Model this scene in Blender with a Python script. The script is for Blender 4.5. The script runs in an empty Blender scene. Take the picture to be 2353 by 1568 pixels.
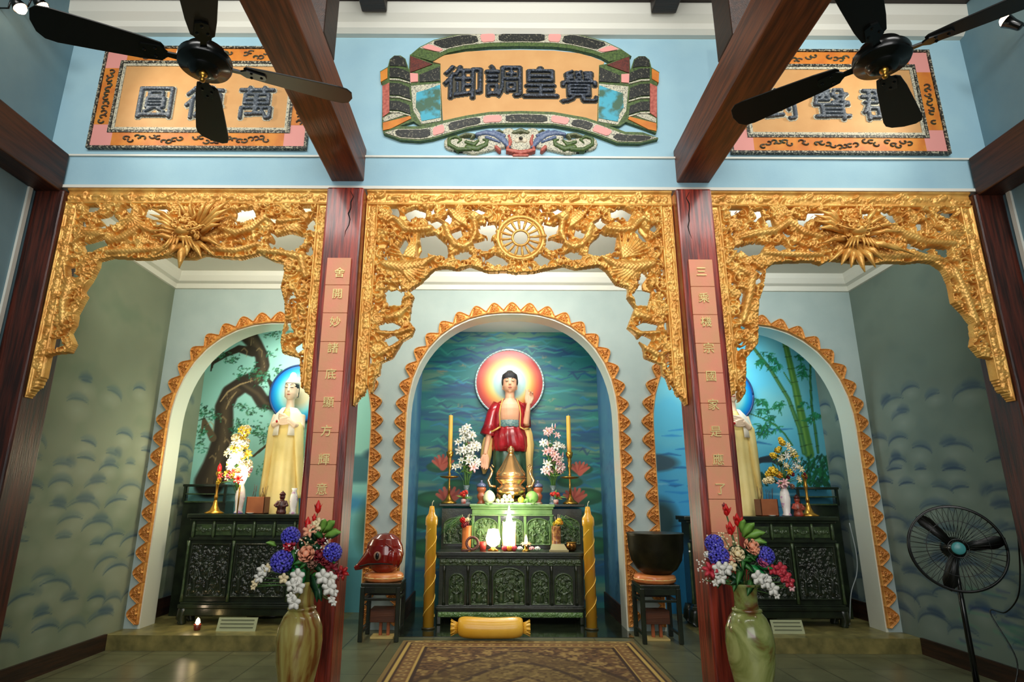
import bpy, math, random
import numpy as np
from mathutils import Vector, Matrix
PI = math.pi
COL = bpy.context.scene.collection
SC = bpy.context.scene

# ------------------------------------------------------------------ camera, world, lights, exposure
F_PX, CXP, CYP, CAMZ, CAMX = 1364.0, 1140.0, 784.0, 1.55, -0.2
TILT, ROLL = math.radians(15.0), math.radians(0.26)
fw = np.array([0, math.cos(TILT), math.sin(TILT)])
_u0 = np.array([0, -math.sin(TILT), math.cos(TILT)]); _r0 = np.array([1.0, 0, 0])
rt = _r0*math.cos(ROLL) + _u0*math.sin(ROLL)
up = _u0*math.cos(ROLL) - _r0*math.sin(ROLL)
cam_d = bpy.data.cameras.new('camera')
cam = bpy.data.objects.new('camera', cam_d); COL.objects.link(cam)
cam.matrix_world = Matrix(((rt[0], up[0], -fw[0], CAMX), (rt[1], up[1], -fw[1], 0), (rt[2], up[2], -fw[2], CAMZ), (0, 0, 0, 1)))
cam_d.sensor_fit = 'HORIZONTAL'; cam_d.sensor_width = 36.0; cam_d.lens = 36.0*F_PX/2353
cam_d.shift_x = (1176.5 - CXP)/2353
cam_d.clip_start = 0.05
SC.camera = cam

SC.view_settings.view_transform = 'Standard'
SC.view_settings.look = 'None'
SC.view_settings.gamma = 1.0
SC.view_settings.use_curve_mapping = False
SC.view_settings.exposure = 0.0

w = bpy.data.worlds.new('world'); SC.world = w; w.use_nodes = True
w.node_tree.nodes['Background'].inputs[0].default_value = (0.85, 0.93, 1.0, 1)
w.node_tree.nodes['Background'].inputs[1].default_value = 0.2

def lamp(name, kind, loc, energy, col, size=0.1, target=None, size_y=None, spot=60, blend=0.6, spread=180):
    d = bpy.data.lights.new(name, kind); d.energy = energy; d.color = col
    if kind == 'AREA':
        d.size = size
        d.spread = math.radians(spread)
        if size_y: d.shape = 'RECTANGLE'; d.size_y = size_y
    else: d.shadow_soft_size = size
    if kind == 'SPOT': d.spot_size = math.radians(spot); d.spot_blend = blend
    o = bpy.data.objects.new(name, d); COL.objects.link(o); o.location = loc
    if target is not None:
        o.rotation_euler = (Vector(target) - Vector(loc)).to_track_quat('-Z', 'Y').to_euler()
    return o

# daylight through the open front of the hall
lamp('daylight_door', 'AREA', (0, -2.6, 3.4), 112, (1.0, 0.98, 0.95), 5.0, (0, 6, 3.6), 3.4, spread=120)
# unseen area light added to brighten the upper wall and valances
lamp('upper_wall_fill', 'AREA', (0, 0.3, 6.2), 120, (1.0, 0.98, 0.94), 7.6, (0, 4.85, 4.75), 0.7, spread=95)
# tube lamps hidden behind the gilt valances, one per bay
lamp('bay_tube', 'AREA', (0, 5.15, 4.2), 46, (1.0, 0.97, 0.88), 1.8, (0, 7.2, 3.9), 0.08, spread=150)
lamp('bay_tube', 'AREA', (-2.9, 5.15, 4.2), 22, (1.0, 0.96, 0.80), 1.6, (-3.0, 7.2, 3.9), 0.08, spread=140)
lamp('bay_tube', 'AREA', (2.9, 5.15, 4.2), 17, (0.95, 1.0, 0.97), 1.6, (3.0, 7.2, 3.9), 0.08, spread=140)
# niche lamps fixed behind the arch crowns
lamp('niche_lamp', 'AREA', (0, 7.75, 3.9), 22, (0.98, 1.0, 0.95), 0.9, (0, 8.35, 2.2), 0.12)
lamp('niche_lamp', 'AREA', (-2.95, 7.62, 3.75), 19, (1.0, 1.0, 0.86), 0.9, (-2.95, 8.2, 2.0), 0.12)
lamp('niche_lamp', 'AREA', (2.95, 7.62, 3.75), 17, (0.9, 1.0, 1.0), 0.9, (2.95, 8.2, 2.0), 0.12)
# the lamps in the glass lanterns on the altar, plus one added glow
lamp('altar_glow', 'POINT', (-0.02, 7.55, 1.36), 14, (1.0, 0.98, 0.85), 0.06)
lamp('altar_glow', 'POINT', (-0.22, 7.56, 1.12), 6, (1.0, 0.9, 0.7), 0.05)
lamp('altar_glow', 'POINT', (0.0, 7.72, 1.85), 12, (1.0, 0.98, 0.85), 0.05)  # added glow in no lantern, brightens the bronze burner
lamp('left_glow', 'POINT', (-3.36, 7.27, 2.0), 22, (1.0, 0.93, 0.65), 0.08)
lamp('foot_glow', 'POINT', (-3.62, 7.2, 0.32), 0.6, (1.0, 0.75, 0.5), 0.03)
# spot lamps on the side walls, washing the upper wall
lamp('wall_spot_beam', 'SPOT', (-4.0, 4.0, 5.45), 70, (1.0, 0.9, 0.75), 0.05, (-1.5, 4.8, 4.6), spot=110, blend=0.9)
lamp('wall_spot_beam', 'SPOT', (4.0, 4.05, 5.4), 70, (1.0, 0.9, 0.75), 0.05, (1.5, 4.8, 4.6), spot=110, blend=0.9)
# small spot fixed to the niche ceiling, lighting the crown of the centre halo
lamp('halo_spot', 'SPOT', (0, 8.36, 3.96), 11, (1.0, 1.0, 0.95), 0.03, (0, 8.60, 3.58), spot=34, blend=1.0)
# ------------------------------------------------------------------ helpers
def ray(px, py): return fw + rt*((px - CXP)/F_PX) + up*((CYP - py)/F_PX)
CAMP = np.array([CAMX, 0, CAMZ])
def U(px, py, y):                       # point of the plane at distance y -> (x, z)
    d = ray(px, py); p = CAMP + d*(y/d[1]); return float(p[0]), float(p[2])

def lin(c):
    return tuple(((x/255)/12.92 if x/255 <= 0.04045 else ((x/255 + 0.055)/1.055)**2.4) for x in c)
def L4(c): return (*lin(c), 1.0)

class MB:
    def __init__(s): s.v = []; s.f = []; s.m = []
    def add(s, v, f, mi=0):
        o = len(s.v); s.v += [tuple(map(float, p)) for p in v]
        s.f += [tuple(i + o for i in q) for q in f]; s.m += [mi]*len(f); return s
    def box(s, a, b, mi=0):
        (x0, y0, z0), (x1, y1, z1) = a, b
        return s.add([(x0,y0,z0),(x1,y0,z0),(x1,y1,z0),(x0,y1,z0),(x0,y0,z1),(x1,y0,z1),(x1,y1,z1),(x0,y1,z1)],
              [(0,3,2,1),(4,5,6,7),(0,1,5,4),(1,2,6,5),(2,3,7,6),(3,0,4,7)], mi)
    def cbox(s, c, d, mi=0): return s.box([c[i]-d[i]/2 for i in range(3)], [c[i]+d[i]/2 for i in range(3)], mi)
    def tube(s, pts, rad, n=8, mi=0, flat=1.0, up=None):
        pts = [Vector(p) for p in pts]; k = len(pts)
        if not hasattr(rad, '__len__'): rad = [rad]*k
        vs = []; prev = None
        for i, p in enumerate(pts):
            t = (pts[min(i+1, k-1)] - pts[max(i-1, 0)])
            t = t.normalized() if t.length > 1e-9 else Vector((0,0,1))
            if prev is None:
                a = Vector(up) if up else (Vector((0,0,1)) if abs(t.z) < 0.9 else Vector((1,0,0)))
                prev = (a - t*a.dot(t)).normalized()
            else:
                prev = prev - t*prev.dot(t)
                prev = prev.normalized() if prev.length > 1e-9 else t.orthogonal().normalized()
            b = t.cross(prev)
            for j in range(n):
                q = 2*PI*j/n
                vs.append(p + (prev*math.cos(q) + b*math.sin(q)*flat)*rad[i])
        fs = [(i*n+j, i*n+(j+1)%n, (i+1)*n+(j+1)%n, (i+1)*n+j) for i in range(k-1) for j in range(n)]
        fs += [tuple(range(n-1, -1, -1)), tuple((k-1)*n + j for j in range(n))]
        return s.add(vs, fs, mi)
    def lathe(s, prof, c=(0,0,0), n=24, mi=0, sx=1, sy=1, fn=None):
        vs = []; k = len(prof)
        for (r, z) in prof:
            for j in range(n):
                a = 2*PI*j/n; rr = r*(fn(a, z) if fn else 1)
                vs.append((c[0]+rr*math.cos(a)*sx, c[1]+rr*math.sin(a)*sy, c[2]+z))
        fs = [(i*n+j, i*n+(j+1)%n, (i+1)*n+(j+1)%n, (i+1)*n+j) for i in range(k-1) for j in range(n)]
        if prof[0][0] > 1e-6: fs.append(tuple(range(n-1, -1, -1)))
        if prof[-1][0] > 1e-6: fs.append(tuple((k-1)*n+j for j in range(n)))
        return s.add(vs, fs, mi)
    def loft(s, rings, n=28, mi=0, p=2.0, fold=None):      # rings: (z, cx, cy, rx, ry)
        vs = []; k = len(rings)
        for (z, cx, cy, rx, ry) in rings:
            for j in range(n):
                a = 2*PI*j/n; ca, sa = math.cos(a), math.sin(a)
                q = (abs(ca)**p + abs(sa)**p)**(-1/p)*(1 + (fold(a, z) if fold else 0))
                vs.append((cx+rx*ca*q, cy+ry*sa*q, z))
        fs = [(i*n+j, i*n+(j+1)%n, (i+1)*n+(j+1)%n, (i+1)*n+j) for i in range(k-1) for j in range(n)]
        fs += [tuple(range(n-1, -1, -1)), tuple((k-1)*n+j for j in range(n))]
        return s.add(vs, fs, mi)
    def ell(s, c, r, n=14, m=9, mi=0, rot=None):
        if not hasattr(r, '__len__'): r = (r, r, r)
        vs = [(0,0,-1)] ; fs = []
        for i in range(1, m):
            t = PI*i/m
            for j in range(n): vs.append((math.sin(t)*math.cos(2*PI*j/n), math.sin(t)*math.sin(2*PI*j/n), -math.cos(t)))
        vs.append((0,0,1)); e = len(vs)-1
        for j in range(n):
            fs.append((0, 1+(j+1)%n, 1+j)); fs.append((e, 1+(m-2)*n+j, 1+(m-2)*n+(j+1)%n))
            for i in range(m-2): fs.append((1+i*n+j, 1+i*n+(j+1)%n, 1+(i+1)*n+(j+1)%n, 1+(i+1)*n+j))
        out = []
        for p in vs:
            q = Vector((p[0]*r[0], p[1]*r[1], p[2]*r[2]))
            if rot is not None: q = rot @ q
            out.append((c[0]+q.x, c[1]+q.y, c[2]+q.z))
        return s.add(out, fs, mi)
    def prism(s, poly, y0, y1, mi=0):                      # polygon in (x, z), extruded y0 (front) .. y1
        a = sum(poly[i][0]*poly[(i+1)%len(poly)][1] - poly[(i+1)%len(poly)][0]*poly[i][1] for i in range(len(poly)))
        if a < 0: poly = poly[::-1]
        n = len(poly); vs = [(x, y0, z) for x, z in poly] + [(x, y1, z) for x, z in poly]
        fs = [tuple(range(n)), tuple(range(2*n-1, n-1, -1))] + [((i+1)%n, i, n+i, n+(i+1)%n) for i in range(n)]
        return s.add(vs, fs, mi)
    def hprism(s, poly, z0, z1, mi=0):                     # polygon in (x, y), extruded in z
        a = sum(poly[i][0]*poly[(i+1)%len(poly)][1] - poly[(i+1)%len(poly)][0]*poly[i][1] for i in range(len(poly)))
        if a < 0: poly = poly[::-1]
        n = len(poly); vs = [(x, y, z0) for x, y in poly] + [(x, y, z1) for x, y in poly]
        fs = [tuple(range(n-1, -1, -1)), tuple(range(n, 2*n))] + [(i, (i+1)%n, n+(i+1)%n, n+i) for i in range(n)]
        return s.add(vs, fs, mi)
    def blade(s, pts, widths, side, mi=0, thick=0.0015, curl=0.0):   # leaf or petal: a thin closed strip
        pts = [Vector(p) for p in pts]; sd = Vector(side).normalized(); k = len(pts); vs = []
        for i, p in enumerate(pts):
            t = (pts[min(i+1,k-1)] - pts[max(i-1,0)]).normalized(); nn = t.cross(sd); nn = nn.normalized() if nn.length > 1e-6 else Vector((0,1,0))
            ww = widths[i]
            vs += [p - sd*ww + nn*curl*ww, p + nn*thick, p + sd*ww + nn*curl*ww, p - nn*thick]
        fs = []
        for i in range(k-1):
            for j in range(4): fs.append((i*4+j, i*4+(j+1)%4, (i+1)*4+(j+1)%4, (i+1)*4+j))
        fs += [(3,2,1,0), tuple((k-1)*4+j for j in range(4))]
        return s.add(vs, fs, mi)
    def xf(s, M):
        s.v = [tuple(M @ Vector(p)) for p in s.v]; return s
    def join(s, o, M=None, mi=None):
        v = o.v if M is None else [tuple(M @ Vector(p)) for p in o.v]
        k = len(s.v); s.v += v; s.f += [tuple(i+k for i in q) for q in o.f]
        s.m += (o.m if mi is None else [mi]*len(o.f)); return s

def obj(name, mb, mats, parent=None, smooth=False, bevel=0, rel=None, remesh=0, subsurf=0):
    me = bpy.data.meshes.new(name)
    v = mb.v
    if rel is not None: v = [(p[0]-rel[0], p[1]-rel[1], p[2]-rel[2]) for p in v]
    me.from_pydata(v, [], mb.f)
    if not isinstance(mats, (list, tuple)): mats = [mats]
    for m in mats: me.materials.append(m)
    if len(mats) > 1: me.polygons.foreach_set('material_index', mb.m)
    if smooth: me.polygons.foreach_set('use_smooth', [True]*len(me.polygons))
    me.update()
    o = bpy.data.objects.new(name, me); COL.objects.link(o)
    if parent is not None: o.parent = parent
    if remesh:
        r = o.modifiers.new('fuse', 'REMESH'); r.mode = 'VOXEL'; r.voxel_size = remesh; r.use_smooth_shade = True
        q = o.modifiers.new('soft', 'SMOOTH'); q.factor = 0.5; q.iterations = 3
    if bevel:
        b = o.modifiers.new('bevel', 'BEVEL'); b.width = bevel; b.segments = 2; b.limit_method = 'ANGLE'; b.angle_limit = math.radians(40)
    if subsurf:
        b = o.modifiers.new('sub', 'SUBSURF'); b.levels = subsurf; b.render_levels = subsurf
    return o
def tag(o, label, cat, group=None):
    o['label'] = label; o['category'] = cat
    if group: o['group'] = group
    return o
def thing(name, label, cat, loc=(0,0,0), group=None, rz=0):
    o = bpy.data.objects.new(name, None); COL.objects.link(o); o.empty_display_size = 0.05
    o.location = loc; o.rotation_euler = (0, 0, rz)
    return tag(o, label, cat, group)
def struct(name, mb, mats, smooth=False, bevel=0):
    o = obj(name, mb, mats, None, smooth, bevel); o['kind'] = 'structure'; return o
def copy_tree(o, parent=None):
    c = o.copy(); COL.objects.link(c)
    if parent is not None: c.parent = parent
    for ch in list(o.children): copy_tree(ch, c)
    return c

# ------------------------------------------------------------------ materials
MATS = {}
def mat(name, c, rough=0.5, metal=0.0, c2=None, scale=6.0, stretch=(1,1,1), bump=0.0, bscale=40.0, emit=0, coat=0.0, detail=5.0, contrast=(0.35, 0.65), spec=0.5, trans=0.0, alpha=1.0, ecol=None):
    if name in MATS: return MATS[name]
    m = bpy.data.materials.new(name); m.use_nodes = True; nt = m.node_tree; b = nt.nodes['Principled BSDF']
    b.inputs['Base Color'].default_value = L4(c); b.inputs['Roughness'].default_value = rough; b.inputs['Metallic'].default_value = metal
    b.inputs['Specular IOR Level'].default_value = spec
    if coat: b.inputs['Coat Weight'].default_value = coat; b.inputs['Coat Roughness'].default_value = 0.12
    if trans: b.inputs['Transmission Weight'].default_value = trans
    tc = nt.nodes.new('ShaderNodeTexCoord'); mp = nt.nodes.new('ShaderNodeMapping'); mp.inputs['Scale'].default_value = stretch
    nt.links.new(tc.outputs['Object'], mp.inputs['Vector'])
    if c2 is not None:
        n = nt.nodes.new('ShaderNodeTexNoise'); n.inputs['Scale'].default_value = scale; n.inputs['Detail'].default_value = detail
        nt.links.new(mp.outputs[0], n.inputs['Vector'])
        r = nt.nodes.new('ShaderNodeValToRGB'); r.color_ramp.elements[0].position = contrast[0]; r.color_ramp.elements[1].position = contrast[1]
        r.color_ramp.elements[0].color = L4(c); r.color_ramp.elements[1].color = L4(c2)
        nt.links.new(n.outputs['Fac'], r.inputs['Fac']); nt.links.new(r.outputs['Color'], b.inputs['Base Color'])
    if bump:
        n = nt.nodes.new('ShaderNodeTexNoise'); n.inputs['Scale'].default_value = bscale; n.inputs['Detail'].default_value = 4
        nt.links.new(mp.outputs[0], n.inputs['Vector'])
        bp = nt.nodes.new('ShaderNodeBump'); bp.inputs['Strength'].default_value = bump; bp.inputs['Distance'].default_value = 0.01
        nt.links.new(n.outputs['Fac'], bp.inputs['Height']); nt.links.new(bp.outputs[0], b.inputs['Normal'])
    if emit:
        b.inputs['Emission Color'].default_value = L4(ecol or c); b.inputs['Emission Strength'].default_value = emit
    MATS[name] = m; return m
def vcmat(name, rough=0.6, bump=0.0, bscale=60, spec=0.4):
    if name in MATS: return MATS[name]
    m = bpy.data.materials.new(name); m.use_nodes = True; nt = m.node_tree; b = nt.nodes['Principled BSDF']
    a = nt.nodes.new('ShaderNodeAttribute'); a.attribute_name = 'paint'
    nt.links.new(a.outputs['Color'], b.inputs['Base Color']); b.inputs['Roughness'].default_value = rough; b.inputs['Specular IOR Level'].default_value = spec
    if bump:
        n = nt.nodes.new('ShaderNodeTexNoise'); n.inputs['Scale'].default_value = bscale
        bp = nt.nodes.new('ShaderNodeBump'); bp.inputs['Strength'].default_value = bump; bp.inputs['Distance'].default_value = 0.01
        nt.links.new(n.outputs['Fac'], bp.inputs['Height']); nt.links.new(bp.outputs[0], b.inputs['Normal'])
    MATS[name] = m; return m
def wood(name, c, c2, rough=0.4, axis=2, scale=5.0, coat=0.0, c3=None):
    if name in MATS: return MATS[name]
    st = [9, 9, 9]; st[axis] = 0.55
    m = mat(name, c, rough, 0, c2, scale, tuple(st), 0.25, 14, coat=coat, detail=8, contrast=(0.38, 0.62)); return m

# ------------------------------------------------------------------ relief (carving) and paint canvases
class Relief:
    def __init__(s, x0, x1, z0, z1, res):
        s.res = res; s.nx = int((x1-x0)/res)+2; s.nz = int((z1-z0)/res)+2; s.x0 = x0; s.z0 = z0
        s.x = x0 + np.arange(s.nx)*res; s.z = z0 + np.arange(s.nz)*res
        s.X, s.Z = np.meshgrid(s.x, s.z); s.H = np.zeros(s.X.shape)
    def win(s, xa, xb, za, zb):
        i0 = max(0, int((xa-s.x0)/s.res)); i1 = min(s.nx, int((xb-s.x0)/s.res)+2)
        j0 = max(0, int((za-s.z0)/s.res)); j1 = min(s.nz, int((zb-s.z0)/s.res)+2)
        return (slice(j0, max(j0, j1)), slice(i0, max(i0, i1)))
    def poly(s, pts):
        m = np.zeros(s.X.shape, bool); n = len(pts)
        for i in range(n):
            (xa, za), (xb, zb) = pts[i], pts[(i+1) % n]
            if za == zb: continue
            c = ((za > s.Z) != (zb > s.Z)) & (s.X < (xb-xa)*(s.Z-za)/(zb-za) + xa)
            m ^= c
        return m
    def stroke(s, pts, r, h=1.0, base=0.0, flat=False):
        k = len(pts)
        if not hasattr(r, '__len__'): r = [r]*k
        for i in range(k-1):
            (xa, za), (xb, zb) = pts[i], pts[i+1]; ra, rb = r[i], r[i+1]; R = max(ra, rb)
            w = s.win(min(xa, xb)-R, max(xa, xb)+R, min(za, zb)-R, max(za, zb)+R)
            X, Z = s.X[w], s.Z[w]
            if X.size == 0: continue
            dx, dz = xb-xa, zb-za; q = dx*dx+dz*dz
            t = np.clip(((X-xa)*dx + (Z-za)*dz)/q, 0, 1) if q > 1e-12 else np.zeros(X.shape)
            d2 = (X-xa-t*dx)**2 + (Z-za-t*dz)**2; rr = ra+(rb-ra)*t
            p = np.clip(1 - d2/np.maximum(rr, 1e-6)**2, 0, 1)
            val = np.where(p > 0, base + h*(np.sqrt(p) if not flat else 1.0), 0)
            s.H[w] = np.maximum(s.H[w], val)
    def scroll(s, x, z, R, a0, sgn, h=1.0, base=0.0, turns=1.35, th=0.26):
        pts = []; rad = []
        for i in range(13):
            t = i/12; a = a0 + sgn*t*turns*2*PI; q = R*(1-0.78*t)
            pts.append((x+q*math.cos(a), z+q*math.sin(a))); rad.append(R*th*(1-0.45*t))
        s.stroke(pts, rad, h, base); s.stroke([(x, z), (x+R*0.02, z)], R*0.24, h*1.1, base)
    def leaf(s, x, z, a, l, wd, h=1.0, base=0.0):
        pts = [(x+l*t*math.cos(a+0.5*t), z+l*t*math.sin(a+0.5*t)) for t in (0, .3, .6, .85, 1)]
        s.stroke(pts, [wd*.45, wd, wd*.8, wd*.45, wd*.12], h, base)
    def mesh(s, mask, y, amp, depth, wall=True):
        mb = MB(); q = mask[:-1, :-1] & mask[1:, :-1] & mask[:-1, 1:] & mask[1:, 1:]
        used = np.zeros(mask.shape, bool); used[:-1, :-1] |= q; used[1:, :-1] |= q; used[:-1, 1:] |= q; used[1:, 1:] |= q
        idx = -np.ones(mask.shape, int); n = int(used.sum()); idx[used] = np.arange(n)
        V = np.stack([s.X[used], y - s.H[used]*amp, s.Z[used]], 1)
        J, I = np.nonzero(q)
        Fq = np.stack([idx[J, I], idx[J, I+1], idx[J+1, I+1], idx[J+1, I]], 1)
        vs = [tuple(p) for p in V.tolist()]; fs = [tuple(f) for f in Fq.tolist()]
        if wall:
            cnt = {}
            for f in fs:
                for a, b in ((f[0], f[1]), (f[1], f[2]), (f[2], f[3]), (f[3], f[0])):
                    if (b, a) in cnt: del cnt[(b, a)]
                    else: cnt[(a, b)] = 1
            bk = {}
            for (a, b) in cnt:
                for i in (a, b):
                    if i not in bk: bk[i] = len(vs); vs.append((vs[i][0], y + depth, vs[i][2]))
                fs.append((b, a, bk[a], bk[b]))
        mb.v = vs; mb.f = fs; mb.m = [0]*len(fs); return mb

class Paint(Relief):
    def __init__(s, x0, x1, z0, z1, res, col):
        Relief.__init__(s, x0, x1, z0, z1, res); s.C = np.zeros(s.X.shape + (3,)); s.C[:] = col
    def mix(s, w, a, col):
        a = np.clip(a, 0, 1)[..., None]; s.C[w] = s.C[w]*(1-a) + np.array(col, float)*a
    def st(s, pts, r, col, alpha=1.0, soft=0.35):
        k = len(pts)
        if not hasattr(r, '__len__'): r = [r]*k
        R = max(r); xs = [p[0] for p in pts]; zs = [p[1] for p in pts]
        w = s.win(min(xs)-R, max(xs)+R, min(zs)-R, max(zs)+R); X, Z = s.X[w], s.Z[w]
        if X.size == 0: return
        A = np.zeros(X.shape)
        for i in range(k-1):
            (xa, za), (xb, zb) = pts[i], pts[i+1]; dx, dz = xb-xa, zb-za; q = dx*dx+dz*dz
            t = np.clip(((X-xa)*dx+(Z-za)*dz)/q, 0, 1) if q > 1e-12 else np.zeros(X.shape)
            d = np.sqrt((X-xa-t*dx)**2+(Z-za-t*dz)**2); rr = np.maximum(r[i]+(r[i+1]-r[i])*t, 1e-5)
            A = np.maximum(A, np.clip((1-d/rr)/max(soft, 1e-3), 0, 1))
        s.mix(w, A*alpha, col)
    def blob(s, x, z, rx, rz, col, alpha=1.0, soft=0.5):
        w = s.win(x-rx, x+rx, z-rz, z+rz); X, Z = s.X[w], s.Z[w]
        if X.size == 0: return
        d = np.sqrt(((X-x)/rx)**2+((Z-z)/rz)**2); s.mix(w, np.clip((1-d)/soft, 0, 1)*alpha, col)
    def fill(s, mask, col, alpha=1.0): s.mix(slice(None), mask.astype(float)*alpha, col)
    def noise(s, seed, sx, sz, octaves=3):
        rs = np.random.RandomState(seed); out = np.zeros(s.X.shape); amp = 1; tot = 0
        for o in range(octaves):
            nx = max(2, int((s.x[-1]-s.x[0])/sx*2**o)+3); nz = max(2, int((s.z[-1]-s.z[0])/sz*2**o)+3)
            g = rs.rand(nz, nx); fx = (s.X-s.x[0])/(s.x[-1]-s.x[0]+1e-6)*(nx-1.001); fz = (s.Z-s.z[0])/(s.z[-1]-s.z[0]+1e-6)*(nz-1.001)
            i = fx.astype(int); j = fz.astype(int); a = fx-i; b = fz-j; a = a*a*(3-2*a); b = b*b*(3-2*b)
            out += amp*((g[j, i]*(1-a)+g[j, i+1]*a)*(1-b)+(g[j+1, i]*(1-a)+g[j+1, i+1]*a)*b); tot += amp; amp *= 0.5
        return out/tot
    def tomesh(s, name, fn, m, parent=None, flip=False, mask=None):   # fn(x, z) -> world vertex arrays
        P = np.stack(fn(s.X, s.Z), -1).reshape(-1, 3); nz, nx = s.X.shape
        idx = np.arange(nx*nz).reshape(nz, nx)
        Fq = np.stack([idx[:-1, :-1], idx[:-1, 1:], idx[1:, 1:], idx[1:, :-1]], -1).reshape(-1, 4)
        if mask is not None: Fq = Fq[(mask[:-1, :-1] & mask[1:, 1:]).reshape(-1)]
        if flip: Fq = Fq[:, ::-1]
        me = bpy.data.meshes.new(name); me.from_pydata(P.tolist(), [], Fq.tolist()); me.materials.append(m)
        at = me.color_attributes.new('paint', 'FLOAT_COLOR', 'POINT')
        c = np.clip(s.C/255.0, 0, 1); c = np.where(c <= 0.04045, c/12.92, ((c+0.055)/1.055)**2.4)
        at.data.foreach_set('color', np.concatenate([c, np.ones(c.shape[:2]+(1,))], -1).reshape(-1).astype(np.float32))
        me.update(); o = bpy.data.objects.new(name, me); COL.objects.link(o)
        if parent is not None: o.parent = parent
        return o

def glyph(ch, size, depth, off=0.0):          # one written character as a solid mesh in the xz plane, centred, facing -y
    c = bpy.data.curves.new('glyph', 'FONT'); c.body = ch; c.size = size; c.extrude = depth/2; c.offset = off
    c.resolution_u = 3
    o = bpy.data.objects.new('glyph', c); COL.objects.link(o)
    dg = bpy.context.evaluated_depsgraph_get(); ev = o.evaluated_get(dg); me = ev.to_mesh()
    vs = [tuple(v.co) for v in me.vertices]; fs = [tuple(p.vertices) for p in me.polygons]
    ev.to_mesh_clear(); bpy.data.objects.remove(o); bpy.data.curves.remove(c)
    xs = [v[0] for v in vs]; ys = [v[1] for v in vs]; cx = (min(xs)+max(xs))/2; cy = (min(ys)+max(ys))/2
    mb = MB(); mb.add([(v[0]-cx, -v[2], v[1]-cy) for v in vs], fs); return mb
# ------------------------------------------------------------------ material set
M_WALLUP = mat('upper_wall_paint', (150, 190, 206), 0.75, c2=(158, 197, 210), scale=3, bump=0.06, bscale=60)
M_WALL = mat('pale_wall_paint', (168, 186, 184), 0.7, c2=(176, 193, 190), scale=3, bump=0.05, bscale=60)
M_SIDE = mat('side_wall_paint', (112, 146, 158), 0.75, c2=(120, 153, 163), scale=3, bump=0.06, bscale=60)
M_WHITE = mat('white_plaster', (222, 222, 210), 0.45, bump=0.04, bscale=40)
M_INTRADOS = mat('glossy_white_plaster', (212, 216, 200), 0.22, bump=0.03, bscale=30)
M_WOOD = wood('red_timber', (84, 22, 16), (168, 58, 38), 0.34, 2, 4.0, coat=0.25)
M_BEAM = wood('brown_timber', (80, 38, 19), (132, 68, 32), 0.42, 1, 4.0)
M_DARKW = wood('dark_timber', (26, 17, 13), (44, 28, 20), 0.5, 0, 4.0)
M_DARKY = wood('dark_timber_long', (34, 21, 14), (58, 34, 20), 0.5, 1, 4.0)
M_PILLAR = wood('dark_red_timber', (40, 20, 16), (84, 36, 24), 0.4, 2, 4.0)
M_GOLD = mat('gold_leaf', (212, 148, 66), 0.34, 0.35, c2=(240, 192, 102), scale=9, bump=0.3, bscale=55, contrast=(0.35, 0.7))
M_GOLD2 = mat('copper_gold_paint', (190, 120, 54), 0.36, 0.3, c2=(226, 162, 82), scale=14, bump=0.3, bscale=60)
M_LAC = mat('black_lacquer', (18, 24, 16), 0.28, 0.0, c2=(32, 42, 26), scale=7, bump=0.12, bscale=60, coat=0.3)
M_LACC = mat('carved_black_lacquer', (40, 54, 32), 0.3, 0.1, c2=(66, 86, 50), scale=18, bump=0.3, bscale=70, coat=0.3)
M_LACL = mat('lit_black_lacquer', (84, 118, 62), 0.3, 0.0, c2=(104, 138, 74), scale=10, bump=0.1, coat=0.3)  # black lacquer where it is lit, the light put into the colour
M_BRASS = mat('brass', (196, 146, 62), 0.28, 0.9, bump=0.08)
M_BRONZE = mat('polished_bronze', (216, 166, 110), 0.22, 0.9, bump=0.08)
M_DBRONZE = mat('dark_bronze', (30, 30, 20), 0.38, 0.6, c2=(52, 50, 32), scale=5, bump=0.1)
M_BLACKM = mat('black_enamel', (12, 15, 13), 0.25, 0.2, coat=0.3)
M_BLADE = mat('black_fan_blade', (14, 14, 9), 0.4, 0.1)
M_TILEP = mat('salmon_tile', (238, 152, 120), 0.5, c2=(226, 160, 116), scale=5, bump=0.12)
M_STONE = mat('marble_step', (138, 128, 76), 0.35, c2=(96, 92, 54), scale=7, bump=0.08)

def brick_floor(name, c1, c2, grout, size, rough):
    m = bpy.data.materials.new(name); m.use_nodes = True; nt = m.node_tree; b = nt.nodes['Principled BSDF']
    tc = nt.nodes.new('ShaderNodeTexCoord'); br = nt.nodes.new('ShaderNodeTexBrick'); br.offset = 0.0
    br.inputs['Scale'].default_value = 1.0; br.inputs['Brick Width'].default_value = size; br.inputs['Row Height'].default_value = size
    br.inputs['Mortar Size'].default_value = 0.006; br.inputs['Color1'].default_value = L4(c1); br.inputs['Color2'].default_value = L4(c2); br.inputs['Mortar'].default_value = L4(grout)
    nt.links.new(tc.outputs['Object'], br.inputs['Vector'])
    n = nt.nodes.new('ShaderNodeTexNoise'); n.inputs['Scale'].default_value = 3.5; n.inputs['Detail'].default_value = 8
    nt.links.new(tc.outputs['Object'], n.inputs['Vector'])
    mx = nt.nodes.new('ShaderNodeMix'); mx.data_type = 'RGBA'; mx.blend_type = 'OVERLAY'; mx.inputs[0].default_value = 0.55
    nt.links.new(br.outputs['Color'], mx.inputs[6]); nt.links.new(n.outputs['Fac'], mx.inputs[7])
    nt.links.new(mx.outputs[2], b.inputs['Base Color']); b.inputs['Roughness'].default_value = rough
    return m
M_FLOOR = brick_floor('floor_tiles', (104, 104, 76), (96, 98, 72), (60, 62, 46), 0.42, 0.3)
M_DARKFLOOR = mat('polished_dark_stone', (26, 34, 24), 0.12, c2=(38, 44, 30), scale=6)

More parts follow.
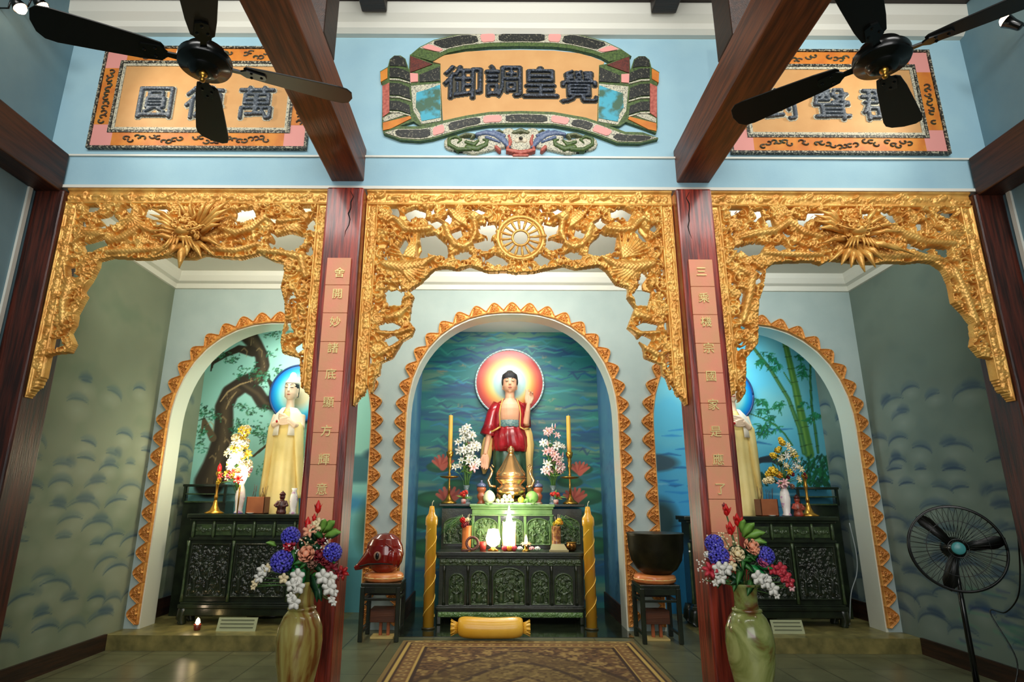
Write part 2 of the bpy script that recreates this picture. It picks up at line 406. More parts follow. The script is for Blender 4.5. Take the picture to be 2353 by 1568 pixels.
# ------------------------------------------------------------------ the setting
struct('floor', MB().box((-4.6, -3.0, -0.12), (4.6, 6.88, 0.0)).box((-4.6, 6.88, -0.12), (4.6, 8.9, -0.02)), M_FLOOR)
struct('floor_center', MB().box((-2.0, 2.6, 0.0), (2.0, 7.2, 0.15)), M_FLOOR)
struct('floor_dark_slab', MB().box((-1.27, 6.85, 0.15), (1.27, 8.65, 0.156)), M_DARKFLOOR)
for nm, a, b in (('floor_step_left', -4.33, -2.0), ('floor_step_right', 2.0, 4.33)):
    s_ = struct(nm, MB().box((a, 6.88, 0.0), (b, 8.3, 0.15)), M_STONE)
struct('floor_niche', MB().box((-2.0, 7.2, 0.0), (2.0, 8.65, 0.15)), M_FLOOR)
for nm, x0, x1 in (('baseboard_left', -4.33, -4.3), ('baseboard_right', 4.3, 4.33)):
    struct(nm, MB().box((x0, -3, 0.0), (x1, 6.88, 0.16)), M_DARKY)

def arch_pts(cx, a, zs, zt, n=2.3, k=40):      # opening outline from the left foot over the crown to the right foot
    out = []
    for i in range(k+1):
        t = PI - PI*i/k; c, s = math.cos(t), math.sin(t)
        out.append((cx + a*math.copysign(abs(c)**(2/n), c), zs + (zt-zs)*abs(s)**(2/n)))
    return out
ARCH = [(-2.93, 1.215, 2.36, 3.69, 2.2), (0.0, 1.27, 2.46, 3.83, 2.3), (2.93, 1.215, 2.36, 3.69, 2.2)]
Y0, Y1, ZT = 7.2, 7.5, 4.36
wb = MB(); ib = MB()
for i, (cx, a, zs, zt, n) in enumerate(ARCH):
    xa = (-4.33, -1.485, 1.485)[i]; xb = (-1.485, 1.485, 4.33)[i]
    ap = [(cx-a, 0.15)] + arch_pts(cx, a, zs, zt, n) + [(cx+a, 0.15)]
    face = [(xa, 0.15)] + ap + [(xb, 0.15), (xb, ZT), (xa, ZT)]
    k = len(face)
    wb.add([(x, Y0, z) for x, z in face], [tuple(range(k))]); wb.add([(x, Y1, z) for x, z in face], [tuple(range(k-1, -1, -1))])
    k = len(ap)
    ib.add([(x, Y0-0.003, z) for x, z in ap] + [(x, Y1, z) for x, z in ap], [(j+1, j, k+j, k+j+1) for j in range(k-1)])
    # narrow rounded lip around the opening
    for s in (0,):
        o = []
        for j in range(k):
            x, z = ap[j]; dx, dz = x-cx, max(z-zs, 0); q = math.hypot(dx, dz) or 1
            o.append((x + 0.028*dx/q, z + 0.028*dz/q))
        ib.add([(x, Y0-0.003, z) for x, z in ap] + [(x, Y0-0.003, z) for x, z in o], [(j, j+1, k+j+1, k+j) for j in range(k-1)])
struct('wall_back', wb, M_WALL)
struct('trim_1', ib, M_INTRADOS, smooth=True)

# side walls: hall part plain, bay part painted with clouds
def lerp(a, b, t): return tuple(a[i]+(b[i]-a[i])*t for i in range(3))
def cloud_wall(name, seed, side, base, low, strokes, dens=1.0):
    r = random.Random(seed)
    p = Paint(4.86, 8.3, 0.0, 4.36, 0.013, base)
    n1 = p.noise(seed, 0.7, 0.5)
    for c in range(3): p.C[..., c] *= (0.93 + 0.14*n1)
    n2 = p.noise(seed+1, 0.4, 0.3); p.mix(slice(None), np.clip((n2-0.5)*3, 0, 1)*0.35, low)
    hi = lerp(base, (255, 255, 245), 0.22); dk = lerp(strokes, (24, 44, 64), 0.35)
    for k in range(14):
        z = 2.72 - 0.19*k; x = 4.8 + r.random()*0.3
        while x < 8.35:
            W = r.uniform(0.16, 0.29); h = W*r.uniform(0.48, 0.68); zz = z + r.uniform(-0.05, 0.05)
            if r.random() < (0.35 + 0.5*min(k/4, 1))*dens:
                arc = [(x-W*math.cos(PI*i/14), zz+h*math.sin(PI*i/14)**0.9) for i in range(15)]
                p.blob(x, zz+h*0.2, W*1.05, h*0.95, hi, 0.55, 1.0)
                i0 = r.randint(1, 5); i1 = r.randint(9, 13); q = arc[i0:i1+1]; m = len(q)-1
                p.st([(u, v+0.03) for u, v in q], [0.01+0.045*math.sin(PI*i/m) for i in range(m+1)], strokes, r.uniform(0.2, 0.42), 1.0)
                p.st(q, [0.005+0.017*math.sin(PI*i/m) for i in range(m+1)], dk, r.uniform(0.45, 0.85), 0.9)
                if r.random() < 0.35:                            # heavier dab of blue on one shoulder
                    j = r.randint(4, 9); d = arc[j:j+5]
                    p.st([(u+0.02, v+0.04) for u, v in d], [0.03, 0.07, 0.08, 0.06, 0.02], dk, r.uniform(0.3, 0.6), 1.0)
            x += W*r.uniform(1.45, 2.2)
    if side > 0:
        for k in range(46):
            x = r.uniform(4.9, 6.1); z = r.uniform(0.2, 0.95)
            p.st([(x, z), (x+r.uniform(0.1, 0.4), z+r.uniform(-0.03, 0.05))], [0.012, 0.03], r.choice([(60, 120, 100), (40, 70, 110), (90, 150, 120), (50, 60, 110)]), 0.4, 0.8)
    o = p.tomesh(name, lambda a, b: (np.full(a.shape, 4.33*side), a, b), vcmat('mural_paint_matt', 0.7, 0.04), None, flip=side > 0)
    o['kind'] = 'structure'
cloud_wall('wall_left', 5, -1, (130, 140, 118), (96, 120, 98), (64, 96, 118), 0.9)
cloud_wall('wall_right', 11, 1, (112, 128, 118), (86, 104, 100), (44, 70, 104))
for nm, s in (('wall_hall_left', -1), ('wall_hall_right', 1)):
    struct(nm, MB().box((min(4.33*s, 4.45*s), -3, 0), (max(4.33*s, 4.45*s), 4.86, 6.6)), M_SIDE)
    struct('trim_%d' % (2 if s < 0 else 3), MB().box((min(4.33*s, 4.31*s), 4.70, 0), (max(4.33*s, 4.31*s), 4.74, 4.2)), M_WHITE)

# upper wall over the bays, its ledge, band and cornice
struct('wall_upper', MB().box((-4.33, 4.85, 4.27), (4.33, 5.02, 6.6)), M_WALLUP)
struct('trim_7', MB().box((-4.33, 4.822, 4.275), (4.33, 4.85, 4.575)), M_WALLUP)
struct('trim_4', MB().box((-4.33, 4.805, 4.575), (4.33, 4.87, 4.592)).box((-4.33, 4.80, 4.25), (4.33, 4.87, 4.278)), M_WHITE)
cp = [(4.86, 5.92), (4.80, 5.925), (4.76, 5.96), (4.755, 6.02), (4.70, 6.08), (4.69, 6.2), (4.86, 6.2)]
cb = MB(); cb.hprism([(0, 0), (1, 0), (1, 1), (0, 1)], 0, 1); cb = MB()
k = len(cp); cb.add([(-4.33, y, z) for y, z in cp] + [(4.33, y, z) for y, z in cp], [tuple(range(k)), tuple(range(2*k-1, k-1, -1))] + [(i, k+i, k+(i+1)%k, (i+1)%k) for i in range(k)])
struct('trim_5', cb, M_WHITE)
# bay ceiling with a stepped cornice
struct('ceiling_bay', MB().box((-4.33, 4.9, 4.36), (4.33, 7.5, 4.44)), M_WHITE)
bp_ = [(7.2, 4.15), (7.175, 4.155), (7.165, 4.215), (7.12, 4.235), (7.112, 4.25), (7.09, 4.30), (7.08, 4.36), (7.2, 4.36)]
cb = MB(); k = len(bp_)
cb.add([(-4.33, y, z) for y, z in bp_] + [(4.33, y, z) for y, z in bp_], [tuple(range(k)), tuple(range(2*k-1, k-1, -1))] + [(i, k+i, k+(i+1)%k, (i+1)%k) for i in range(k)])
for s in (-1, 1):
    pr = [(4.33 - (7.2-y), z) for y, z in bp_]
    cb.add([(s*x, 4.95, z) for x, z in pr] + [(s*x, 7.2, z) for x, z in pr], [tuple(range(k)), tuple(range(2*k-1, k-1, -1))] + [(i, k+i, k+(i+1)%k, (i+1)%k) for i in range(k)])
struct('trim_6', cb, M_WHITE)
# dark plank ceiling of the hall
pk = MB()
for i in range(40):
    pk.box((-4.45, -3+i*0.2, 6.6), (4.45, -3+i*0.2+0.192, 6.66))
struct('ceiling', pk, M_DARKW)

# ---- niche walls with their murals
MP = vcmat('mural_paint', 0.45, 0.05, 50)
r = random.Random(3)
# centre: teal sky and water with lotus
p = Paint(-1.29, 1.29, 0.15, 4.0, 0.011, (34, 108, 108))
n1 = p.noise(1, 1.2, 0.12, 4); n2 = p.noise(2, 0.9, 0.2, 4); n3 = p.noise(7, 1.6, 0.1, 3)
p.mix(slice(None), np.clip((n1-0.45)*4, 0, 1)*0.85, (20, 70, 104)); p.mix(slice(None), np.clip((n2-0.5)*4, 0, 1)*0.7, (44, 124, 104))
p.mix(slice(None), np.clip((n3-0.58)*6, 0, 1)*0.6, (122, 140, 104))
for k in range(230):
    x = r.uniform(-1.3, 1.2); z = r.uniform(1.9, 4.0); l = r.uniform(0.15, 0.6); dz = r.uniform(-0.03, 0.05)
    c = r.choice([(18, 70, 120), (30, 110, 150), (60, 150, 130), (24, 88, 96), (30, 60, 100), (50, 130, 140)])
    p.st([(x, z), (x+l*0.35, z+dz), (x+l*0.7, z-dz), (x+l, z+dz*0.4)], [0.006, 0.026, 0.02, 0.004], c, 0.7, 0.7)
for k in range(26):
    x = r.uniform(-1.2, 1.1); z = r.uniform(2.2, 3.9); q = r.uniform(0.05, 0.13)
    for j in range(5):
        p.st([(x+r.uniform(-q, q), z+r.uniform(-.02, .03)), (x+r.uniform(-q, q), z+r.uniform(-.02, .04))], [0.006, 0.018], r.choice([(168, 130, 96), (150, 150, 120), (130, 110, 84)]), 0.4, 0.9)
for k in range(60):
    x = r.uniform(-1.3, 1.2); z = r.uniform(0.5, 2.1); l = r.uniform(0.2, 0.5)
    p.st([(x, z), (x+l*0.5, z+0.05), (x+l, z)], [0.01, 0.03, 0.01], r.choice([(20, 90, 150), (30, 120, 170), (50, 160, 160)]), 0.5, 0.8)
for (x, z, q) in [(-1.05, 1.55, .3), (1.05, 1.6, .3), (-1.1, 0.9, .34), (1.15, 0.95, .3), (-0.75, 1.75, .2), (0.85, 1.8, .2), (-1.0, 2.0, .2), (1.0, 1.98, .2), (-1.15, 1.25, .25), (1.1, 1.3, .25)]:
    p.blob(x, z, q, q*0.42, (14, 74, 48), 0.95, 0.15); p.blob(x, z+0.02, q*0.8, q*0.26, (36, 110, 66), 0.7, 0.6)
for (x, z, q) in [(-0.95, 2.08, .17), (1.0, 2.0, .15), (-0.85, 1.62, .2), (0.92, 1.62, .18)]:
    for a in range(7):
        t = PI*(0.1+0.8*a/6); p.st([(x, z-q*0.5), (x-q*math.cos(t)*0.9, z+q*math.sin(t)*0.7-q*0.2)], [q*0.28, q*0.12], (168, 66, 50) if a % 2 else (196, 92, 70), 0.95, 0.3)
p.tomesh('wall_niche_center', lambda a, b: (a, np.full(a.shape, 8.62), b), MP)['kind'] = 'structure'
for s in (-1, 1):                                  # blue painted cheeks of the centre niche
    p = Paint(7.5, 8.62, 0.15, 4.0, 0.02, (70, 118, 146)); q = p.noise(20+s, 0.5, 0.4)
    p.mix(slice(None), np.clip((q-0.5)*3, 0, 1)*0.6, (54, 96, 140)); p.mix(slice(None), np.clip((0.4-q)*4, 0, 1)*0.5, (110, 150, 158))
    for k in range(40):
        x = r.uniform(7.5, 8.5); z = r.uniform(0.4, 2.4)
        p.st([(x, z), (x+0.08, z+0.07), (x+0.2, z+0.02)], [0.01, 0.025, 0.008], (40, 76, 120), 0.5, 0.8)
    p.tomesh('wall_niche_side_%s' % ('left' if s < 0 else 'right'), lambda a, b: (np.full(a.shape, 1.29*s), a, b), MP, flip=s > 0)['kind'] = 'structure'
struct('ceiling_niche', MB().box((-1.6, 7.5, 4.0), (1.6, 8.8, 4.08)).box((-4.33, 7.5, 4.3), (-1.6, 8.4, 4.38)).box((1.6, 7.5, 4.3), (4.33, 8.4, 4.38)), M_WHITE)
struct('wall_partition', MB().box((-1.62, 7.5, 0.15), (-1.295, 8.7, 4.3)).box((1.295, 7.5, 0.15), (1.62, 8.7, 4.3)), M_WALL)

# left niche: an old twisted tree over a lake
YB = 8.25
p = Paint(-4.33, -1.62, 0.15, 4.3, 0.0115, (146, 204, 190)); q = p.noise(31, 1.0, 0.5)
p.mix(slice(None), np.clip((q-0.4)*2.5, 0, 1)*0.6, (164, 218, 206)); p.mix(slice(None), np.clip((2.0-p.Z)/1.2, 0, 1)*0.8, (90, 170, 186))
T5 = lambda a, b: U(420+a/3.483, 740+b/3.483, YB)
K5 = 8.0*math.cos(TILT)/F_PX/3.483*1.06
p.blob(-2.1, 1.95, 0.9, 0.22, (60, 110, 120), 0.9, 0.3); p.blob(-1.7, 2.15, 0.35, 0.12, (40, 70, 84), 0.9, 0.3); p.blob(-2.4, 1.5, 0.9, 0.16, (50, 130, 180), 0.8, 0.6); p.blob(-1.8, 1.2, 0.3, 0.5, (50, 90, 70), 0.8, 0.5)
p.blob(-3.95, 2.3, 0.12, 0.3, (30, 50, 90), 0.8, 0.5)
def tr(pts, rad, col, al=1.0, soft=0.2): p.st([T5(*a) for a in pts], [x*K5 for x in rad], col, al, soft)
TRUNK = [(215, 1280), (260, 1150), (290, 1040), (320, 930), (330, 800), (330, 680), (380, 570), (480, 500), (600, 440), (640, 350), (630, 270), (580, 180), (520, 100)]
TR_R = [135, 112, 98, 90, 84, 82, 82, 78, 68, 62, 58, 64, 80]
DK, MD, LT = (52, 44, 34), (92, 78, 56), (172, 148, 104)
tr(TRUNK, TR_R, DK); tr([(a+10, b+5) for a, b in TRUNK], [x*0.6 for x in TR_R], MD, 0.7, 0.8)
tr([(470, 490), (590, 560), (640, 640), (760, 660), (830, 600)], [52, 60, 62, 58, 40], DK); tr([(480, 500), (600, 575), (660, 650), (760, 665)], [20, 22, 24, 20], MD, 0.7, 0.8)
tr([(740, 640), (720, 520), (690, 470)], [40, 28, 16], DK)
tr([(560, 240), (450, 215), (350, 260), (240, 330), (225, 390)], [46, 34, 24, 15, 7], DK)
tr([(240, 930), (200, 850), (170, 780), (150, 900)], [34, 26, 16, 8], MD)
tr([(300, 640), (360, 560), (460, 500), (560, 470)], [5, 9, 9, 4], LT, 0.9, 0.5); tr([(345, 700), (380, 620), (430, 560)], [5, 12, 5], LT, 0.8, 0.6)
for (a, b) in [(200, 820), (215, 1090), (330, 960), (300, 780), (470, 230), (590, 230)]:
    tr([(a, b), (a+22, b-20), (a+46, b+6), (a+40, b+50)], [6, 7, 7, 3], LT, 0.6, 0.6)
for k in range(30):
    i = r.randrange(len(TRUNK)-1); t = r.random(); a = TRUNK[i][0]*(1-t)+TRUNK[i+1][0]*t + r.uniform(-30, 30); b = TRUNK[i][1]*(1-t)+TRUNK[i+1][1]*t
    tr([(a, b), (a+r.uniform(-12, 18), b+r.uniform(30, 70))], [4, 2], r.choice([LT, (30, 24, 20), (130, 120, 90)]), 0.6, 0.6)
for (a, b, n, q) in [(170, 720, 26, 60), (150, 880, 22, 50), (250, 760, 12, 40), (480, 680, 14, 40), (540, 720, 10, 40), (600, 860, 26, 55), (650, 920, 14, 50), (640, 450, 26, 70), (560, 400, 16, 60), (400, 310, 12, 45), (300, 270, 16, 40), (450, 830, 22, 50), (420, 880, 10, 40), (650, 690, 10, 40), (700, 860, 14, 50), (720, 110, 10, 50), (700, 250, 8, 40), (760, 400, 14, 50), (640, 1180, 14, 60), (150, 1000, 10, 40), (470, 420, 12, 50)]:
    for k in range(n*2):
        x = a+r.gauss(0, q*0.6); z = b+r.gauss(0, q*0.55); g = r.uniform(-PI, PI); l = r.uniform(14, 30)
        tr([(x, z), (x+l*math.cos(g), z+l*math.sin(g)*0.7)], [7, 2.5], r.choice([(30, 72, 44), (44, 100, 60), (70, 130, 90), (24, 54, 40), (54, 140, 110)]), 0.85, 0.5)
tr([(560, 1080), (620, 1030), (680, 980), (720, 960)], [8, 12, 10, 6], (70, 60, 40))
p.tomesh('wall_niche_left', lambda a, b: (a, np.full(a.shape, YB), b), MP)['kind'] = 'structure'

# right niche: bamboo by blue water
p = Paint(1.62, 4.33, 0.15, 4.3, 0.0115, (96, 196, 226)); q = p.noise(41, 0.9, 0.6)
p.mix(slice(None), np.clip((q-0.42)*3, 0, 1)*0.7, (150, 214, 210)); p.mix(slice(None), np.clip((2.5-p.Z)/1.4, 0, 1)*0.7, (40, 140, 214))
p.mix(slice(None), np.clip((p.X-3.4)/0.8, 0, 1)*0.6, (70, 130, 140))
for k in range(70):
    x = r.uniform(1.6, 3.6); z = r.uniform(1.0, 2.6); l = r.uniform(0.15, 0.5)
    p.st([(x, z), (x+l*0.5, z+r.uniform(-.02, .04)), (x+l, z)], [0.008, 0.025, 0.008], r.choice([(16, 100, 190), (30, 130, 210), (150, 220, 240), (20, 80, 150)]), 0.6, 0.7)
T6 = lambda a, b: U(1680+a/3.564, 760+b/3.564, YB)
K6 = 8.0*math.cos(TILT)/F_PX/3.564*1.06
def br_(pts, rad, col, al=1.0, soft=0.25): p.st([T6(*a) for a in pts], [x*K6 for x in rad], col, al, soft)
br_([(150, 1110), (250, 1060), (330, 1050), (420, 1110)], [8, 26, 34, 10], (44, 54, 64)); p.blob(1.95, 2.05, 0.4, 0.14, (60, 80, 90), 0.9, 0.3)
p.st([(1.7, 0.9), (1.85, 1.5), (1.75, 1.9)], [0.16, 0.13, 0.1], (70, 54, 40)); p.blob(2.0, 1.3, 0.3, 0.35, (34, 50, 40), 0.8, 0.5); p.blob(1.7, 1.95, 0.2, 0.1, (180, 140, 110), 0.6, 0.5)
def stalk(pts, rad, c, joints):
    br_(pts, rad, c); br_([(a-rad[0]*0.25, b) for a, b in pts], [x*0.4 for x in rad], lerp(c, (150, 190, 90), 0.5), 0.7, 0.8)
    for k in range(joints):
        t = (k+0.5)/joints*(len(pts)-1); i = int(t); f = t-i; a = pts[i][0]*(1-f)+pts[i+1][0]*f; b = pts[i][1]*(1-f)+pts[i+1][1]*f; q = rad[i]
        br_([(a-q, b), (a+q, b-6)], [4, 4], (30, 60, 24), 0.9, 0.5)
stalk([(440, 90), (480, 260), (530, 480), (580, 720), (640, 1010)], [27, 30, 34, 40, 46], (64, 112, 46), 8)
stalk([(190, 150), (330, 330), (470, 560), (560, 800), (600, 1000)], [16, 18, 19, 22, 26], (52, 104, 60), 8)
stalk([(650, 220), (648, 400), (660, 620), (690, 820), (712, 1000)], [10, 11, 12, 13, 14], (26, 84, 48), 7)
br_([(500, 940), (440, 850), (360, 770), (260, 720), (150, 680)], [9, 9, 8, 7, 5], (54, 110, 50)); br_([(430, 340), (500, 450)], [6, 8], (60, 120, 60))
def bleaf(a, b, n, L, cols=((24, 104, 62), (36, 130, 80), (20, 84, 56))):
    for k in range(n):
        x = a+r.gauss(0, L*0.35); z = b+r.gauss(0, L*0.3)
        for g in range(4):
            t = PI/2 + r.uniform(-1.6, 1.6); l = L*r.uniform(0.5, 1.1)
            br_([(x, z), (x+l*math.cos(t)*0.5, z+l*math.sin(t)*0.5), (x+l*math.cos(t), z+l*math.sin(t))], [3, 7, 1.5], r.choice(cols), 0.9, 0.4)
for a, b, n, L in [(240, 250, 7, 60), (370, 270, 9, 65), (310, 200, 5, 50), (400, 600, 8, 60), (250, 570, 8, 70), (260, 640, 6, 60), (270, 770, 8, 70), (230, 830, 5, 60), (560, 220, 5, 40), (590, 330, 7, 55), (700, 680, 9, 50), (640, 720, 6, 50), (330, 720, 6, 60), (600, 600, 5, 50), (380, 800, 4, 50), (580, 290, 5, 45)]: bleaf(a, b, n, L)
for k in range(170):
    a = r.gauss(690, 75); b = r.uniform(1010, 1260); t = PI/2+r.uniform(-0.9, 0.9)
    br_([(a, b), (a+60*math.cos(t), b+60*math.sin(t))], [10, 3], r.choice([(14, 74, 44), (20, 96, 54), (10, 56, 40)]), 0.9, 0.4)
for k in range(40):
    a = r.gauss(250, 40); b = r.gauss(1210, 25); br_([(a, b), (a+12, b+10)], [14, 6], (24, 70, 50), 0.8, 0.5)
p.tomesh('wall_niche_right', lambda a, b: (a, np.full(a.shape, YB), b), MP)['kind'] = 'structure'

for nm, a, b in (('baseboard_niche_left', (-4.33, 7.5, .15), (-4.31, 8.25, .36)), ('baseboard_niche_right', (4.31, 7.5, .15), (4.33, 8.25, .36)), ('baseboard_center_left', (-1.29, 7.5, .15), (-1.27, 8.62, .36)), ('baseboard_center_right', (1.27, 7.5, .15), (1.29, 8.62, .36))):
    struct(nm, MB().box(a, b), M_DARKY)
# ------------------------------------------------------------------ timber: columns, beams, posts
def carve_column(name, label, x0, x1, z1, m, group=None):
    t = thing(name, label, 'column', ((x0+x1)/2, 4.86 if abs(x0) < 3 else 4.94, 0.15 if abs(x0) < 3 and x0 < 3 else 0.0), group); h = z1 - t.location.z; w = (x1-x0)/2
    obj('shaft', MB().box((-w, -0.16, 0), (w, 0.16, h)), m, t, bevel=0.018)
    return t
colL = carve_column('timber_column', 'square red timber column left of the centre altar, carrying a salmon tile strip', -1.695, -1.37, 4.21, M_WOOD)
colR = carve_column('timber_column', 'square red timber column right of the centre altar, carrying a salmon tile strip', 1.375, 1.69, 4.21, M_WOOD)
for t, sg, seed in ((colL, 1, 1), (colR, -1, 2)):      # open drying cracks in the red wood
    r = random.Random(seed); mb = MB()
    x = 0.06*sg; pts = []
    for k in range(9): pts.append((x+r.uniform(-0.02, 0.02), -0.161, 4.02-0.055*k)); x += r.uniform(-0.012, 0.008)
    mb.tube(pts, [0.002, .004, .006, .005, .006, .005, .004, .003, .001], 5); obj('crack', mb, mat('crack_black', (16, 8, 6), 0.9), t)
carve_column('wall_pillar', 'dark timber half pillar at the left wall beside the gilt valance', -4.33, -4.06, 4.22, M_PILLAR)
carve_column('wall_pillar', 'dark timber half pillar at the right wall beside the gilt valance', 4.06, 4.33, 4.22, M_PILLAR)

M_SBEAM = wood('dark_brown_beam', (44, 22, 12), (74, 38, 20), 0.45, 1, 4.0)
def beam(name, label, a, b, m, bev=0.012):
    t = MB().box((0, 0, 0), (b[0]-a[0], b[1]-a[1], b[2]-a[2])); o = obj(name, t, m, None, bevel=bev); o.location = a
    return tag(o, label, 'beam')
beam('roof_beam', 'thick brown roof beam running out over the left red column', (-1.70, 0.2, 4.335), (-1.405, 4.85, 4.68), M_BEAM)
beam('roof_beam', 'thick brown roof beam running out over the right red column', (1.43, 0.2, 4.335), (1.727, 4.85, 4.68), M_BEAM)
beam('roof_post', 'dark upright post standing on the left roof beam', (-1.70, 3.42, 4.68), (-1.405, 3.71, 6.6), M_DARKY)
beam('roof_post', 'dark upright post standing on the right roof beam', (1.43, 3.42, 4.68), (1.727, 3.71, 6.6), M_DARKY)
beam('side_beam', 'dark brown beam along the left hall wall above the pillar', (-4.33, -1.0, 4.2), (-4.1, 4.8, 4.58), M_SBEAM)
beam('side_beam', 'dark brown beam along the right hall wall above the pillar', (4.1, -1.0, 4.2), (4.33, 4.8, 4.58), M_SBEAM)
beam('roof_purlin', 'black purlin lying across the top of the upper wall', (-4.33, 4.45, 6.2), (4.33, 4.85, 6.6), M_DARKW)
for x, l in ((-1.5, 'short dark rafter end above the left corner of the scroll plaque'), (1.27, 'short dark rafter end above the right corner of the scroll plaque')):
    beam('rafter_end', l, (x, 3.2, 6.06), (x+0.24, 4.68, 6.6), M_DARKW)

# ------------------------------------------------------------------ couplet strips of salmon tiles on the columns
M_GILT = mat('gilt_letter', (240, 220, 150), 0.35, 0.3)
def couplet(label, x0, x1, chars, px, pys, lbl):
    z1, n = 3.53, 10; hs = (3.53-1.07)/n; yf = 4.70
    t = thing('couplet_strip', label, 'plaque', ((x0+x1)/2, yf-0.012, 1.07), 'tile couplets on the columns')
    L = t.location; tiles = []
    for i in range(n):
        o_ = obj('tile', MB().box((x0+0.002, yf-0.022, z1-(i+1)*hs+0.0015), (x1-0.002, yf-0.0008, z1-i*hs-0.0015)), M_TILEP, t, bevel=0.003, rel=L); tiles.append(o_)
    for i, ch in enumerate(chars):
        x, z = U(px[0]+(px[1]-px[0])*i/8, pys[i], yf-0.022)
        g = glyph(ch, 0.092, 0.014, 0.0005).xf(Matrix.Translation((x, yf-0.026, z)))
        obj('character', g, M_GILT, tiles[min(i, 9)], rel=L)
couplet('salmon tile strip with nine gilt characters on the left column', -1.635, -1.43, '舍開妙諸底顯方輝意', (781, 740), [627, 676, 740, 800, 860, 925, 990, 1056, 1124], '')
couplet('salmon tile strip with nine gilt characters on the right column', 1.425, 1.63, '三乘機宗國家是應了', (1611, 1655), [625, 685, 740, 800, 865, 930, 992, 1056, 1124], '')

# ------------------------------------------------------------------ gilt carved valances
YF = 4.86
def zU(sc, ox, oy): return lambda a, b: U(ox+a/sc, oy+b/sc, YF)
UC = zU(2.614, 740, 420); UL = zU(2.736, 0, 420); UR = zU(2.7585, 1500, 420)
VC = [(310,1270),(325,1180),(355,1160),(360,1090),(430,1060),(490,960),(545,930),(565,880),(530,840),(545,730),(560,690),(530,660),(600,610),(680,530),(740,520),(820,535),(890,510),(1000,550),(1100,545),(1160,555),(1270,550),(1400,520),(1450,510),(1520,530),(1600,520),(1660,510),(1700,540),(1760,620),(1830,640),(1825,700),(1870,760),(1825,880),(1880,930),(1920,1000),(1930,1060),(2030,1100),(2035,1160),(2060,1180),(2085,1250)]
VL = [(235,1330),(262,1210),(270,1130),(300,1110),(350,1085),(460,1075),(490,1020),(460,950),(490,900),(500,830),(560,720),(540,690),(590,620),(630,540),(640,500),(720,480),(860,490),(960,490),(1020,480),(1080,470),(1130,490),(1230,490),(1300,465),(1390,480),(1520,490),(1640,460),(1720,500),(1790,520),(1790,600),(1770,660),(1795,760),(1800,860),(1770,1000),(1780,1080),(1890,1110),(1897,1300)]
VR = [(540,1400),(580,1340),(585,1120),(660,1030),(660,880),(665,760),(690,690),(710,560),(760,520),(830,515),(1000,510),(1060,530),(1120,500),(1200,510),(1300,520),(1390,525),(1480,515),(1600,520),(1690,510),(1760,520),(1820,560),(1860,640),(1890,770),(1950,830),(2000,900),(2010,990),(2000,1040),(2060,1110),(2140,1130),(2160,1200),(2190,1300)]

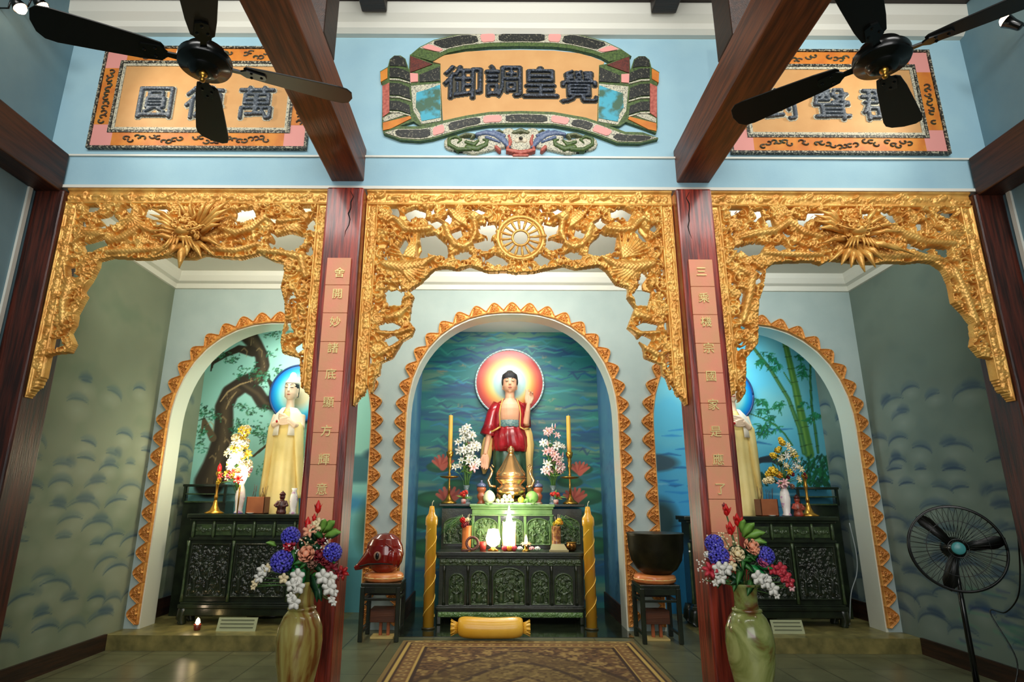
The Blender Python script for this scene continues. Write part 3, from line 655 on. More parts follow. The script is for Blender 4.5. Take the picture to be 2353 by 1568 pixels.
def valance(label, xl, xr, zb_l, zb_r, inner, UU, holes, feat, seed, round_hole=None):
    r = random.Random(seed); zt, sw = 4.25, 0.11
    t = thing('gilt_valance', label, 'carving', ((xl+xr)/2, YF, zt-1.0), 'gilt carved valances between the columns'); L = t.location
    # frame members
    R = Relief(xl, xr, zt-0.15, zt, 0.008); R.H[:] = 0.25
    for k in range(int((xr-xl)/0.055)): R.scroll(xl+0.03+k*0.055, zt-0.075+r.uniform(-.022, .022), r.uniform(.022, .034), r.uniform(0, 6), r.choice((-1, 1)), 0.5, 0.3)
    for k in range(int((xr-xl)/0.2)): R.leaf(xl+0.1+k*0.2, zt-0.075, r.uniform(-.4, .4)+(PI if k % 2 else 0), 0.08, 0.02, 0.7, 0.3)
    R.stroke([(xl, zt-0.012), (xr, zt-0.012)], 0.014, 0.7, 0.25); R.stroke([(xl, zt-0.14), (xr, zt-0.14)], 0.012, 0.6, 0.25)
    obj('top_rail', R.mesh(R.H > 0, YF-0.02, 0.035, 0.06), M_GOLD, t, True, rel=L)
    for (a, b, zb, sg) in ((xl, xl+sw, zb_l, 1), (xr-sw, xr, zb_r, -1)):
        R = Relief(a, b, zb, zt-0.15, 0.008); R.H[:] = 0.25
        for k in range(int((zt-0.15-zb)/0.05)): R.scroll((a+b)/2+r.uniform(-.012, .012), zb+0.04+k*0.05, r.uniform(.022, .034), r.uniform(0, 6), r.choice((-1, 1)), 0.5, 0.3)
        for x in (a+0.008, b-0.008): R.stroke([(x, zb), (x, zt)], 0.009, 0.6, 0.25)
        m = R.poly([(a, zt), (b, zt), (b, zb + (0.2 if sg > 0 else 0.0)), (b - (0.03 if sg > 0 else 0), zb + (0.1 if sg > 0 else 0)), ((a+b)/2, zb+0.09 if sg else zb), (a + (0.03 if sg < 0 else 0), zb + (0.1 if sg < 0 else 0)), (a, zb + (0.2 if sg < 0 else 0.0))]) 
        obj('stile', R.mesh(m, YF-0.02, 0.035, 0.06), M_GOLD, t, True, rel=L)
    # openwork
    pts = [UU(*q) for q in inner]
    pts = [(max(xl+sw*0.9, min(xr-sw*0.9, x)), z) for x, z in pts]
    poly = [(xl+sw*0.9, zt-0.13)] + [(xl+sw*0.9, pts[0][1])] + pts + [(xr-sw*0.9, pts[-1][1]), (xr-sw*0.9, zt-0.13)]
    R = Relief(xl+sw*0.9, xr-sw*0.9, min(zb_l, zb_r), zt-0.12, 0.0056)
    ins = R.poly(poly); hm = np.zeros(ins.shape, bool)
    for h in holes:
        ca = sum(q[0] for q in h)/len(h); cb = sum(q[1] for q in h)/len(h); hm |= R.poly([UU(ca+(q[0]-ca)*1.12, cb+(q[1]-cb)*1.12) for q in h])
    if round_hole: hm |= (R.X-round_hole[0])**2+(R.Z-round_hole[1])**2 < round_hole[2]**2
    zs_, xs_ = np.nonzero(ins & ~hm)
    n = int(len(zs_)*R.res**2/0.0021)
    for k in range(n):
        i = r.randrange(len(zs_)); x = R.x[xs_[i]]; z = R.z[zs_[i]]; c = r.random()
        if c < 0.5: R.scroll(x, z, r.uniform(.028, .06), r.uniform(0, 6.3), r.choice((-1, 1)), r.uniform(.4, .75), r.uniform(0.12, 0.3))
        elif c < 0.85:
            a = r.uniform(0, 6.3)
            for q in range(r.randint(3, 5)): R.leaf(x, z, a+0.42*q, r.uniform(.05, .085), r.uniform(.009, .015), r.uniform(.4, .8), r.uniform(0.15, 0.35))
        else: R.stroke([(x, z), (x+.001, z)], r.uniform(.015, .03), r.uniform(.5, .9), 0.25)
    R.H[R.H == 0] = 0.1
    # roll along the lower edge
    for i in range(len(pts)-1):
        (xa, za), (xb, zb) = pts[i], pts[i+1]
    edge = [(x, z) for x, z in pts]
    R.stroke(edge, 0.018, 0.5, 0.3)
    for k in range(0, len(edge)-1):
        m_ = ((edge[k][0]+edge[k+1][0])/2, (edge[k][1]+edge[k+1][1])/2 + 0.03); R.scroll(m_[0], m_[1], 0.042, r.uniform(0, 6), r.choice((-1, 1)), 0.6, 0.35)
    for h in holes: R.stroke([UU(*q) for q in h + [h[0]]], 0.010, 0.5, 0.35)
    feat(R, UU, r)
    up_ = R.H > 0.62                                             # carved scales on the raised bodies
    R.H = R.H + np.where(up_, 0.13*np.abs(np.sin((R.X+R.Z)*95)*np.sin((R.X-R.Z)*95)) - 0.05, 0)
    keep = ins.copy()
    w = (R.H < 0.30) & ins; keep &= ~hm
    # pierce the deepest ground
    keep &= ~(w & (np.sin(R.X*37+1.3*np.sin(R.Z*23)) > 0.25))
    ow = obj('openwork_panel', R.mesh(keep, YF, 0.062, 0.03), M_GOLD, t, True, rel=L); sm = ow.modifiers.new('soft', 'SMOOTH'); sm.factor = 0.5; sm.iterations = 3
    return t, L

def mirror(pts, c): return [(2*c-a, b) for a, b in pts]
HC = [[(505,190),(560,165),(620,185),(615,220),(560,215),(530,235)], [(600,335),(680,325),(740,380),(750,430),(690,445),(610,415)], [(640,255),(690,235),(730,260),(690,285)], [(960,270),(1030,255),(1050,300),(1010,330),(955,310)], [(915,370),(980,350),(1030,375),(990,410),(930,400)], [(985,470),(1040,440),(1085,460),(1040,505)], [(390,665),(450,650),(490,680),(470,740),(410,745)], [(350,860),(420,845),(470,870),(430,895),(360,890)], [(385,945),(430,925),(460,950),(410,985)], [(780,310),(830,290),(840,330),(800,345)], [(800,440),(860,420),(900,440),(860,470),(810,465)], [(900,180),(940,165),(985,185),(950,205)]]
HC = HC + [mirror(h, 1178) for h in HC] + [[(470,400),(500,350),(520,380),(490,440)]]
def featC(R, UU, r):
    for sgn in (0, 1):
        mm = (lambda p: mirror(p, 1178)) if sgn else (lambda p: p)
        P = lambda pts: [UU(*q) for q in mm(pts)]
        R.stroke(P([(400,250),(430,225),(470,250),(500,290),(560,300),(650,290),(700,245),(745,270),(765,330),(800,385),(850,400),(900,375),(925,310),(915,250)]), [.02,.03,.036,.038,.036,.034,.034,.036,.038,.038,.036,.034,.034,.03], 0.9, 0.45)
        for q in range(16):                                     # scales ridge
            pass
        x, z = UU(*mm([(915, 215)])[0]); R.stroke([(x, z), (x+.01, z)], 0.06, 0.8, 0.7)
        for a in range(7):
            an = PI*(0.25+0.14*a)+(0 if not sgn else -0.5); R.leaf(x, z, an, 0.12, 0.013, 0.7, 0.6)
        for a in range(9): R.stroke(P([(760+a*12, 170+a*2), (800+a*9, 235+a*6)]), [.006, .012], 0.7, 0.5)
        for a in range(10):                                     # phoenix fan
            t = -2.9+0.16*a; R.stroke(P([(560,470), (560+170*math.cos(t)*0.9, 470+170*math.sin(t)*0.85)]), [.014, .01], 0.8, 0.4)
        for a in range(8):
            t = -0.3+0.2*a; R.stroke(P([(470,520), (470+150*math.cos(t), 520+95*math.sin(t))]), [.02, .012], 0.7, 0.4)
        R.stroke(P([(380,500),(480,520),(600,500),(680,460)]), [.04,.06,.05,.02], 0.8, 0.5)
        R.stroke(P([(420,760),(470,720),(520,700)]), [.02, .035, .02], 0.8, 0.5); R.stroke(P([(400,820),(470,800),(520,760)]), [.03, .04, .02], 0.7, 0.5)
        R.stroke(P([(340,910),(440,920),(530,890)]), [.02, .03, .025], 0.8, 0.5); R.stroke(P([(350,1040),(400,1010),(470,980)]), [.03, .035, .02], 0.7, 0.5)
tC, LC = valance('carved gilt valance with a spoked wheel over the centre altar', -1.368, 1.373, 2.275, 2.285, VC, UC, HC, featC, 5, (*UC(1192, 342), abs(UC(1328, 342)[0]-UC(1056, 342)[0])/2*0.97))
# spoked wheel in the middle of the centre valance
wx, wz = UC(1192, 342); R0 = 103/2.614/2/F_PX*4.86*1.13
R0 = abs(UC(1328, 342)[0]-UC(1056, 342)[0])/2
wh = MB()
ring = lambda rad, rr: wh.tube([(wx+rad*math.cos(2*PI*k/48), YF-0.035, wz+rad*math.sin(2*PI*k/48)) for k in range(49)], rr, 8)
ring(R0, 0.022); ring(R0*0.86, 0.010); ring(R0*0.36, 0.012)
for k in range(16):
    a = 2*PI*k/16+0.1; wh.tube([(wx+R0*0.36*math.cos(a), YF-0.035, wz+R0*0.36*math.sin(a)), (wx+R0*0.6*math.cos(a), YF-0.035, wz+R0*0.6*math.sin(a)), (wx+R0*0.97*math.cos(a), YF-0.035, wz+R0*0.97*math.sin(a))], [.006, .012, .015], 6)
    wh.ell((wx+R0*1.06*math.cos(a), YF-0.035, wz+R0*1.06*math.sin(a)), 0.02, 8, 5)
wheel = obj('spoked_wheel', wh, M_GOLD, tC, True, rel=LC)

def spikes(mb, c, lst, base=0.02, y0=0.05):
    for (a, b, y) in lst:
        mid = ((c[0]+a[0])/2 + 0.02*(b-0.5), 0)
    return mb
def dragon_face(t, L, UU, c, tips, seed, eye):
    r = random.Random(seed); cx, cz = UU(*c); mb = MB(); y = YF-0.05
    mb.ell((cx, y-0.02, cz+0.03), (0.10, 0.08, 0.09), 18, 12); mb.ell((cx, y-0.09, cz-0.03), (0.07, 0.06, 0.045), 14, 9); mb.ell((cx, y-0.07, cz-0.085), (0.055, 0.04, 0.025), 14, 8)
    for s in (-1, 1):
        mb.ell((cx+s*0.05, y-0.085, cz+0.05), 0.026, 10, 7); mb.ell((cx+s*0.03, y-0.14, cz-0.015), (0.018, .02, .016), 8, 6)
        mb.tube([(cx+s*0.04, y-0.04, cz+0.10), (cx+s*0.07, y-0.05, cz+0.15), (cx+s*0.06, y-0.08, cz+0.2)], [.02, .014, .004], 8)
        mb.ell((cx+s*0.11, y-0.02, cz+0.05), (0.045, .015, .025), 10, 6, rot=Matrix.Rotation(-s*0.6, 3, 'Y'))
        mb.tube([(cx+s*0.05, y-0.12, cz-0.03), (cx+s*0.12, y-0.13, cz-0.02), (cx+s*0.18, y-0.1, cz+0.03), (cx+s*0.22, y-0.1, cz)], [.009, .008, .006, .003], 6)
    for k in range(46):                                          # curled brows, cheeks and beard
        a = r.uniform(0, 2*PI); q = r.uniform(.05, .15); x, z = cx+q*math.cos(a), cz+.01+q*math.sin(a)*.85; b0 = r.uniform(0, 6); R_ = r.uniform(.014, .026); d0 = .10*(1-q/.2)
        mb.tube([(x+R_*(1-.1*j)*math.cos(b0+j*.9), y-.03-d0-.004*j, z+R_*(1-.1*j)*math.sin(b0+j*.9)) for j in range(7)], [.007, .009, .010, .010, .009, .008, .004], 6)
    for s in (-1, 1):
        for k in range(4): mb.tube([(cx+s*(.02+.02*k), y-.1, cz-.1), (cx+s*(.03+.035*k), y-.1, cz-.15-.01*k), (cx+s*(.025+.045*k), y-.08, cz-.2)], [.012, .01, .003], 6)
    hd_ = obj('dragon_head', mb, M_GOLD, t, True, rel=L)
    ey = MB()
    for s in (-1, 1): ey.ell((cx+s*0.05, y-0.108, cz+0.05), 0.010, 8, 6)
    obj('eye', ey, M_GOLD2, hd_, True)
    hd_.children[0].data.transform(Matrix.Translation((-L[0], -L[1], -L[2])))
    mn = MB()
    for (p0, p1, wd, dy) in tips:
        a = UU(*p0); b = UU(*p1); m = ((a[0]*0.45+b[0]*0.55)+0.012*r.uniform(-1, 1), y-0.03-dy*0.7, (a[1]*0.45+b[1]*0.55)+0.015)
        mn.tube([(a[0], y-0.01, a[1]), m, (b[0], y-0.02-dy, b[1])], [wd*1.45, wd*1.3, wd*0.2], 8)
    obj('mane_spikes', mn, M_GOLD, t, True, rel=L)

HL = [[(540,395),(600,380),(680,355),(670,410),(560,450)], [(420,350),(470,345),(485,385),(430,390)], [(450,545),(490,530),(485,590),(455,605)], [(330,990),(360,985),(410,1030),(330,1055)], [(560,165),(620,155),(640,180),(590,200),(560,195)], [(935,175),(1045,170),(1050,195),(980,240),(930,215)], [(990,230),(1060,270),(1050,300),(985,260)], [(1500,190),(1590,175),(1610,230),(1540,260),(1490,240)], [(1740,350),(1830,330),(1910,350),(1900,400),(1830,430),(1750,400)], [(1900,150),(1955,150),(1960,190),(1930,190)], [(1690,380),(1740,400),(1720,425)], [(520,250),(545,245),(550,285),(525,290)], [(1860,1040),(1905,1010),(1900,1060),(1880,1075)], [(640,230),(720,220),(760,260),(690,280)], [(1700,230),(1760,235),(1740,265)]]
def featL(R, UU, r):
    P = lambda pts: [UU(*q) for q in pts]
    R.stroke(P([(480,400),(560,330),(650,340),(720,380),(800,360),(900,290),(1000,330)]), [.02, .035, .04, .04, .04, .04, .03], 0.9, 0.4)
    R.stroke(P([(1400,300),(1500,330),(1600,300),(1680,230),(1780,260),(1900,250)]), [.03, .04, .04, .04, .035, .02], 0.9, 0.4)
    R.stroke(P([(1640,440),(1760,450),(1900,480),(1930,600)]), [.03, .035, .04, .03], 0.8, 0.4)
    R.stroke(P([(420,480),(460,640),(420,760),(420,900)]), [.03, .04, .04, .03], 0.8, 0.4)
    R.stroke(P([(700,450),(900,440),(1050,430)]), [.03, .035, .03], 0.8, 0.4); R.stroke(P([(1350,430),(1500,440),(1640,400)]), [.03, .035, .03], 0.8, 0.4)
    for (a, b) in ((600, 330), (1850, 280), (850, 240)):
        for k in range(10): R.stroke(P([(a, b), (a+85*math.cos(-0.3+k*0.35), b+70*math.sin(-0.3+k*0.35))]), [.012, .006], 0.7, 0.45)
    for k in range(7): R.stroke(P([(1520+k*16, 235), (1524+k*16, 270)]), .008, 0.8, 0.4)
tL, LL_ = valance('carved gilt valance with a dragon face over the left bay', -4.06, -1.697, 2.33, 2.30, VL, UL, HL, featL, 8)
SPL = [((1150,290),(975,190),.016,.03), ((1140,300),(985,235),.015,.04), ((1130,310),(1000,275),.014,.05), ((1130,330),(1010,310),.014,.05), ((1260,270),(1335,155),.016,.04), ((1280,280),(1400,150),.018,.05), ((1290,290),(1480,150),.018,.05), ((1300,300),(1490,200),.018,.06), ((1300,320),(1470,255),.016,.06), ((1290,335),(1440,300),.015,.06), ((1170,380),(1000,375),.018,.06), ((1170,400),(1030,495),.02,.07), ((1180,410),(1110,500),.024,.08), ((1200,410),(1185,580),.028,.09), ((1210,410),(1230,505),.02,.09), ((1240,400),(1320,520),.02,.08), ((1260,390),(1390,500),.018,.07), ((1280,370),(1430,440),.016,.06), ((1160,350),(980,340),.012,.05), ((1200,240),(1150,150),.014,.03), ((1230,240),(1240,150),.014,.03)]
dragon_face(tL, LL_, UL, (1200, 330), SPL, 4, 0)
HR = [[(545,420),(620,395),(700,400),(660,460),(600,470)], [(490,165),(560,160),(555,185),(510,190)], [(620,190),(680,185),(690,225),(650,225)], [(760,410),(820,395),(850,420),(790,440)], [(990,195),(1080,195),(1060,225),(1000,215)], [(900,240),(960,240),(950,290),(905,280)], [(1440,220),(1520,210),(1540,255),(1480,270)], [(1290,205),(1360,200),(1350,240),(1310,240)], [(1570,390),(1660,410),(1740,440),(1700,460),(1640,430)], [(1760,420),(1850,430),(1870,470),(1800,465)], [(1790,200),(1900,195),(1860,240)], [(1660,270),(1700,265),(1700,300),(1665,310)], [(2090,990),(2115,985),(2110,1030),(2095,1020)], [(820,150),(880,160),(850,185)], [(700,250),(745,240),(760,290),(720,290)], [(1340,300),(1420,310),(1400,350),(1350,340)]]
def featR(R, UU, r):
    P = lambda pts: [UU(*q) for q in pts]
    R.stroke(P([(540,370),(640,340),(760,320),(850,260),(940,330),(1050,360)]), [.02, .035, .04, .04, .04, .03], 0.9, 0.4)
    R.stroke(P([(1420,240),(1500,310),(1600,350),(1720,390),(1880,400)]), [.03, .04, .045, .04, .03], 0.9, 0.4)
    R.stroke(P([(700,460),(860,470),(1050,470)]), [.03, .035, .03], 0.8, 0.4); R.stroke(P([(1380,470),(1500,480),(1650,470),(1800,500)]), [.03, .035, .035, .03], 0.8, 0.4)
    R.stroke(P([(540,560),(620,600),(600,720),(560,880)]), [.03, .04, .04, .03], 0.8, 0.4); R.stroke(P([(1880,560),(1960,720),(2020,900)]), [.03, .04, .04], 0.8, 0.4)
    for (a, b) in ((620, 320), (1850, 330), (870, 260)):
        for k in range(10): R.stroke(P([(a, b), (a+85*math.cos(-0.3+k*0.35), b+60*math.sin(-0.3+k*0.35))]), [.012, .006], 0.7, 0.45)
    for k in range(8): R.stroke(P([(545+k*22, 385), (560+k*22, 400)]), .008, 0.8, 0.4)
tR, LR_ = valance('carved gilt valance with a dragon face over the right bay', 1.692, 4.06, 2.30, 2.33, VR, UR, HR, featR, 9)
SPR = [((1180,300),(1000,200),.018,.03), ((1180,310),(985,240),.018,.04), ((1180,320),(980,280),.018,.05), ((1180,330),(1000,325),.017,.05), ((1170,290),(1070,190),.016,.03), ((1300,300),(1380,190),.016,.03), ((1310,310),(1430,250),.016,.04), ((1320,330),(1490,300),.015,.04), ((1330,350),(1530,350),.016,.05), ((1230,430),(1130,565),.026,.09), ((1235,440),(1190,582),.022,.09), ((1245,440),(1270,612),.026,.10), ((1260,430),(1340,582),.022,.09), ((1270,420),(1392,532),.022,.08), ((1220,420),(1060,545),.018,.07), ((1290,400),(1500,470),.022,.06), ((1300,390),(1600,490),.016,.05), ((1210,380),(1020,420),.016,.05)]
dragon_face(tR, LR_, UR, (1240, 330), SPR, 6, 0)
# ------------------------------------------------------------------ gilt scalloped borders round the three arches
def petal_proto():
    W, Hh = 0.232, 0.142; R = Relief(-W/2, W/2, 0, Hh, 0.0048)
    u = R.X/(W/2); top = Hh*(0.3+0.7*np.clip(np.cos(u*PI/2), 0, 1)**1.15)
    m = R.Z <= top
    R.H[:] = 0.35*np.clip((top-R.Z)/0.02, 0.3, 1)
    R.stroke([(x, Hh*(0.3+0.7*max(math.cos(x/(W/2)*PI/2), 0)**1.15)-0.008) for x in np.linspace(-W/2, W/2, 17)], 0.009, 0.6, 0.3)
    for s in (-1, 1): R.scroll(s*0.036, 0.055, 0.03, PI/2, s, 0.8, 0.3); R.leaf(s*0.06, 0.012, PI/2+s*0.5, 0.035, 0.010, 0.6, 0.3)
    R.leaf(0, 0.06, PI/2, 0.065, 0.016, 0.8, 0.35); R.stroke([(0, 0.03), (0.001, 0.03)], 0.018, 1.0, 0.4); R.stroke([(-W/2, 0.008), (W/2, 0.008)], 0.009, 0.7, 0.3)
    return R.mesh(m, 0, 0.036, 0.012)
PM = petal_proto(); PME = None
for (cx, a, zs, zt, n), lab, M_ in zip(ARCH, ('scalloped gilt border around the left arch', 'scalloped gilt border around the tall centre arch', 'scalloped gilt border around the right arch'), (M_GOLD2, M_GOLD2, M_GOLD2)):
    t = thing('arch_border', lab, 'moulding', (cx, Y0, 0.15), 'gilt borders round the arches')
    off = 0.014
    path = [(cx-a-off, 0.2)]
    fine = arch_pts(cx, a+off, zs, zt+off, n, 200)
    path += fine + [(cx+a+off, 0.2)]
    d = [0]
    for i in range(1, len(path)): d.append(d[-1]+math.hypot(path[i][0]-path[i-1][0], path[i][1]-path[i-1][1]))
    N = 2*round(d[-1]/0.224/2)+1
    for k in range(N):
        q = d[-1]*(k+0.5)/N; i = max(j for j in range(len(d)) if d[j] <= q); i = min(i, len(path)-2); f = (q-d[i])/(d[i+1]-d[i])
        x = path[i][0]*(1-f)+path[i+1][0]*f; z = path[i][1]*(1-f)+path[i+1][1]*f
        lo = max(0, q-0.1); hi = min(d[-1], q+0.1)
        def at(qq):
            j = min(max(jj for jj in range(len(d)) if d[jj] <= qq), len(path)-2); g = (qq-d[j])/(d[j+1]-d[j]); return path[j][0]*(1-g)+path[j+1][0]*g, path[j][1]*(1-g)+path[j+1][1]*g
        A, B = at(lo), at(hi); ang = math.atan2(B[1]-A[1], B[0]-A[0])
        if PME is None:
            o = obj('petal', PM, M_, t, True); PME = o
        else:
            o = PME.copy(); COL.objects.link(o); o.parent = t
        o.location = (x-cx, -0.013, z-0.15); o.rotation_euler = (0, -ang, 0); o.scale = (d[-1]/N/0.232*1.03, 1, 1)

# ------------------------------------------------------------------ ceiling fans
def ceiling_fan(label, loc, ang):
    t = thing('ceiling_fan', label, 'ceiling fan', loc, 'black ceiling fans')
    obj('motor_housing', MB().lathe([(0.03, -.085), (.062, -.08), (.075, -.06), (.082, -.05), (.125, -.045), (.132, -.03), (.132, .0), (.128, .012), (.105, .03), (.095, .055), (.07, .075), (.03, .085)], n=40), M_BLACKM, t, True)
    obj('finial', MB().lathe([(.001, -.135), (.012, -.13), (.014, -.118), (.008, -.108), (.018, -.1), (.022, -.09), (.02, -.08)], n=16), M_BRASS, t, True)
    obj('rod', MB().tube([(0, 0, .08), (0, 0, 2.85)], 0.014, 12), M_BLACKM, t, True)
    obj('canopy', MB().lathe([(.02, 2.72), (.05, 2.76), (.075, 2.82), (.08, 2.85)], n=24), M_BLACKM, t, True)
    for k in range(4):
        a = math.radians(ang) + k*PI/2; M = Matrix.Rotation(a, 4, 'Z') @ Matrix.Translation((0, 0, -0.012)) @ Matrix.Rotation(0.2, 4, 'X')
        poly = [(a_, b_*1.22) for a_, b_ in ((0.2, -.045), (0.3, -.058), (0.5, -.072), (0.66, -.082), (0.71, -.076), (0.74, -.05), (0.752, 0), (0.74, .05), (0.71, .072), (0.66, .076), (0.5, .068), (0.3, .056), (0.2, .045), (0.185, .03), (0.185, -.03))]
        b = obj('blade', MB().hprism(poly, -.004, .004).xf(M), M_BLADE, t, bevel=0.002)
        br = MB().hprism([(0.1, -.018), (0.17, -.014), (0.2, -.04), (0.29, -.03), (0.3, 0), (0.29, .03), (0.2, .04), (0.17, .014), (0.1, .018)], -.014, -.004)
        for (x, y) in ((0.225, -.024), (0.225, .024), (0.275, 0)): br.ell((x, y, -.016), (.008, .008, .005), 8, 5)
        obj('blade_bracket', br.xf(M), M_BLACKM, b)
ceiling_fan('black four-bladed ceiling fan in front of the left inscribed panel', (-1.715, 2.6, 3.75), 22)
ceiling_fan('black four-bladed ceiling fan in front of the right inscribed panel', (1.76, 2.55, 3.75), 49)

# ------------------------------------------------------------------ inscribed panels on the upper wall
C_TAN = mat('tan_board', (204, 156, 98), 0.6, c2=(196, 146, 88), scale=5, bump=0.05)
C_PINK = mat('pink_paint', (222, 150, 142), 0.6); C_ORG = mat('orange_paint', (214, 136, 44), 0.55, c2=(196, 110, 36), scale=8)
C_INK = mat('mosaic_ink', (30, 38, 46), 0.45, c2=(92, 104, 124), scale=70, contrast=(0.5, 0.7), bump=0.5, bscale=90)
C_GREYC = mat('mosaic_grey', (64, 74, 84), 0.45, c2=(142, 152, 160), scale=70, contrast=(0.5, 0.72), bump=0.5, bscale=90)
C_BLK = mat('dark_mosaic', (24, 28, 24), 0.5, c2=(120, 116, 96), scale=60, contrast=(0.56, 0.7)); C_WHT = mat('pale_mosaic', (196, 192, 168), 0.6, c2=(90, 94, 88), scale=90, contrast=(0.5, 0.62))
C_GRN = mat('green_mosaic', (50, 70, 34), 0.5, c2=(86, 110, 52), scale=50); C_RED = mat('brick_red_mosaic', (110, 44, 30), 0.55, c2=(70, 30, 24), scale=60); C_BLUE = mat('blue_grey_mosaic', (66, 84, 118), 0.5, c2=(110, 124, 150), scale=60)
C_ROSE = mat('rose_mosaic', (158, 74, 62), 0.55, c2=(190, 106, 90), scale=40)
C_EDGE = mat('mosaic_edge', (40, 42, 38), .55, c2=(170, 164, 140), scale=55, contrast=(.5, .6))
def brush_char(ch, size, x, z, y, m, t, L):          # thick brush-like raised character
    g = glyph(ch, size, .01); h = size*.62; R = Relief(-h, h, -h, h, .0065); I = np.zeros(R.X.shape, bool)
    for f in g.f:
        q = [g.v[i] for i in f]
        if max(abs(p[1]-q[0][1]) for p in q) < 1e-6: I |= R.poly([(p[0], p[2]) for p in q])
    def dil(A, n):
        for k in range(n):
            B = A.copy(); B[1:] |= A[:-1]; B[:-1] |= A[1:]; B[:, 1:] |= A[:, :-1]; B[:, :-1] |= A[:, 1:]
            if k % 2: B[1:, 1:] |= A[:-1, :-1]; B[:-1, :-1] |= A[1:, 1:]; B[1:, :-1] |= A[:-1, 1:]; B[:-1, 1:] |= A[1:, :-1]
            A = B
        return A
    A = dil(I, 1); W = dil(I, 3); H = A.astype(float)
    for k in range(3):
        H[1:-1, 1:-1] = (H[1:-1, 1:-1]*2+H[:-2, 1:-1]+H[2:, 1:-1]+H[1:-1, :-2]+H[1:-1, 2:])/6
    R.H = H; mb = R.mesh(A, 0, .03, .006).xf(Matrix.Translation((x, y, z))); o = obj('character', mb, m, t, True, rel=L)
    R.H = np.full(H.shape, .1); obj('outline', R.mesh(W, 0, .03, .006).xf(Matrix.Translation((x, y+.002, z))), C_WHT if m is C_GREYC else C_OUT, o, True, rel=L)
C_OUT = mat('dark_outline', (60, 56, 40), .6)
def side_panel(label, x0, x1, z0, z1, chars, xs, zc, size):
    yp = 4.846; t = thing('inscribed_panel', label, 'plaque', ((x0+x1)/2, yp, z0), 'painted rectangular panels'); L = t.location
    def frame(o, i, d): 
        m = MB()
        for (a, b, c, e) in ((x0+o, x1-o, z0+o, z0+i), (x0+o, x1-o, z1-i, z1-o), (x0+o, x0+i, z0+i, z1-i), (x1-i, x1-o, z0+i, z1-i)): m.box((a, yp-d, c), (b, yp, e))
        return m
    obj('board', MB().box((x0+.22, yp-.02, z0+.21), (x1-.22, yp, z1-.21)), C_TAN, t, rel=L)
    obj('outer_edge', frame(0, .022, .04), C_EDGE, t, rel=L); obj('inner_edge', frame(.165, .19, .034), C_EDGE, t, rel=L); obj('pale_line', frame(.195, .222, .03), C_WHT, t, rel=L)
    band = MB(); pk = MB(); i0, i1 = .026, .165; c = .17
    band.box((x0+i1+c*.3, yp-.028, z0+i0), (x1-i1-c*.3, yp, z0+i1)).box((x0+i1+c*.3, yp-.028, z1-i1), (x1-i1-c*.3, yp, z1-i0)).box((x0+i0, yp-.028, z0+i1+c*.5), (x0+i1, yp, z1-i1-c*.5)).box((x1-i1, yp-.028, z0+i1+c*.5), (x1-i0, yp, z1-i1-c*.5))
    obj('orange_band', band, C_ORG, t, rel=L)
    for (xa, xb) in ((x0+i0, x0+i1), (x1-i1, x1-i0)):
        for (za, zb, zz) in ((z0+i0, z0+i1, 1), (z1-i1, z1-i0, -1)):
            m = MB(); m.box((xa, yp-.027, za), (xb, yp, zb))
            m.box((xb if xa < (x0+x1)/2 else xa-c*.3, yp-.027, za), (xb+c*.3 if xa < (x0+x1)/2 else xa, yp, zb)); m.box((xa, yp-.027, zb if zz > 0 else za-c*.5), (xb, yp, zb+c*.5 if zz > 0 else za))
            obj('corner_block', m, C_PINK, t, rel=L)
    r = random.Random(int(x0*100)); v = MB()
    def curl(x, z, q):
        a0 = r.uniform(0, 6); v.tube([(x+q*(1-.07*k)*math.cos(a0+k*.6), yp-.03, z+q*.7*(1-.07*k)*math.sin(a0+k*.6)) for k in range(9)], [.009]*8+[.004], 5)
    n = int((x1-x0-.6)/.05)
    for k in range(n):
        x = x0+.3+k*.05
        if r.random() < .85: curl(x, z0+.095+r.uniform(-.03, .03), .034)
        if r.random() < .85: curl(x, z1-.095+r.uniform(-.03, .03), .034)
    for k in range(12):
        z = z0+.28+k*.05
        if r.random() < .85: curl(x0+.095, z, .035)
        if r.random() < .85: curl(x1-.095, z, .035)
    obj('vine_relief', v, mat('dark_vine', (70, 40, 22), 0.6, c2=(60, 66, 40), scale=20), t, rel=L)
    for ch, x, dz, s in zip(chars, xs, (0, 0, 0), size):
        brush_char(ch, s, x, zc, yp-.022, C_GREYC, t, L)
xz = lambda a, b: U(a, b, 4.82)
side_panel('rectangular painted panel with mosaic characters above the left bay', -3.98, -1.955, 4.662, 5.78, '圓德萬', (xz(358, 237)[0], xz(470, 232)[0], xz(590, 232)[0]), xz(358, 236)[1], (.38, .38, .38))
side_panel('rectangular painted panel with mosaic characters above the right bay', 1.955, 3.972, 4.64, 5.775, '對聲群', (xz(1795, 240)[0], xz(1910, 240)[0], xz(2022, 240)[0]), xz(1910, 240)[1], (.36, .38, .38))

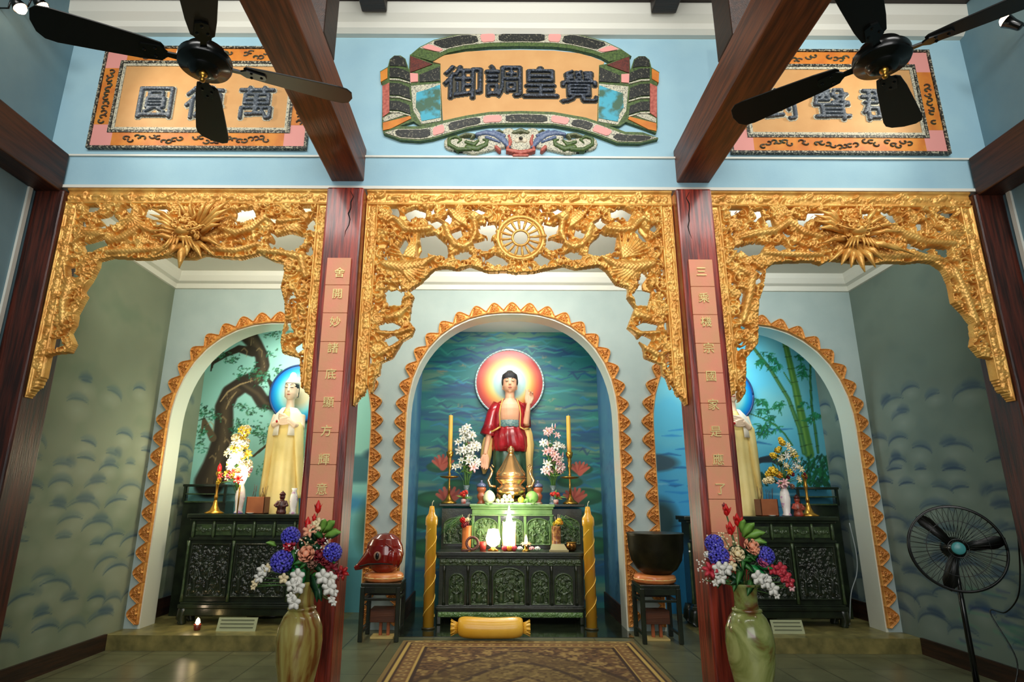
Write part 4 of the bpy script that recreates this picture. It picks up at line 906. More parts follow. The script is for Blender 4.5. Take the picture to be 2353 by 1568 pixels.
# scroll-shaped plaque in the middle
t = thing('scroll_plaque', 'scroll-shaped painted plaque with four dark characters above the centre', 'plaque', (0.02, 4.85, 4.7)); L = t.location
S = lambda a, b, y=4.82: U(760+a/2.736, b/2.736, y)
SM = lambda pts: [(2375-a, b+4) for a, b in pts]
def pr(name, pts, d, m, both=False, d0=0):
    for q in ((pts, SM(pts)) if both else (pts,)):
        obj(name, MB().prism([S(*k) for k in q], 4.85-d, 4.85-d0), m, t, rel=L)
def poly_band(up, lo): return up + lo[::-1]
pr('board', [(625,385),(700,350),(850,325),(1000,316),(1200,314),(1400,318),(1560,335),(1650,360),(1720,390),(1700,440),(1692,775),(1600,745),(1400,712),(1250,706),(1000,712),(850,735),(705,762),(690,500),(690,400)], .03, C_TAN)
UP = [(500,350),(560,300),(650,255),(800,222),(1000,210),(1200,207),(1400,210),(1560,223),(1720,263),(1820,310),(1890,358)]
UI = [(640,390),(690,360),(740,335),(850,312),(1000,298),(1200,294),(1400,298),(1510,310),(1640,340),(1700,362),(1750,392)]
pr('top_band', poly_band(UP, UI), .04, C_GRN)
iu = [(a, b+8) for a, b in UP[1:-1]]; il = [(a, b-22) for a, b in UI[1:-1]]
pr('top_band_ground', poly_band(iu, il), .046, C_WHT)
def along(A, B, t0, t1, s0, s1):       # quad of a band between two curves
    def pt(P, t):
        f = t*(len(P)-1); i = min(int(f), len(P)-2); f -= i; return (P[i][0]*(1-f)+P[i+1][0]*f, P[i][1]*(1-f)+P[i+1][1]*f)
    out = []
    for k in range(9):
        t_ = t0+(t1-t0)*k/8; a, b = pt(A, t_), pt(B, t_); e = 0.0 if 0 < k < 8 else 0.16; out.append((a[0]+(b[0]-a[0])*(s0+e), a[1]+(b[1]-a[1])*(s0+e)))
    for k in range(8, -1, -1):
        t_ = t0+(t1-t0)*k/8; a, b = pt(A, t_), pt(B, t_); e = 0.0 if 0 < k < 8 else 0.16; out.append((a[0]+(b[0]-a[0])*(s1-e), a[1]+(b[1]-a[1])*(s1-e)))
    return out
for (a, b, m, nm) in [(.0, .07, C_PINK, 'pink_block'), (.09, .32, C_BLK, 'cartouche'), (.335, .395, C_PINK, 'pink_block'), (.41, .59, C_BLK, 'cartouche'), (.605, .665, C_PINK, 'pink_block'), (.68, .91, C_BLK, 'cartouche'), (.93, 1.0, C_PINK, 'pink_block')]:
    pr(nm, along(iu, il, a, b, .08, .92), .053, m)
BU = [(330,838),(420,800),(560,800),(640,788),(705,765),(850,733),(1000,710),(1200,704),(1400,710),(1600,745),(1690,775),(1850,835),(1960,838),(2056,872)]
BL = [(335,845),(440,884),(560,892),(640,880),(715,858),(860,815),(1000,792),(1200,788),(1400,793),(1560,822),(1660,852),(1800,905),(1940,908),(2056,880)]
pr('bottom_band', poly_band(BU, BL), .045, C_GRN)
lu = [(a, b+20) for a, b in BU]; ll = [(a, b-8) for a, b in BL]
lu[0] = (345, 840); ll[0] = (345, 843); lu[-1] = (2045, 872); ll[-1] = (2045, 876)
pr('bottom_band_ground', poly_band(lu, ll), .051, C_WHT)
for (a, b, m, nm) in [(.06, .22, C_BLK, 'cartouche'), (.235, .31, C_PINK, 'pink_block'), (.325, .43, C_BLK, 'cartouche'), (.44, .49, C_PINK, 'pink_block'), (.5, .6, C_BLK, 'cartouche'), (.61, .655, C_PINK, 'pink_block'), (.665, .74, C_BLK, 'cartouche'), (.75, .81, C_PINK, 'pink_block'), (.825, .97, C_BLK, 'cartouche')]:
    pr(nm, along(lu, ll, a, b, .12, .9), .058, m)
# rolled ends
pr('rolled_end', [(310,452),(360,422),(372,375),(400,352),(440,352),(470,372),(492,440),(498,345),(640,400),(688,408),(700,765),(640,788),(560,792),(520,765),(420,800),(330,835),(322,800),(326,540)], .036, C_GRN, True)
pr('roll_cap', [(376,380),(402,358),(438,358),(466,378),(480,428),(440,420),(370,420)], .044, C_BLK, True)
for (z0, z1) in ((432, 500), (528, 610), (640, 705)):
    pr('roll_band', [(372,z0),(430,z0+2),(495,z0+28),(503,z1+18),(430,z1-6),(372,z1-8)], .046, C_BLK, True)
    pr('roll_line', [(372,z1+2),(430,z1+4),(504,z1+26),(506,z1+34),(430,z1+13),(372,z1+11)], .05, C_WHT, True)
pr('orange_edge', [(314,460),(358,434),(358,498),(316,522)], .046, C_ORG, True); pr('red_edge', [(326,548),(370,526),(370,712),(328,742)], .046, C_ROSE, True)
pr('orange_fold', [(330,778),(500,735),(508,750),(380,815),(330,826)], .046, C_ORG, True); pr('pale_fold', [(330,745),(400,712),(480,722),(332,772)], .042, C_WHT, True)
pr('red_fold', [(500,358),(640,410),(500,462)], .046, C_RED, True); pr('green_fold', [(556,478),(686,425),(688,515),(560,522)], .046, C_BLK, True); pr('pink_fold', [(500,466),(550,470),(550,520),(502,524)], .047, C_PINK, True)
pr('pale_fold', [(505,545),(690,528),(694,765),(572,785),(520,700)], .042, C_WHT, True)
p_ = mat('picture_blue', (64, 160, 182), 0.5, c2=(60, 96, 74), scale=9, contrast=(0.45, 0.6))
pr('lake_picture', [(540,590),(600,572),(688,540),(692,745),(572,768),(562,720),(536,680)], .048, p_, True)
for ch, a, b, s in zip('御調皇覺', (832, 1085, 1318, 1560), (520, 512, 520, 548), (.39, .38, .37, .38)):
    x, z = S(a, b); brush_char(ch, s, x, z, 4.818, C_INK, t, L)
# emblem of scrolling leaves hanging under the scroll
R0_ = Relief(*[f for f in (S(700, 1000)[0], S(1690, 1000)[0])], S(1200, 1010)[1], S(1200, 800)[1], 0.0075)
def emb(name, strokes, m, both=True, y=4.82):
    def one(rs_):
        R = Relief(S(690, 1000)[0], S(1700, 1000)[0], S(1200, 1010)[1], S(1200, 790)[1], 0.0075)
        for q, rad in rs_: R.stroke([S(*k) for k in q], rad, 0.8, 0.2)
        obj(name, R.mesh(R.H > 0, y, 0.03, 0.03), m, t, True, rel=L)
    mir = lambda pts: [(2388-a, b) for a, b in pts]
    if y > 4.83: one(strokes + [(mir(p), rd) for p, rd in strokes])
    else:
        for p, rd in strokes:
            if p[-1][0] == 1194: one([(p, rd), (mir(p), rd)])
            else: one([(p, rd)]); one([(mir(p), rd)])
emb('emblem_ground', [([(760,900),(900,925),(1100,880),(1194,900)], .075), ([(1120,850),(1194,905),(1194,955)], .08), ([(960,860),(1100,850)], .055)], C_WHT, y=4.835)
emb('green_leaf_scroll', [([(880,945),(800,945),(745,915),(745,880),(790,865),(820,885),(800,905)], [.02,.022,.022,.02,.018,.014,.01]), ([(860,930),(920,940),(975,915),(985,890),(955,885)], [.03,.03,.025,.016,.01]), ([(850,900),(900,915),(930,890)], [.02,.025,.012])], C_GRN)
emb('blue_wing', [([(920,850),(980,840),(1040,850),(1090,890),(1120,930)], [.02,.03,.035,.035,.02]), ([(980,870),(1060,900)], [.02,.015]), ([(1020,830),(1090,860)], [.015,.02])], C_BLUE)
emb('curl_green', [([(800,870),(850,850),(900,855),(880,880)], [.014,.018,.016,.01]), ([(1040,835),(1060,825),(1080,840)], .012), ([(1150,840),(1194,825)], [.02,.025])], mat('olive_mosaic', (120, 124, 90), .5, c2=(70, 80, 50), scale=60))
emb('red_mask', [([(1110,950),(1194,965)], [.02,.028]), ([(1115,935),(1130,900),(1120,860)], [.02,.02,.014]), ([(1150,985),(1194,985)], .016), ([(1040,930),(1060,950)], .02)], C_ROSE)
emb('mask_face', [([(1170,890),(1194,885)], .03)], mat('pale_face', (206, 196, 170), .5))
obj('eye', MB().ell((S(1194,886)[0], 4.775, S(1194,886)[1]), (.02, .012, .014), 10, 6), C_BLK, t, rel=L)

# ------------------------------------------------------------------ wall spot lamps
M_LAMP = mat('lamp_glass', (255, 236, 214), 0.3, emit=14, ecol=(255, 214, 170))
def spot_lamp(label, loc, d):
    t = thing('wall_spot', label, 'wall lamp', loc, 'small spot lamps'); dv = Vector(d).normalized(); q = dv.to_track_quat('Z', 'Y').to_matrix().to_4x4()
    obj('shade', MB().lathe([(.028, -.1), (.034, -.09), (.04, -.03), (.055, .03), (.052, .03), (.036, -.03), (.0, -.04)], n=20).xf(q), M_BLACKM, t, True)
    obj('bulb', MB().lathe([(.0, -.03), (.035, -.02), (.047, .02), (.042, .05), (.02, .075), (.0, .08)], n=18).xf(q), M_LAMP, t, True)
    sx = -1 if loc[0] < 0 else 1
    obj('bracket', MB().tube([tuple(-dv*0.09), (0.5*(4.33*sx-loc[0]), 0, -0.03), (4.33*sx-loc[0], 0, -0.03)], 0.008, 6).lathe([(.03, 0), (.03, .01)], n=12), M_BLACKM, t, True)
def PXw(px, py, x): d = ray(px, py); q = CAMP + d*((x-CAMP[0])/d[0]); return tuple(float(k) for k in q)
spot_lamp('lit spot lamp high on the left wall, nearest the left picture edge', PXw(42, 12, -4.18), (0.5, 0.2, -0.7))
spot_lamp('second lit spot lamp on the left wall, right of the first', PXw(92, 8, -4.14), (0.5, 0.3, -0.7))
spot_lamp('single lit spot lamp high on the right wall', PXw(2320, 52, 4.15), (-0.5, 0.3, 0.7))
# ------------------------------------------------------------------ altars
def carved_panel(x0, x1, z0, z1, y, seed, arched=True, dens=1.0):
    r = random.Random(seed); R = Relief(x0, x1, z0, z1, 0.0055); w = x1-x0; h = z1-z0; cx = (x0+x1)/2
    rise = min(w*0.5, h*0.28) if arched else 0
    R.H[:] = 0.12
    if arched:
        arc = [(x0+.006, z0+.006), (x0+.006, z1-rise)] + [(cx-(w/2-.006)*math.cos(t), z1-rise+(rise-.006)*math.sin(t)) for t in np.linspace(0, PI, 13)] + [(x1-.006, z1-rise), (x1-.006, z0+.006), (x0+.006, z0+.006)]
    else: arc = [(x0+.006, z0+.006), (x0+.006, z1-.006), (x1-.006, z1-.006), (x1-.006, z0+.006), (x0+.006, z0+.006)]
    R.stroke(arc, .011, .6, .4)
    n = max(1, round(w/.16))
    for k in range(n):                                     # robed figures under foliage
        fx = x0+w*(k+.5)/n; fz = z0+h*.12; H_ = h*r.uniform(.5, .62)
        R.stroke([(fx, fz), (fx+r.uniform(-.01, .01), fz+H_*.45), (fx, fz+H_*.75)], [w/n*.2, w/n*.16, w/n*.1], .8, .3)
        R.stroke([(fx, fz+H_*.92), (fx+.001, fz+H_*.92)], w/n*.11, .9, .3)
        for s in (-1, 1): R.stroke([(fx+s*w/n*.1, fz+H_*.7), (fx+s*w/n*.26, fz+H_*.5), (fx+s*w/n*.12, fz+H_*.42)], w/n*.06, .9, .35)
        for s in (-1, 0, 1): R.stroke([(fx+s*w/n*.08, fz), (fx+s*w/n*.05, fz+H_*.4)], .004, .5, .9)
    for k in range(int(42*dens*w*h/.08)+6):
        x = r.uniform(x0+.02, x1-.02); z = r.uniform(z0+.02, z1-.03)
        if r.random() < .5: R.scroll(x, z, r.uniform(.012, .022), r.uniform(0, 6), r.choice((-1, 1)), .5, .25)
        else: R.leaf(x, z, r.uniform(0, 6), r.uniform(.025, .04), .007, .5, .25)
    m = np.ones(R.X.shape, bool)
    if arched: m = R.poly(arc[:-1]) | (R.H > .3)
    return R.mesh(m & (R.X <= x1) & (R.Z <= z1), y, .03, .012)
def frieze(x0, x1, z0, z1, y, seed):
    r = random.Random(seed); R = Relief(x0, x1, z0, z1, .0055); R.H[:] = .15
    for k in range(int((x1-x0)/.034)): R.scroll(x0+.02+k*.034, (z0+z1)/2+r.uniform(-.01, .01), r.uniform(.014, .022), r.uniform(0, 6), r.choice((-1, 1)), .6, .25)
    return R.mesh((R.X <= x1) & (R.Z <= z1), y, .022, .01)

M_LACM = mat('half_lit_black_lacquer', (58, 84, 44), .28, .1, c2=(86, 116, 62), scale=16, bump=.25, bscale=70, coat=.3)  # lit centre panels of the black altar, their light put into the colour
# lower centre altar
YA = 7.45
t = thing('altar_table', 'low carved dark altar between the two thick yellow candles', 'altar', (-0.02, YA, .156)); L = t.location
obj('table_top', MB().box((-.90, YA-.03, .905), (.86, 7.84, .955)).box((-.885, YA-.015, .88), (.845, 7.82, .905)), M_LAC, t, bevel=.008, rel=L)
obj('body', MB().box((-.86, YA+.02, .30), (.82, 7.80, .88)), M_LAC, t, rel=L)
obj('base_moulding', MB().box((-.89, YA-.02, .315), (.85, YA+.03, .35)).box((-.88, YA-.01, .35), (.84, YA+.03, .365)).box((-.87, YA-.005, .295), (.83, YA+.03, .315)), M_LAC, t, bevel=.006, rel=L)
obj('apron', frieze(-.86, .82, .24, .295, YA, 3), M_LACL, t, True, rel=L)
obj('frieze_carving', frieze(-.855, .815, .80, .88, YA+.012, 4), M_LACC, t, True, rel=L)
for a, b, top in ((1030, 1068, 1318), (1081, 1121, 1312), (1133, 1206, 1305), (1221, 1261, 1312), (1275, 1316, 1318)):
    x0, z0 = U(a, 1391, YA); x1, z1 = U(b, top, YA)
    obj('carved_panel', carved_panel(x0, x1, z0, z1, YA+.018, a), M_LACC, t, True, rel=L)
for px in (1020, 1075, 1127, 1213, 1268, 1325):
    x = U(px, 1350, YA)[0]; m = MB().tube([(x, YA+.008, .37), (x, YA+.008, .4), (x, YA+.008, .70), (x, YA+.008, .74), (x, YA+.008, .8)], [.02, .013, .013, .018, .02], 10)
    obj('pilaster', m, M_LAC, t, True, rel=L)
for x in (-.85, .81):
    for y in (YA+.03, 7.77):
        m = MB().box((x-.03, y-.03, .156), (x+.03, y+.03, .31)); obj('leg', m, M_LAC, t, bevel=.012, rel=L)

# tall back altar
YU = 7.88
t = thing('altar_cabinet', 'taller stepped dark altar carrying the bronze burner, behind the low altar', 'altar', (.015, YU, .156)); L = t.location
obj('body', MB().box((-.90, 8.09, .156), (.93, 8.56, 1.44)).box((-.49, YU+.06, .156), (.52, 8.1, 1.38)), M_LAC, t, rel=L)
obj('center_top', MB().box((-.53, YU-.02, 1.465), (.56, 8.1, 1.5)).box((-.515, YU-.005, 1.435), (.545, 8.1, 1.465)).box((-.50, YU+.01, 1.37), (.53, 8.1, 1.435)).box((-.52, YU, 1.355), (.55, 8.1, 1.37)), M_LACL, t, bevel=.008, rel=L)
obj('side_top', MB().box((-.94, 8.05, 1.465), (-.53, 8.6, 1.5)).box((.56, 8.05, 1.465), (.97, 8.6, 1.5)).box((-.53, 8.1, 1.465), (.56, 8.6, 1.5)), M_LAC, t, bevel=.008, rel=L)
for x0, x1, y, m_ in ((-.47, -.17, YU+.05, M_LACM), (-.13, .16, YU+.05, M_LACM), (.2, .5, YU+.05, M_LACM), (-.87, -.55, 8.08, M_LACC), (.58, .9, 8.08, M_LACC)):
    obj('carved_panel', carved_panel(x0, x1, 1.0, 1.33, y, int(x0*99)), m_, t, True, rel=L)
for x in (-.485, -.15, .18, .515): obj('pilaster', MB().box((x-.018, YU+.03, .97), (x+.018, YU+.07, 1.355)), M_LACL, t, bevel=.006, rel=L)

def side_altar(label, cx, w, seed):
    y = 7.40; t = thing('altar_cabinet', label, 'altar', (cx, y, .15), 'dark altars in the side niches'); L = t.location
    h = w/2; X = lambda q: cx+q
    obj('table_top', MB().box((X(-h), y-.03, 1.325), (X(h), 7.74, 1.375)).box((X(-h+.03), y-.01, 1.295), (X(h-.03), 7.73, 1.325)), M_LAC, t, bevel=.01, rel=L)
    obj('body', MB().box((X(-h+.06), y+.02, .34), (X(h-.06), 7.71, 1.3)), M_LAC, t, rel=L)
    obj('base_moulding', MB().box((X(-h+.02), y-.02, .33), (X(h-.02), y+.04, .375)).box((X(-h+.04), y-.01, .375), (X(h-.04), y+.03, .395)).box((X(-h+.03), y, .25), (X(h-.03), y+.03, .33)), M_LAC, t, bevel=.008, rel=L)
    n = 7
    for k in range(n):
        a = -h+.08+(w-.16)*k/n; b = a+(w-.16)/n
        obj('frieze_panel', frieze(X(a+.025), X(b-.025), 1.13, 1.26, y+.015, seed+k), M_LACC, t, True, rel=L)
    for k in range(n+1):
        a = -h+.08+(w-.16)*k/n; obj('frieze_post', MB().tube([(X(a), y+.005, 1.10), (X(a), y+.005, 1.14), (X(a), y+.005, 1.25), (X(a), y+.005, 1.29)], [.012, .018, .018, .012], 10), M_LACC, t, True, rel=L)
    obj('rail', MB().box((X(-h+.05), y-.005, 1.075), (X(h-.05), y+.03, 1.105)), M_LAC, t, bevel=.006, rel=L)
    for k, (a, b) in enumerate(((-.45, -.2), (-.17, .17), (.2, .45))):
        obj('carved_panel', carved_panel(X(a*w), X(b*w), .45, 1.04, y+.015, seed+20+k, False, 1.6), M_LAC, t, True, rel=L)
    for a in (-.475, -.185, .185, .475):
        obj('post', MB().tube([(X(a*w), y+.005, .40), (X(a*w), y+.005, .5), (X(a*w), y+.005, 1.0), (X(a*w), y+.005, 1.07)], [.022, .014, .014, .022], 10), M_LACC, t, True, rel=L)
    for a in (-h+.08, h-.08):
        for yy in (y+.05, 7.66):
            s = -1 if a < 0 else 1
            obj('leg', MB().tube([(X(a), yy, .36), (X(a+.02*s), yy, .29), (X(a+.035*s), yy, .22), (X(a+.01*s), yy, .17), (X(a+.03*s), yy, .151)], [.06, .065, .055, .04, .05], 10), M_LAC, t, True, rel=L)
side_altar('dark carved altar in the left niche under the cream statue', -2.95, 1.84, 40)
side_altar('dark carved altar in the right niche beside the pedestal fan', 2.97, 1.84, 70)
for lab, x0, x1 in (('dark corner shelf behind the left altar', -4.24, -3.66), ('dark corner shelf behind the right altar', 3.68, 4.24)):
    t = thing('corner_shelf', lab, 'shelf', ((x0+x1)/2, 7.9, .15)); L = t.location
    obj('top', MB().box((x0, 7.9, 1.70), (x1, 8.22, 1.73)), M_LAC, t, bevel=.005, rel=L)
    obj('shelf_board', MB().box((x0+.02, 7.91, 1.50), (x1-.02, 8.2, 1.52)).box((x0+.02, 7.91, 1.60), (x1-.02, 8.2, 1.615)), M_LACC, t, bevel=.003, rel=L)
    obj('cabinet_body', MB().box((x0+.02, 7.94, .15), (x1-.02, 8.2, 1.5)), M_LAC, t, rel=L)
    for x in (x0+.03, x1-.03): obj('post', MB().box((x-.015, 7.905, 1.5), (x+.015, 7.935, 1.7)), M_LAC, t, rel=L)

# ------------------------------------------------------------------ statues
SKIN = mat('painted_skin', (222, 168, 132), 0.4, c2=(214, 156, 122), scale=6); SKINP = mat('pale_painted_skin', (244, 214, 184), 0.35)
HAIR = mat('blue_black_hair', (28, 26, 28), 0.6, bump=0.8, bscale=120); REDR = mat('red_lacquer_robe', (128, 10, 22), 0.28, c2=(164, 24, 34), scale=9, coat=0.3, bump=0.1)
TEAL = mat('teal_sash', (52, 100, 108), 0.4, c2=(130, 150, 140), scale=40); GTRIM = mat('gold_trim', (214, 172, 92), 0.35, 0.3); CREAML = mat('cream_lining', (226, 190, 116), 0.45)
GREENR = mat('dark_green_robe', (30, 56, 44), 0.4, c2=(48, 84, 60), scale=9); LIPS = mat('painted_lips', (176, 70, 60), 0.4)
CREAM = mat('cream_robe', (240, 220, 150), 0.42, c2=(232, 206, 128), scale=4); WROBE = mat('white_mantle', (240, 232, 214), 0.42)
def shell(rings, a0, a1, th, n=40, fold=None):
    mb = MB(); k = len(rings); vs = []
    for lay in (0, 1):
        for (z, cx, cy, rx, ry) in rings:
            for j in range(n+1):
                a = a0+(a1-a0)*j/n; q = 1+(fold(a, z) if fold else 0)
                vs.append((cx+(rx*q-th*lay)*math.cos(a), cy+(ry*q-th*lay)*math.sin(a), z))
    m = n+1; o = k*m
    fs = [(i*m+j, i*m+j+1, (i+1)*m+j+1, (i+1)*m+j) for i in range(k-1) for j in range(n)] + [(o+i*m+j+1, o+i*m+j, o+(i+1)*m+j, o+(i+1)*m+j+1) for i in range(k-1) for j in range(n)]
    for i in range(k-1): fs += [(i*m, (i+1)*m, o+(i+1)*m, o+i*m), (i*m+n, o+i*m+n, o+(i+1)*m+n, (i+1)*m+n)]
    for j in range(n): fs += [(j, o+j, o+j+1, j+1), ((k-1)*m+j, (k-1)*m+j+1, o+(k-1)*m+j+1, o+(k-1)*m+j)]
    return mb.add(vs, fs)
def head(mb, c, s):                          # c: chin-level centre, s: head height (chin to crown)
    x, y, z = c
    mb.loft([(z-.02*s, x, y-.02*s, .10*s, .12*s), (z+.02*s, x, y-.06*s, .17*s, .2*s), (z+.11*s, x, y-.03*s, .275*s, .31*s), (z+.27*s, x, y-.015*s, .335*s, .372*s), (z+.45*s, x, y, .345*s, .388*s), (z+.62*s, x, y+.01*s, .345*s, .4*s), (z+.78*s, x, y+.02*s, .315*s, .37*s), (z+.92*s, x, y+.02*s, .2*s, .25*s), (z+.98*s, x, y+.02*s, .06*s, .08*s)], 28, p=2.1)
    mb.tube([(x, y-.375*s, z+.56*s), (x, y-.41*s, z+.42*s), (x, y-.43*s, z+.335*s)], [.03*s, .045*s, .06*s], 8)      # nose
    mb.ell((x, y-.33*s, z+.19*s), (.09*s, .05*s, .035*s)); mb.ell((x, y-.25*s, z+.05*s), (.1*s, .07*s, .06*s))
    for q in (-1, 1):
        mb.ell((x+q*.345*s, y+.02*s, z+.44*s), (.035*s, .08*s, .13*s)); mb.ell((x+q*.34*s, y, z+.25*s), (.03*s, .045*s, .13*s))   # long ears
        mb.ell((x+q*.15*s, y-.335*s, z+.54*s), (.08*s, .035*s, .035*s))
def face_paint(t, c, s):
    x, y, z = c
    e = MB(); b = MB(); l = MB()
    for q in (-1, 1):
        e.tube([(x+q*.07*s, y-.385*s, z+.515*s), (x+q*.14*s, y-.392*s, z+.50*s), (x+q*.22*s, y-.355*s, z+.515*s)], [.006*s, .016*s, .006*s], 6)
        b.tube([(x+q*.06*s, y-.39*s, z+.62*s), (x+q*.15*s, y-.385*s, z+.665*s), (x+q*.25*s, y-.33*s, z+.63*s)], [.008*s, .014*s, .004*s], 6)
    l.tube([(x-.09*s, y-.355*s, z+.2*s), (x-.03*s, y-.392*s, z+.205*s), (x, y-.394*s, z+.198*s), (x+.03*s, y-.392*s, z+.205*s), (x+.09*s, y-.355*s, z+.2*s)], [.006*s, .022*s, .022*s, .022*s, .006*s], 6)
    obj('eye', e, HAIR, t, True); obj('eyebrow', b, HAIR, t, True); obj('mouth', l, LIPS, t, True)
def hand(mb, p, d, n, s, curl=(0.2, 0.25, 0.3, 0.35), thumb=1, th_in=0.5):   # wrist p, finger direction d, palm normal n
    d = Vector(d).normalized(); n = Vector(n); n = (n-d*n.dot(d)).normalized(); w = d.cross(n); p = Vector(p)
    for k in range(4):
        f = (k-1.5)*.021*s*1.1; base = p+d*.085*s+w*f
        mb.tube([p+w*f*.6, p+d*.045*s+w*f*.95, base], [.018*s, .017*s, .0125*s], 8)
        L_ = (.07, .08, .076, .06)[k]*s; c = curl[k]; q = base; dd = d.copy(); pts = [q.copy()]
        for j in range(3):
            dd = (dd + n*c*(0.8+0.4*j)).normalized(); q = q+dd*L_*(.42, .33, .25)[j]; pts.append(q.copy())
        mb.tube(pts, [.0115*s, .011*s, .0095*s, .007*s], 8)
    tb = p+d*.025*s+w*(-thumb)*.03*s
    mb.tube([p+d*.008*s, tb, tb+d*.035*s-w*thumb*.018*s+n*.012*s*th_in, tb+d*.062*s-w*thumb*.012*s+n*.03*s*th_in], [.018*s, .016*s, .0125*s, .008*s], 8)

# standing statue in the red robe
t = thing('standing_statue', 'standing statue in an open red robe, right hand raised, before the orange halo', 'statue', (0.0, 8.42, 1.5))
b = MB()
b.loft([(.95, 0, 0, .15, .11), (1.08, 0, 0, .155, .11), (1.2, 0, -.01, .165, .12), (1.3, 0, -.01, .185, .125), (1.37, 0, 0, .19, .11), (1.42, 0, .005, .13, .085), (1.45, 0, .005, .07, .07)], 28)
b.tube([(0, .01, 1.40), (0, 0, 1.5), (0, 0, 1.57)], [.078, .068, .066], 14)
head(b, (0, 0, 1.535), .30)
b.tube([(.17, .02, 1.33), (.215, .03, 1.2), (.235, .0, 1.06), (.228, -.06, 1.1), (.25, -.10, 1.26), (.262, -.11, 1.365)], [.06, .055, .05, .046, .038, .029], 12)
hand(b, (.263, -.112, 1.37), (.06, -.05, 1), (0, -1, 0), 1.25, (.02, .05, .7, .75), -1)
b.tube([(-.17, .02, 1.33), (-.235, .03, 1.2), (-.275, .0, 1.04), (-.31, -.05, .86), (-.345, -.10, .66)], [.06, .055, .05, .04, .03], 12)
hand(b, (-.346, -.102, .65), (-.03, -.08, -1), (0, -1, 0), 1.25, (.06, .08, .1, .14), -1)
for s in (-1, 1): b.ell((s*.09, -.08, .035), (.05, .12, .035))
b.tube([(0, 0, .1), (0, 0, 1.0)], [.1, .13], 12)
body = obj('body', b, SKIN, t, remesh=.0065)
face_paint(body, (0, 0, 1.535), .30)
h = MB()
h.loft([(1.66, 0, .03, .110, .1), (1.70, 0, .022, .1125, .123), (1.755, 0, .012, .116, .133), (1.80, 0, .01, .106, .12), (1.83, 0, .01, .07, .085), (1.85, 0, .015, .035, .04)], 28)
for s in (-1, 1): h.ell((s*.104, -.01, 1.70), (.016, .05, .06))
h.ell((0, .015, 1.84), (.05, .05, .03)); obj('hair', h, HAIR, body, True)
fold = lambda k, a_, ph=0: (lambda a, z: a_*math.sin(k*a + ph + 3*z))
FR = -PI/2
m = shell([(1.0, -.02, 0, .235, .15), (1.1, -.015, .0, .235, .15), (1.22, -.01, .01, .24, .148), (1.32, 0, .01, .228, .138), (1.385, 0, .01, .185, .115), (1.425, 0, .012, .13, .09), (1.445, 0, .015, .10, .08)], FR+.66, FR+2*PI-.66, .012, 64, lambda a, z: .022*math.sin(14*a+9*z))
rb = obj('mantle', m, REDR, t, True)
e = MB()
for s in (-1, 1): e.tube([(s*.095, -.065, 1.445), (s*.11, -.085, 1.40), (s*.135, -.112, 1.32), (s*.148, -.125, 1.22), (s*.142, -.128, 1.1), (s*.14, -.128, 1.02)], .0095, 6)
e.tube([(-.31, -.05, .99), (-.25, -.12, .97), (-.19, -.15, 1.0), (-.14, -.14, 1.03)], .012, 6); e.tube([(.14, -.13, 1.03), (.2, -.11, 1.0), (.27, -.05, 1.02)], .010, 6)
obj('gold_trim', e, GTRIM, t, True)
sl = MB(); sl.tube([(-.17, .02, 1.38), (-.235, .02, 1.25), (-.28, .0, 1.06), (-.315, -.02, .93)], [.075, .09, .095, .11], 16)
sl.tube([(.16, .02, 1.38), (.215, .03, 1.22), (.225, .04, 1.05)], [.07, .078, .08], 16); obj('sleeve', sl, REDR, t, True)
hang = MB(); hang.loft([(.40, -.36, .03, .02, .03), (.5, -.35, .03, .06, .05), (.66, -.335, .02, .078, .06), (.8, -.32, .01, .075, .07), (.9, -.305, .0, .06, .06)], 20, fold=fold(5, .08))
hang.loft([(.05, .27, .03, .03, .05), (.3, .265, .02, .05, .06), (.6, .262, .01, .055, .065), (.8, .262, .0, .075, .07), (.95, .245, .0, .07, .07), (1.03, .235, .0, .055, .06)], 20, fold=fold(5, .1)); obj('sleeve_lining', hang, CREAML, t, True)
sk = MB().loft([(.70, .01, 0, .235, .16), (.78, .005, -.005, .25, .175), (.9, 0, -.01, .24, .172), (1.0, 0, -.01, .2, .15), (1.05, 0, -.005, .178, .135)], 60, fold=lambda a, z: .05*math.sin(13*a+6*z)+.03*math.sin(5*a-9*z)); obj('skirt', sk, REDR, t, True)
ub = MB().loft([(.06, 0, 0, .23, .17), (.2, 0, 0, .24, .175), (.5, 0, 0, .235, .165), (.75, 0, 0, .225, .15)], 60, fold=lambda a, z: .04*math.sin(12*a+z)); obj('under_robe', ub, GREENR, t, True)
sa = MB().loft([(1.035, 0, -.006, .168, .142), (1.05, 0, -.008, .172, .148), (1.12, 0, -.006, .17, .143), (1.135, 0, -.004, .163, .135)], 40); obj('sash', sa, TEAL, t, True)
obj('lotus_base', MB().lathe([(.24, .0), (.26, .02), (.265, .045), (.24, .07)], n=32, sy=.7), GTRIM, t, True)

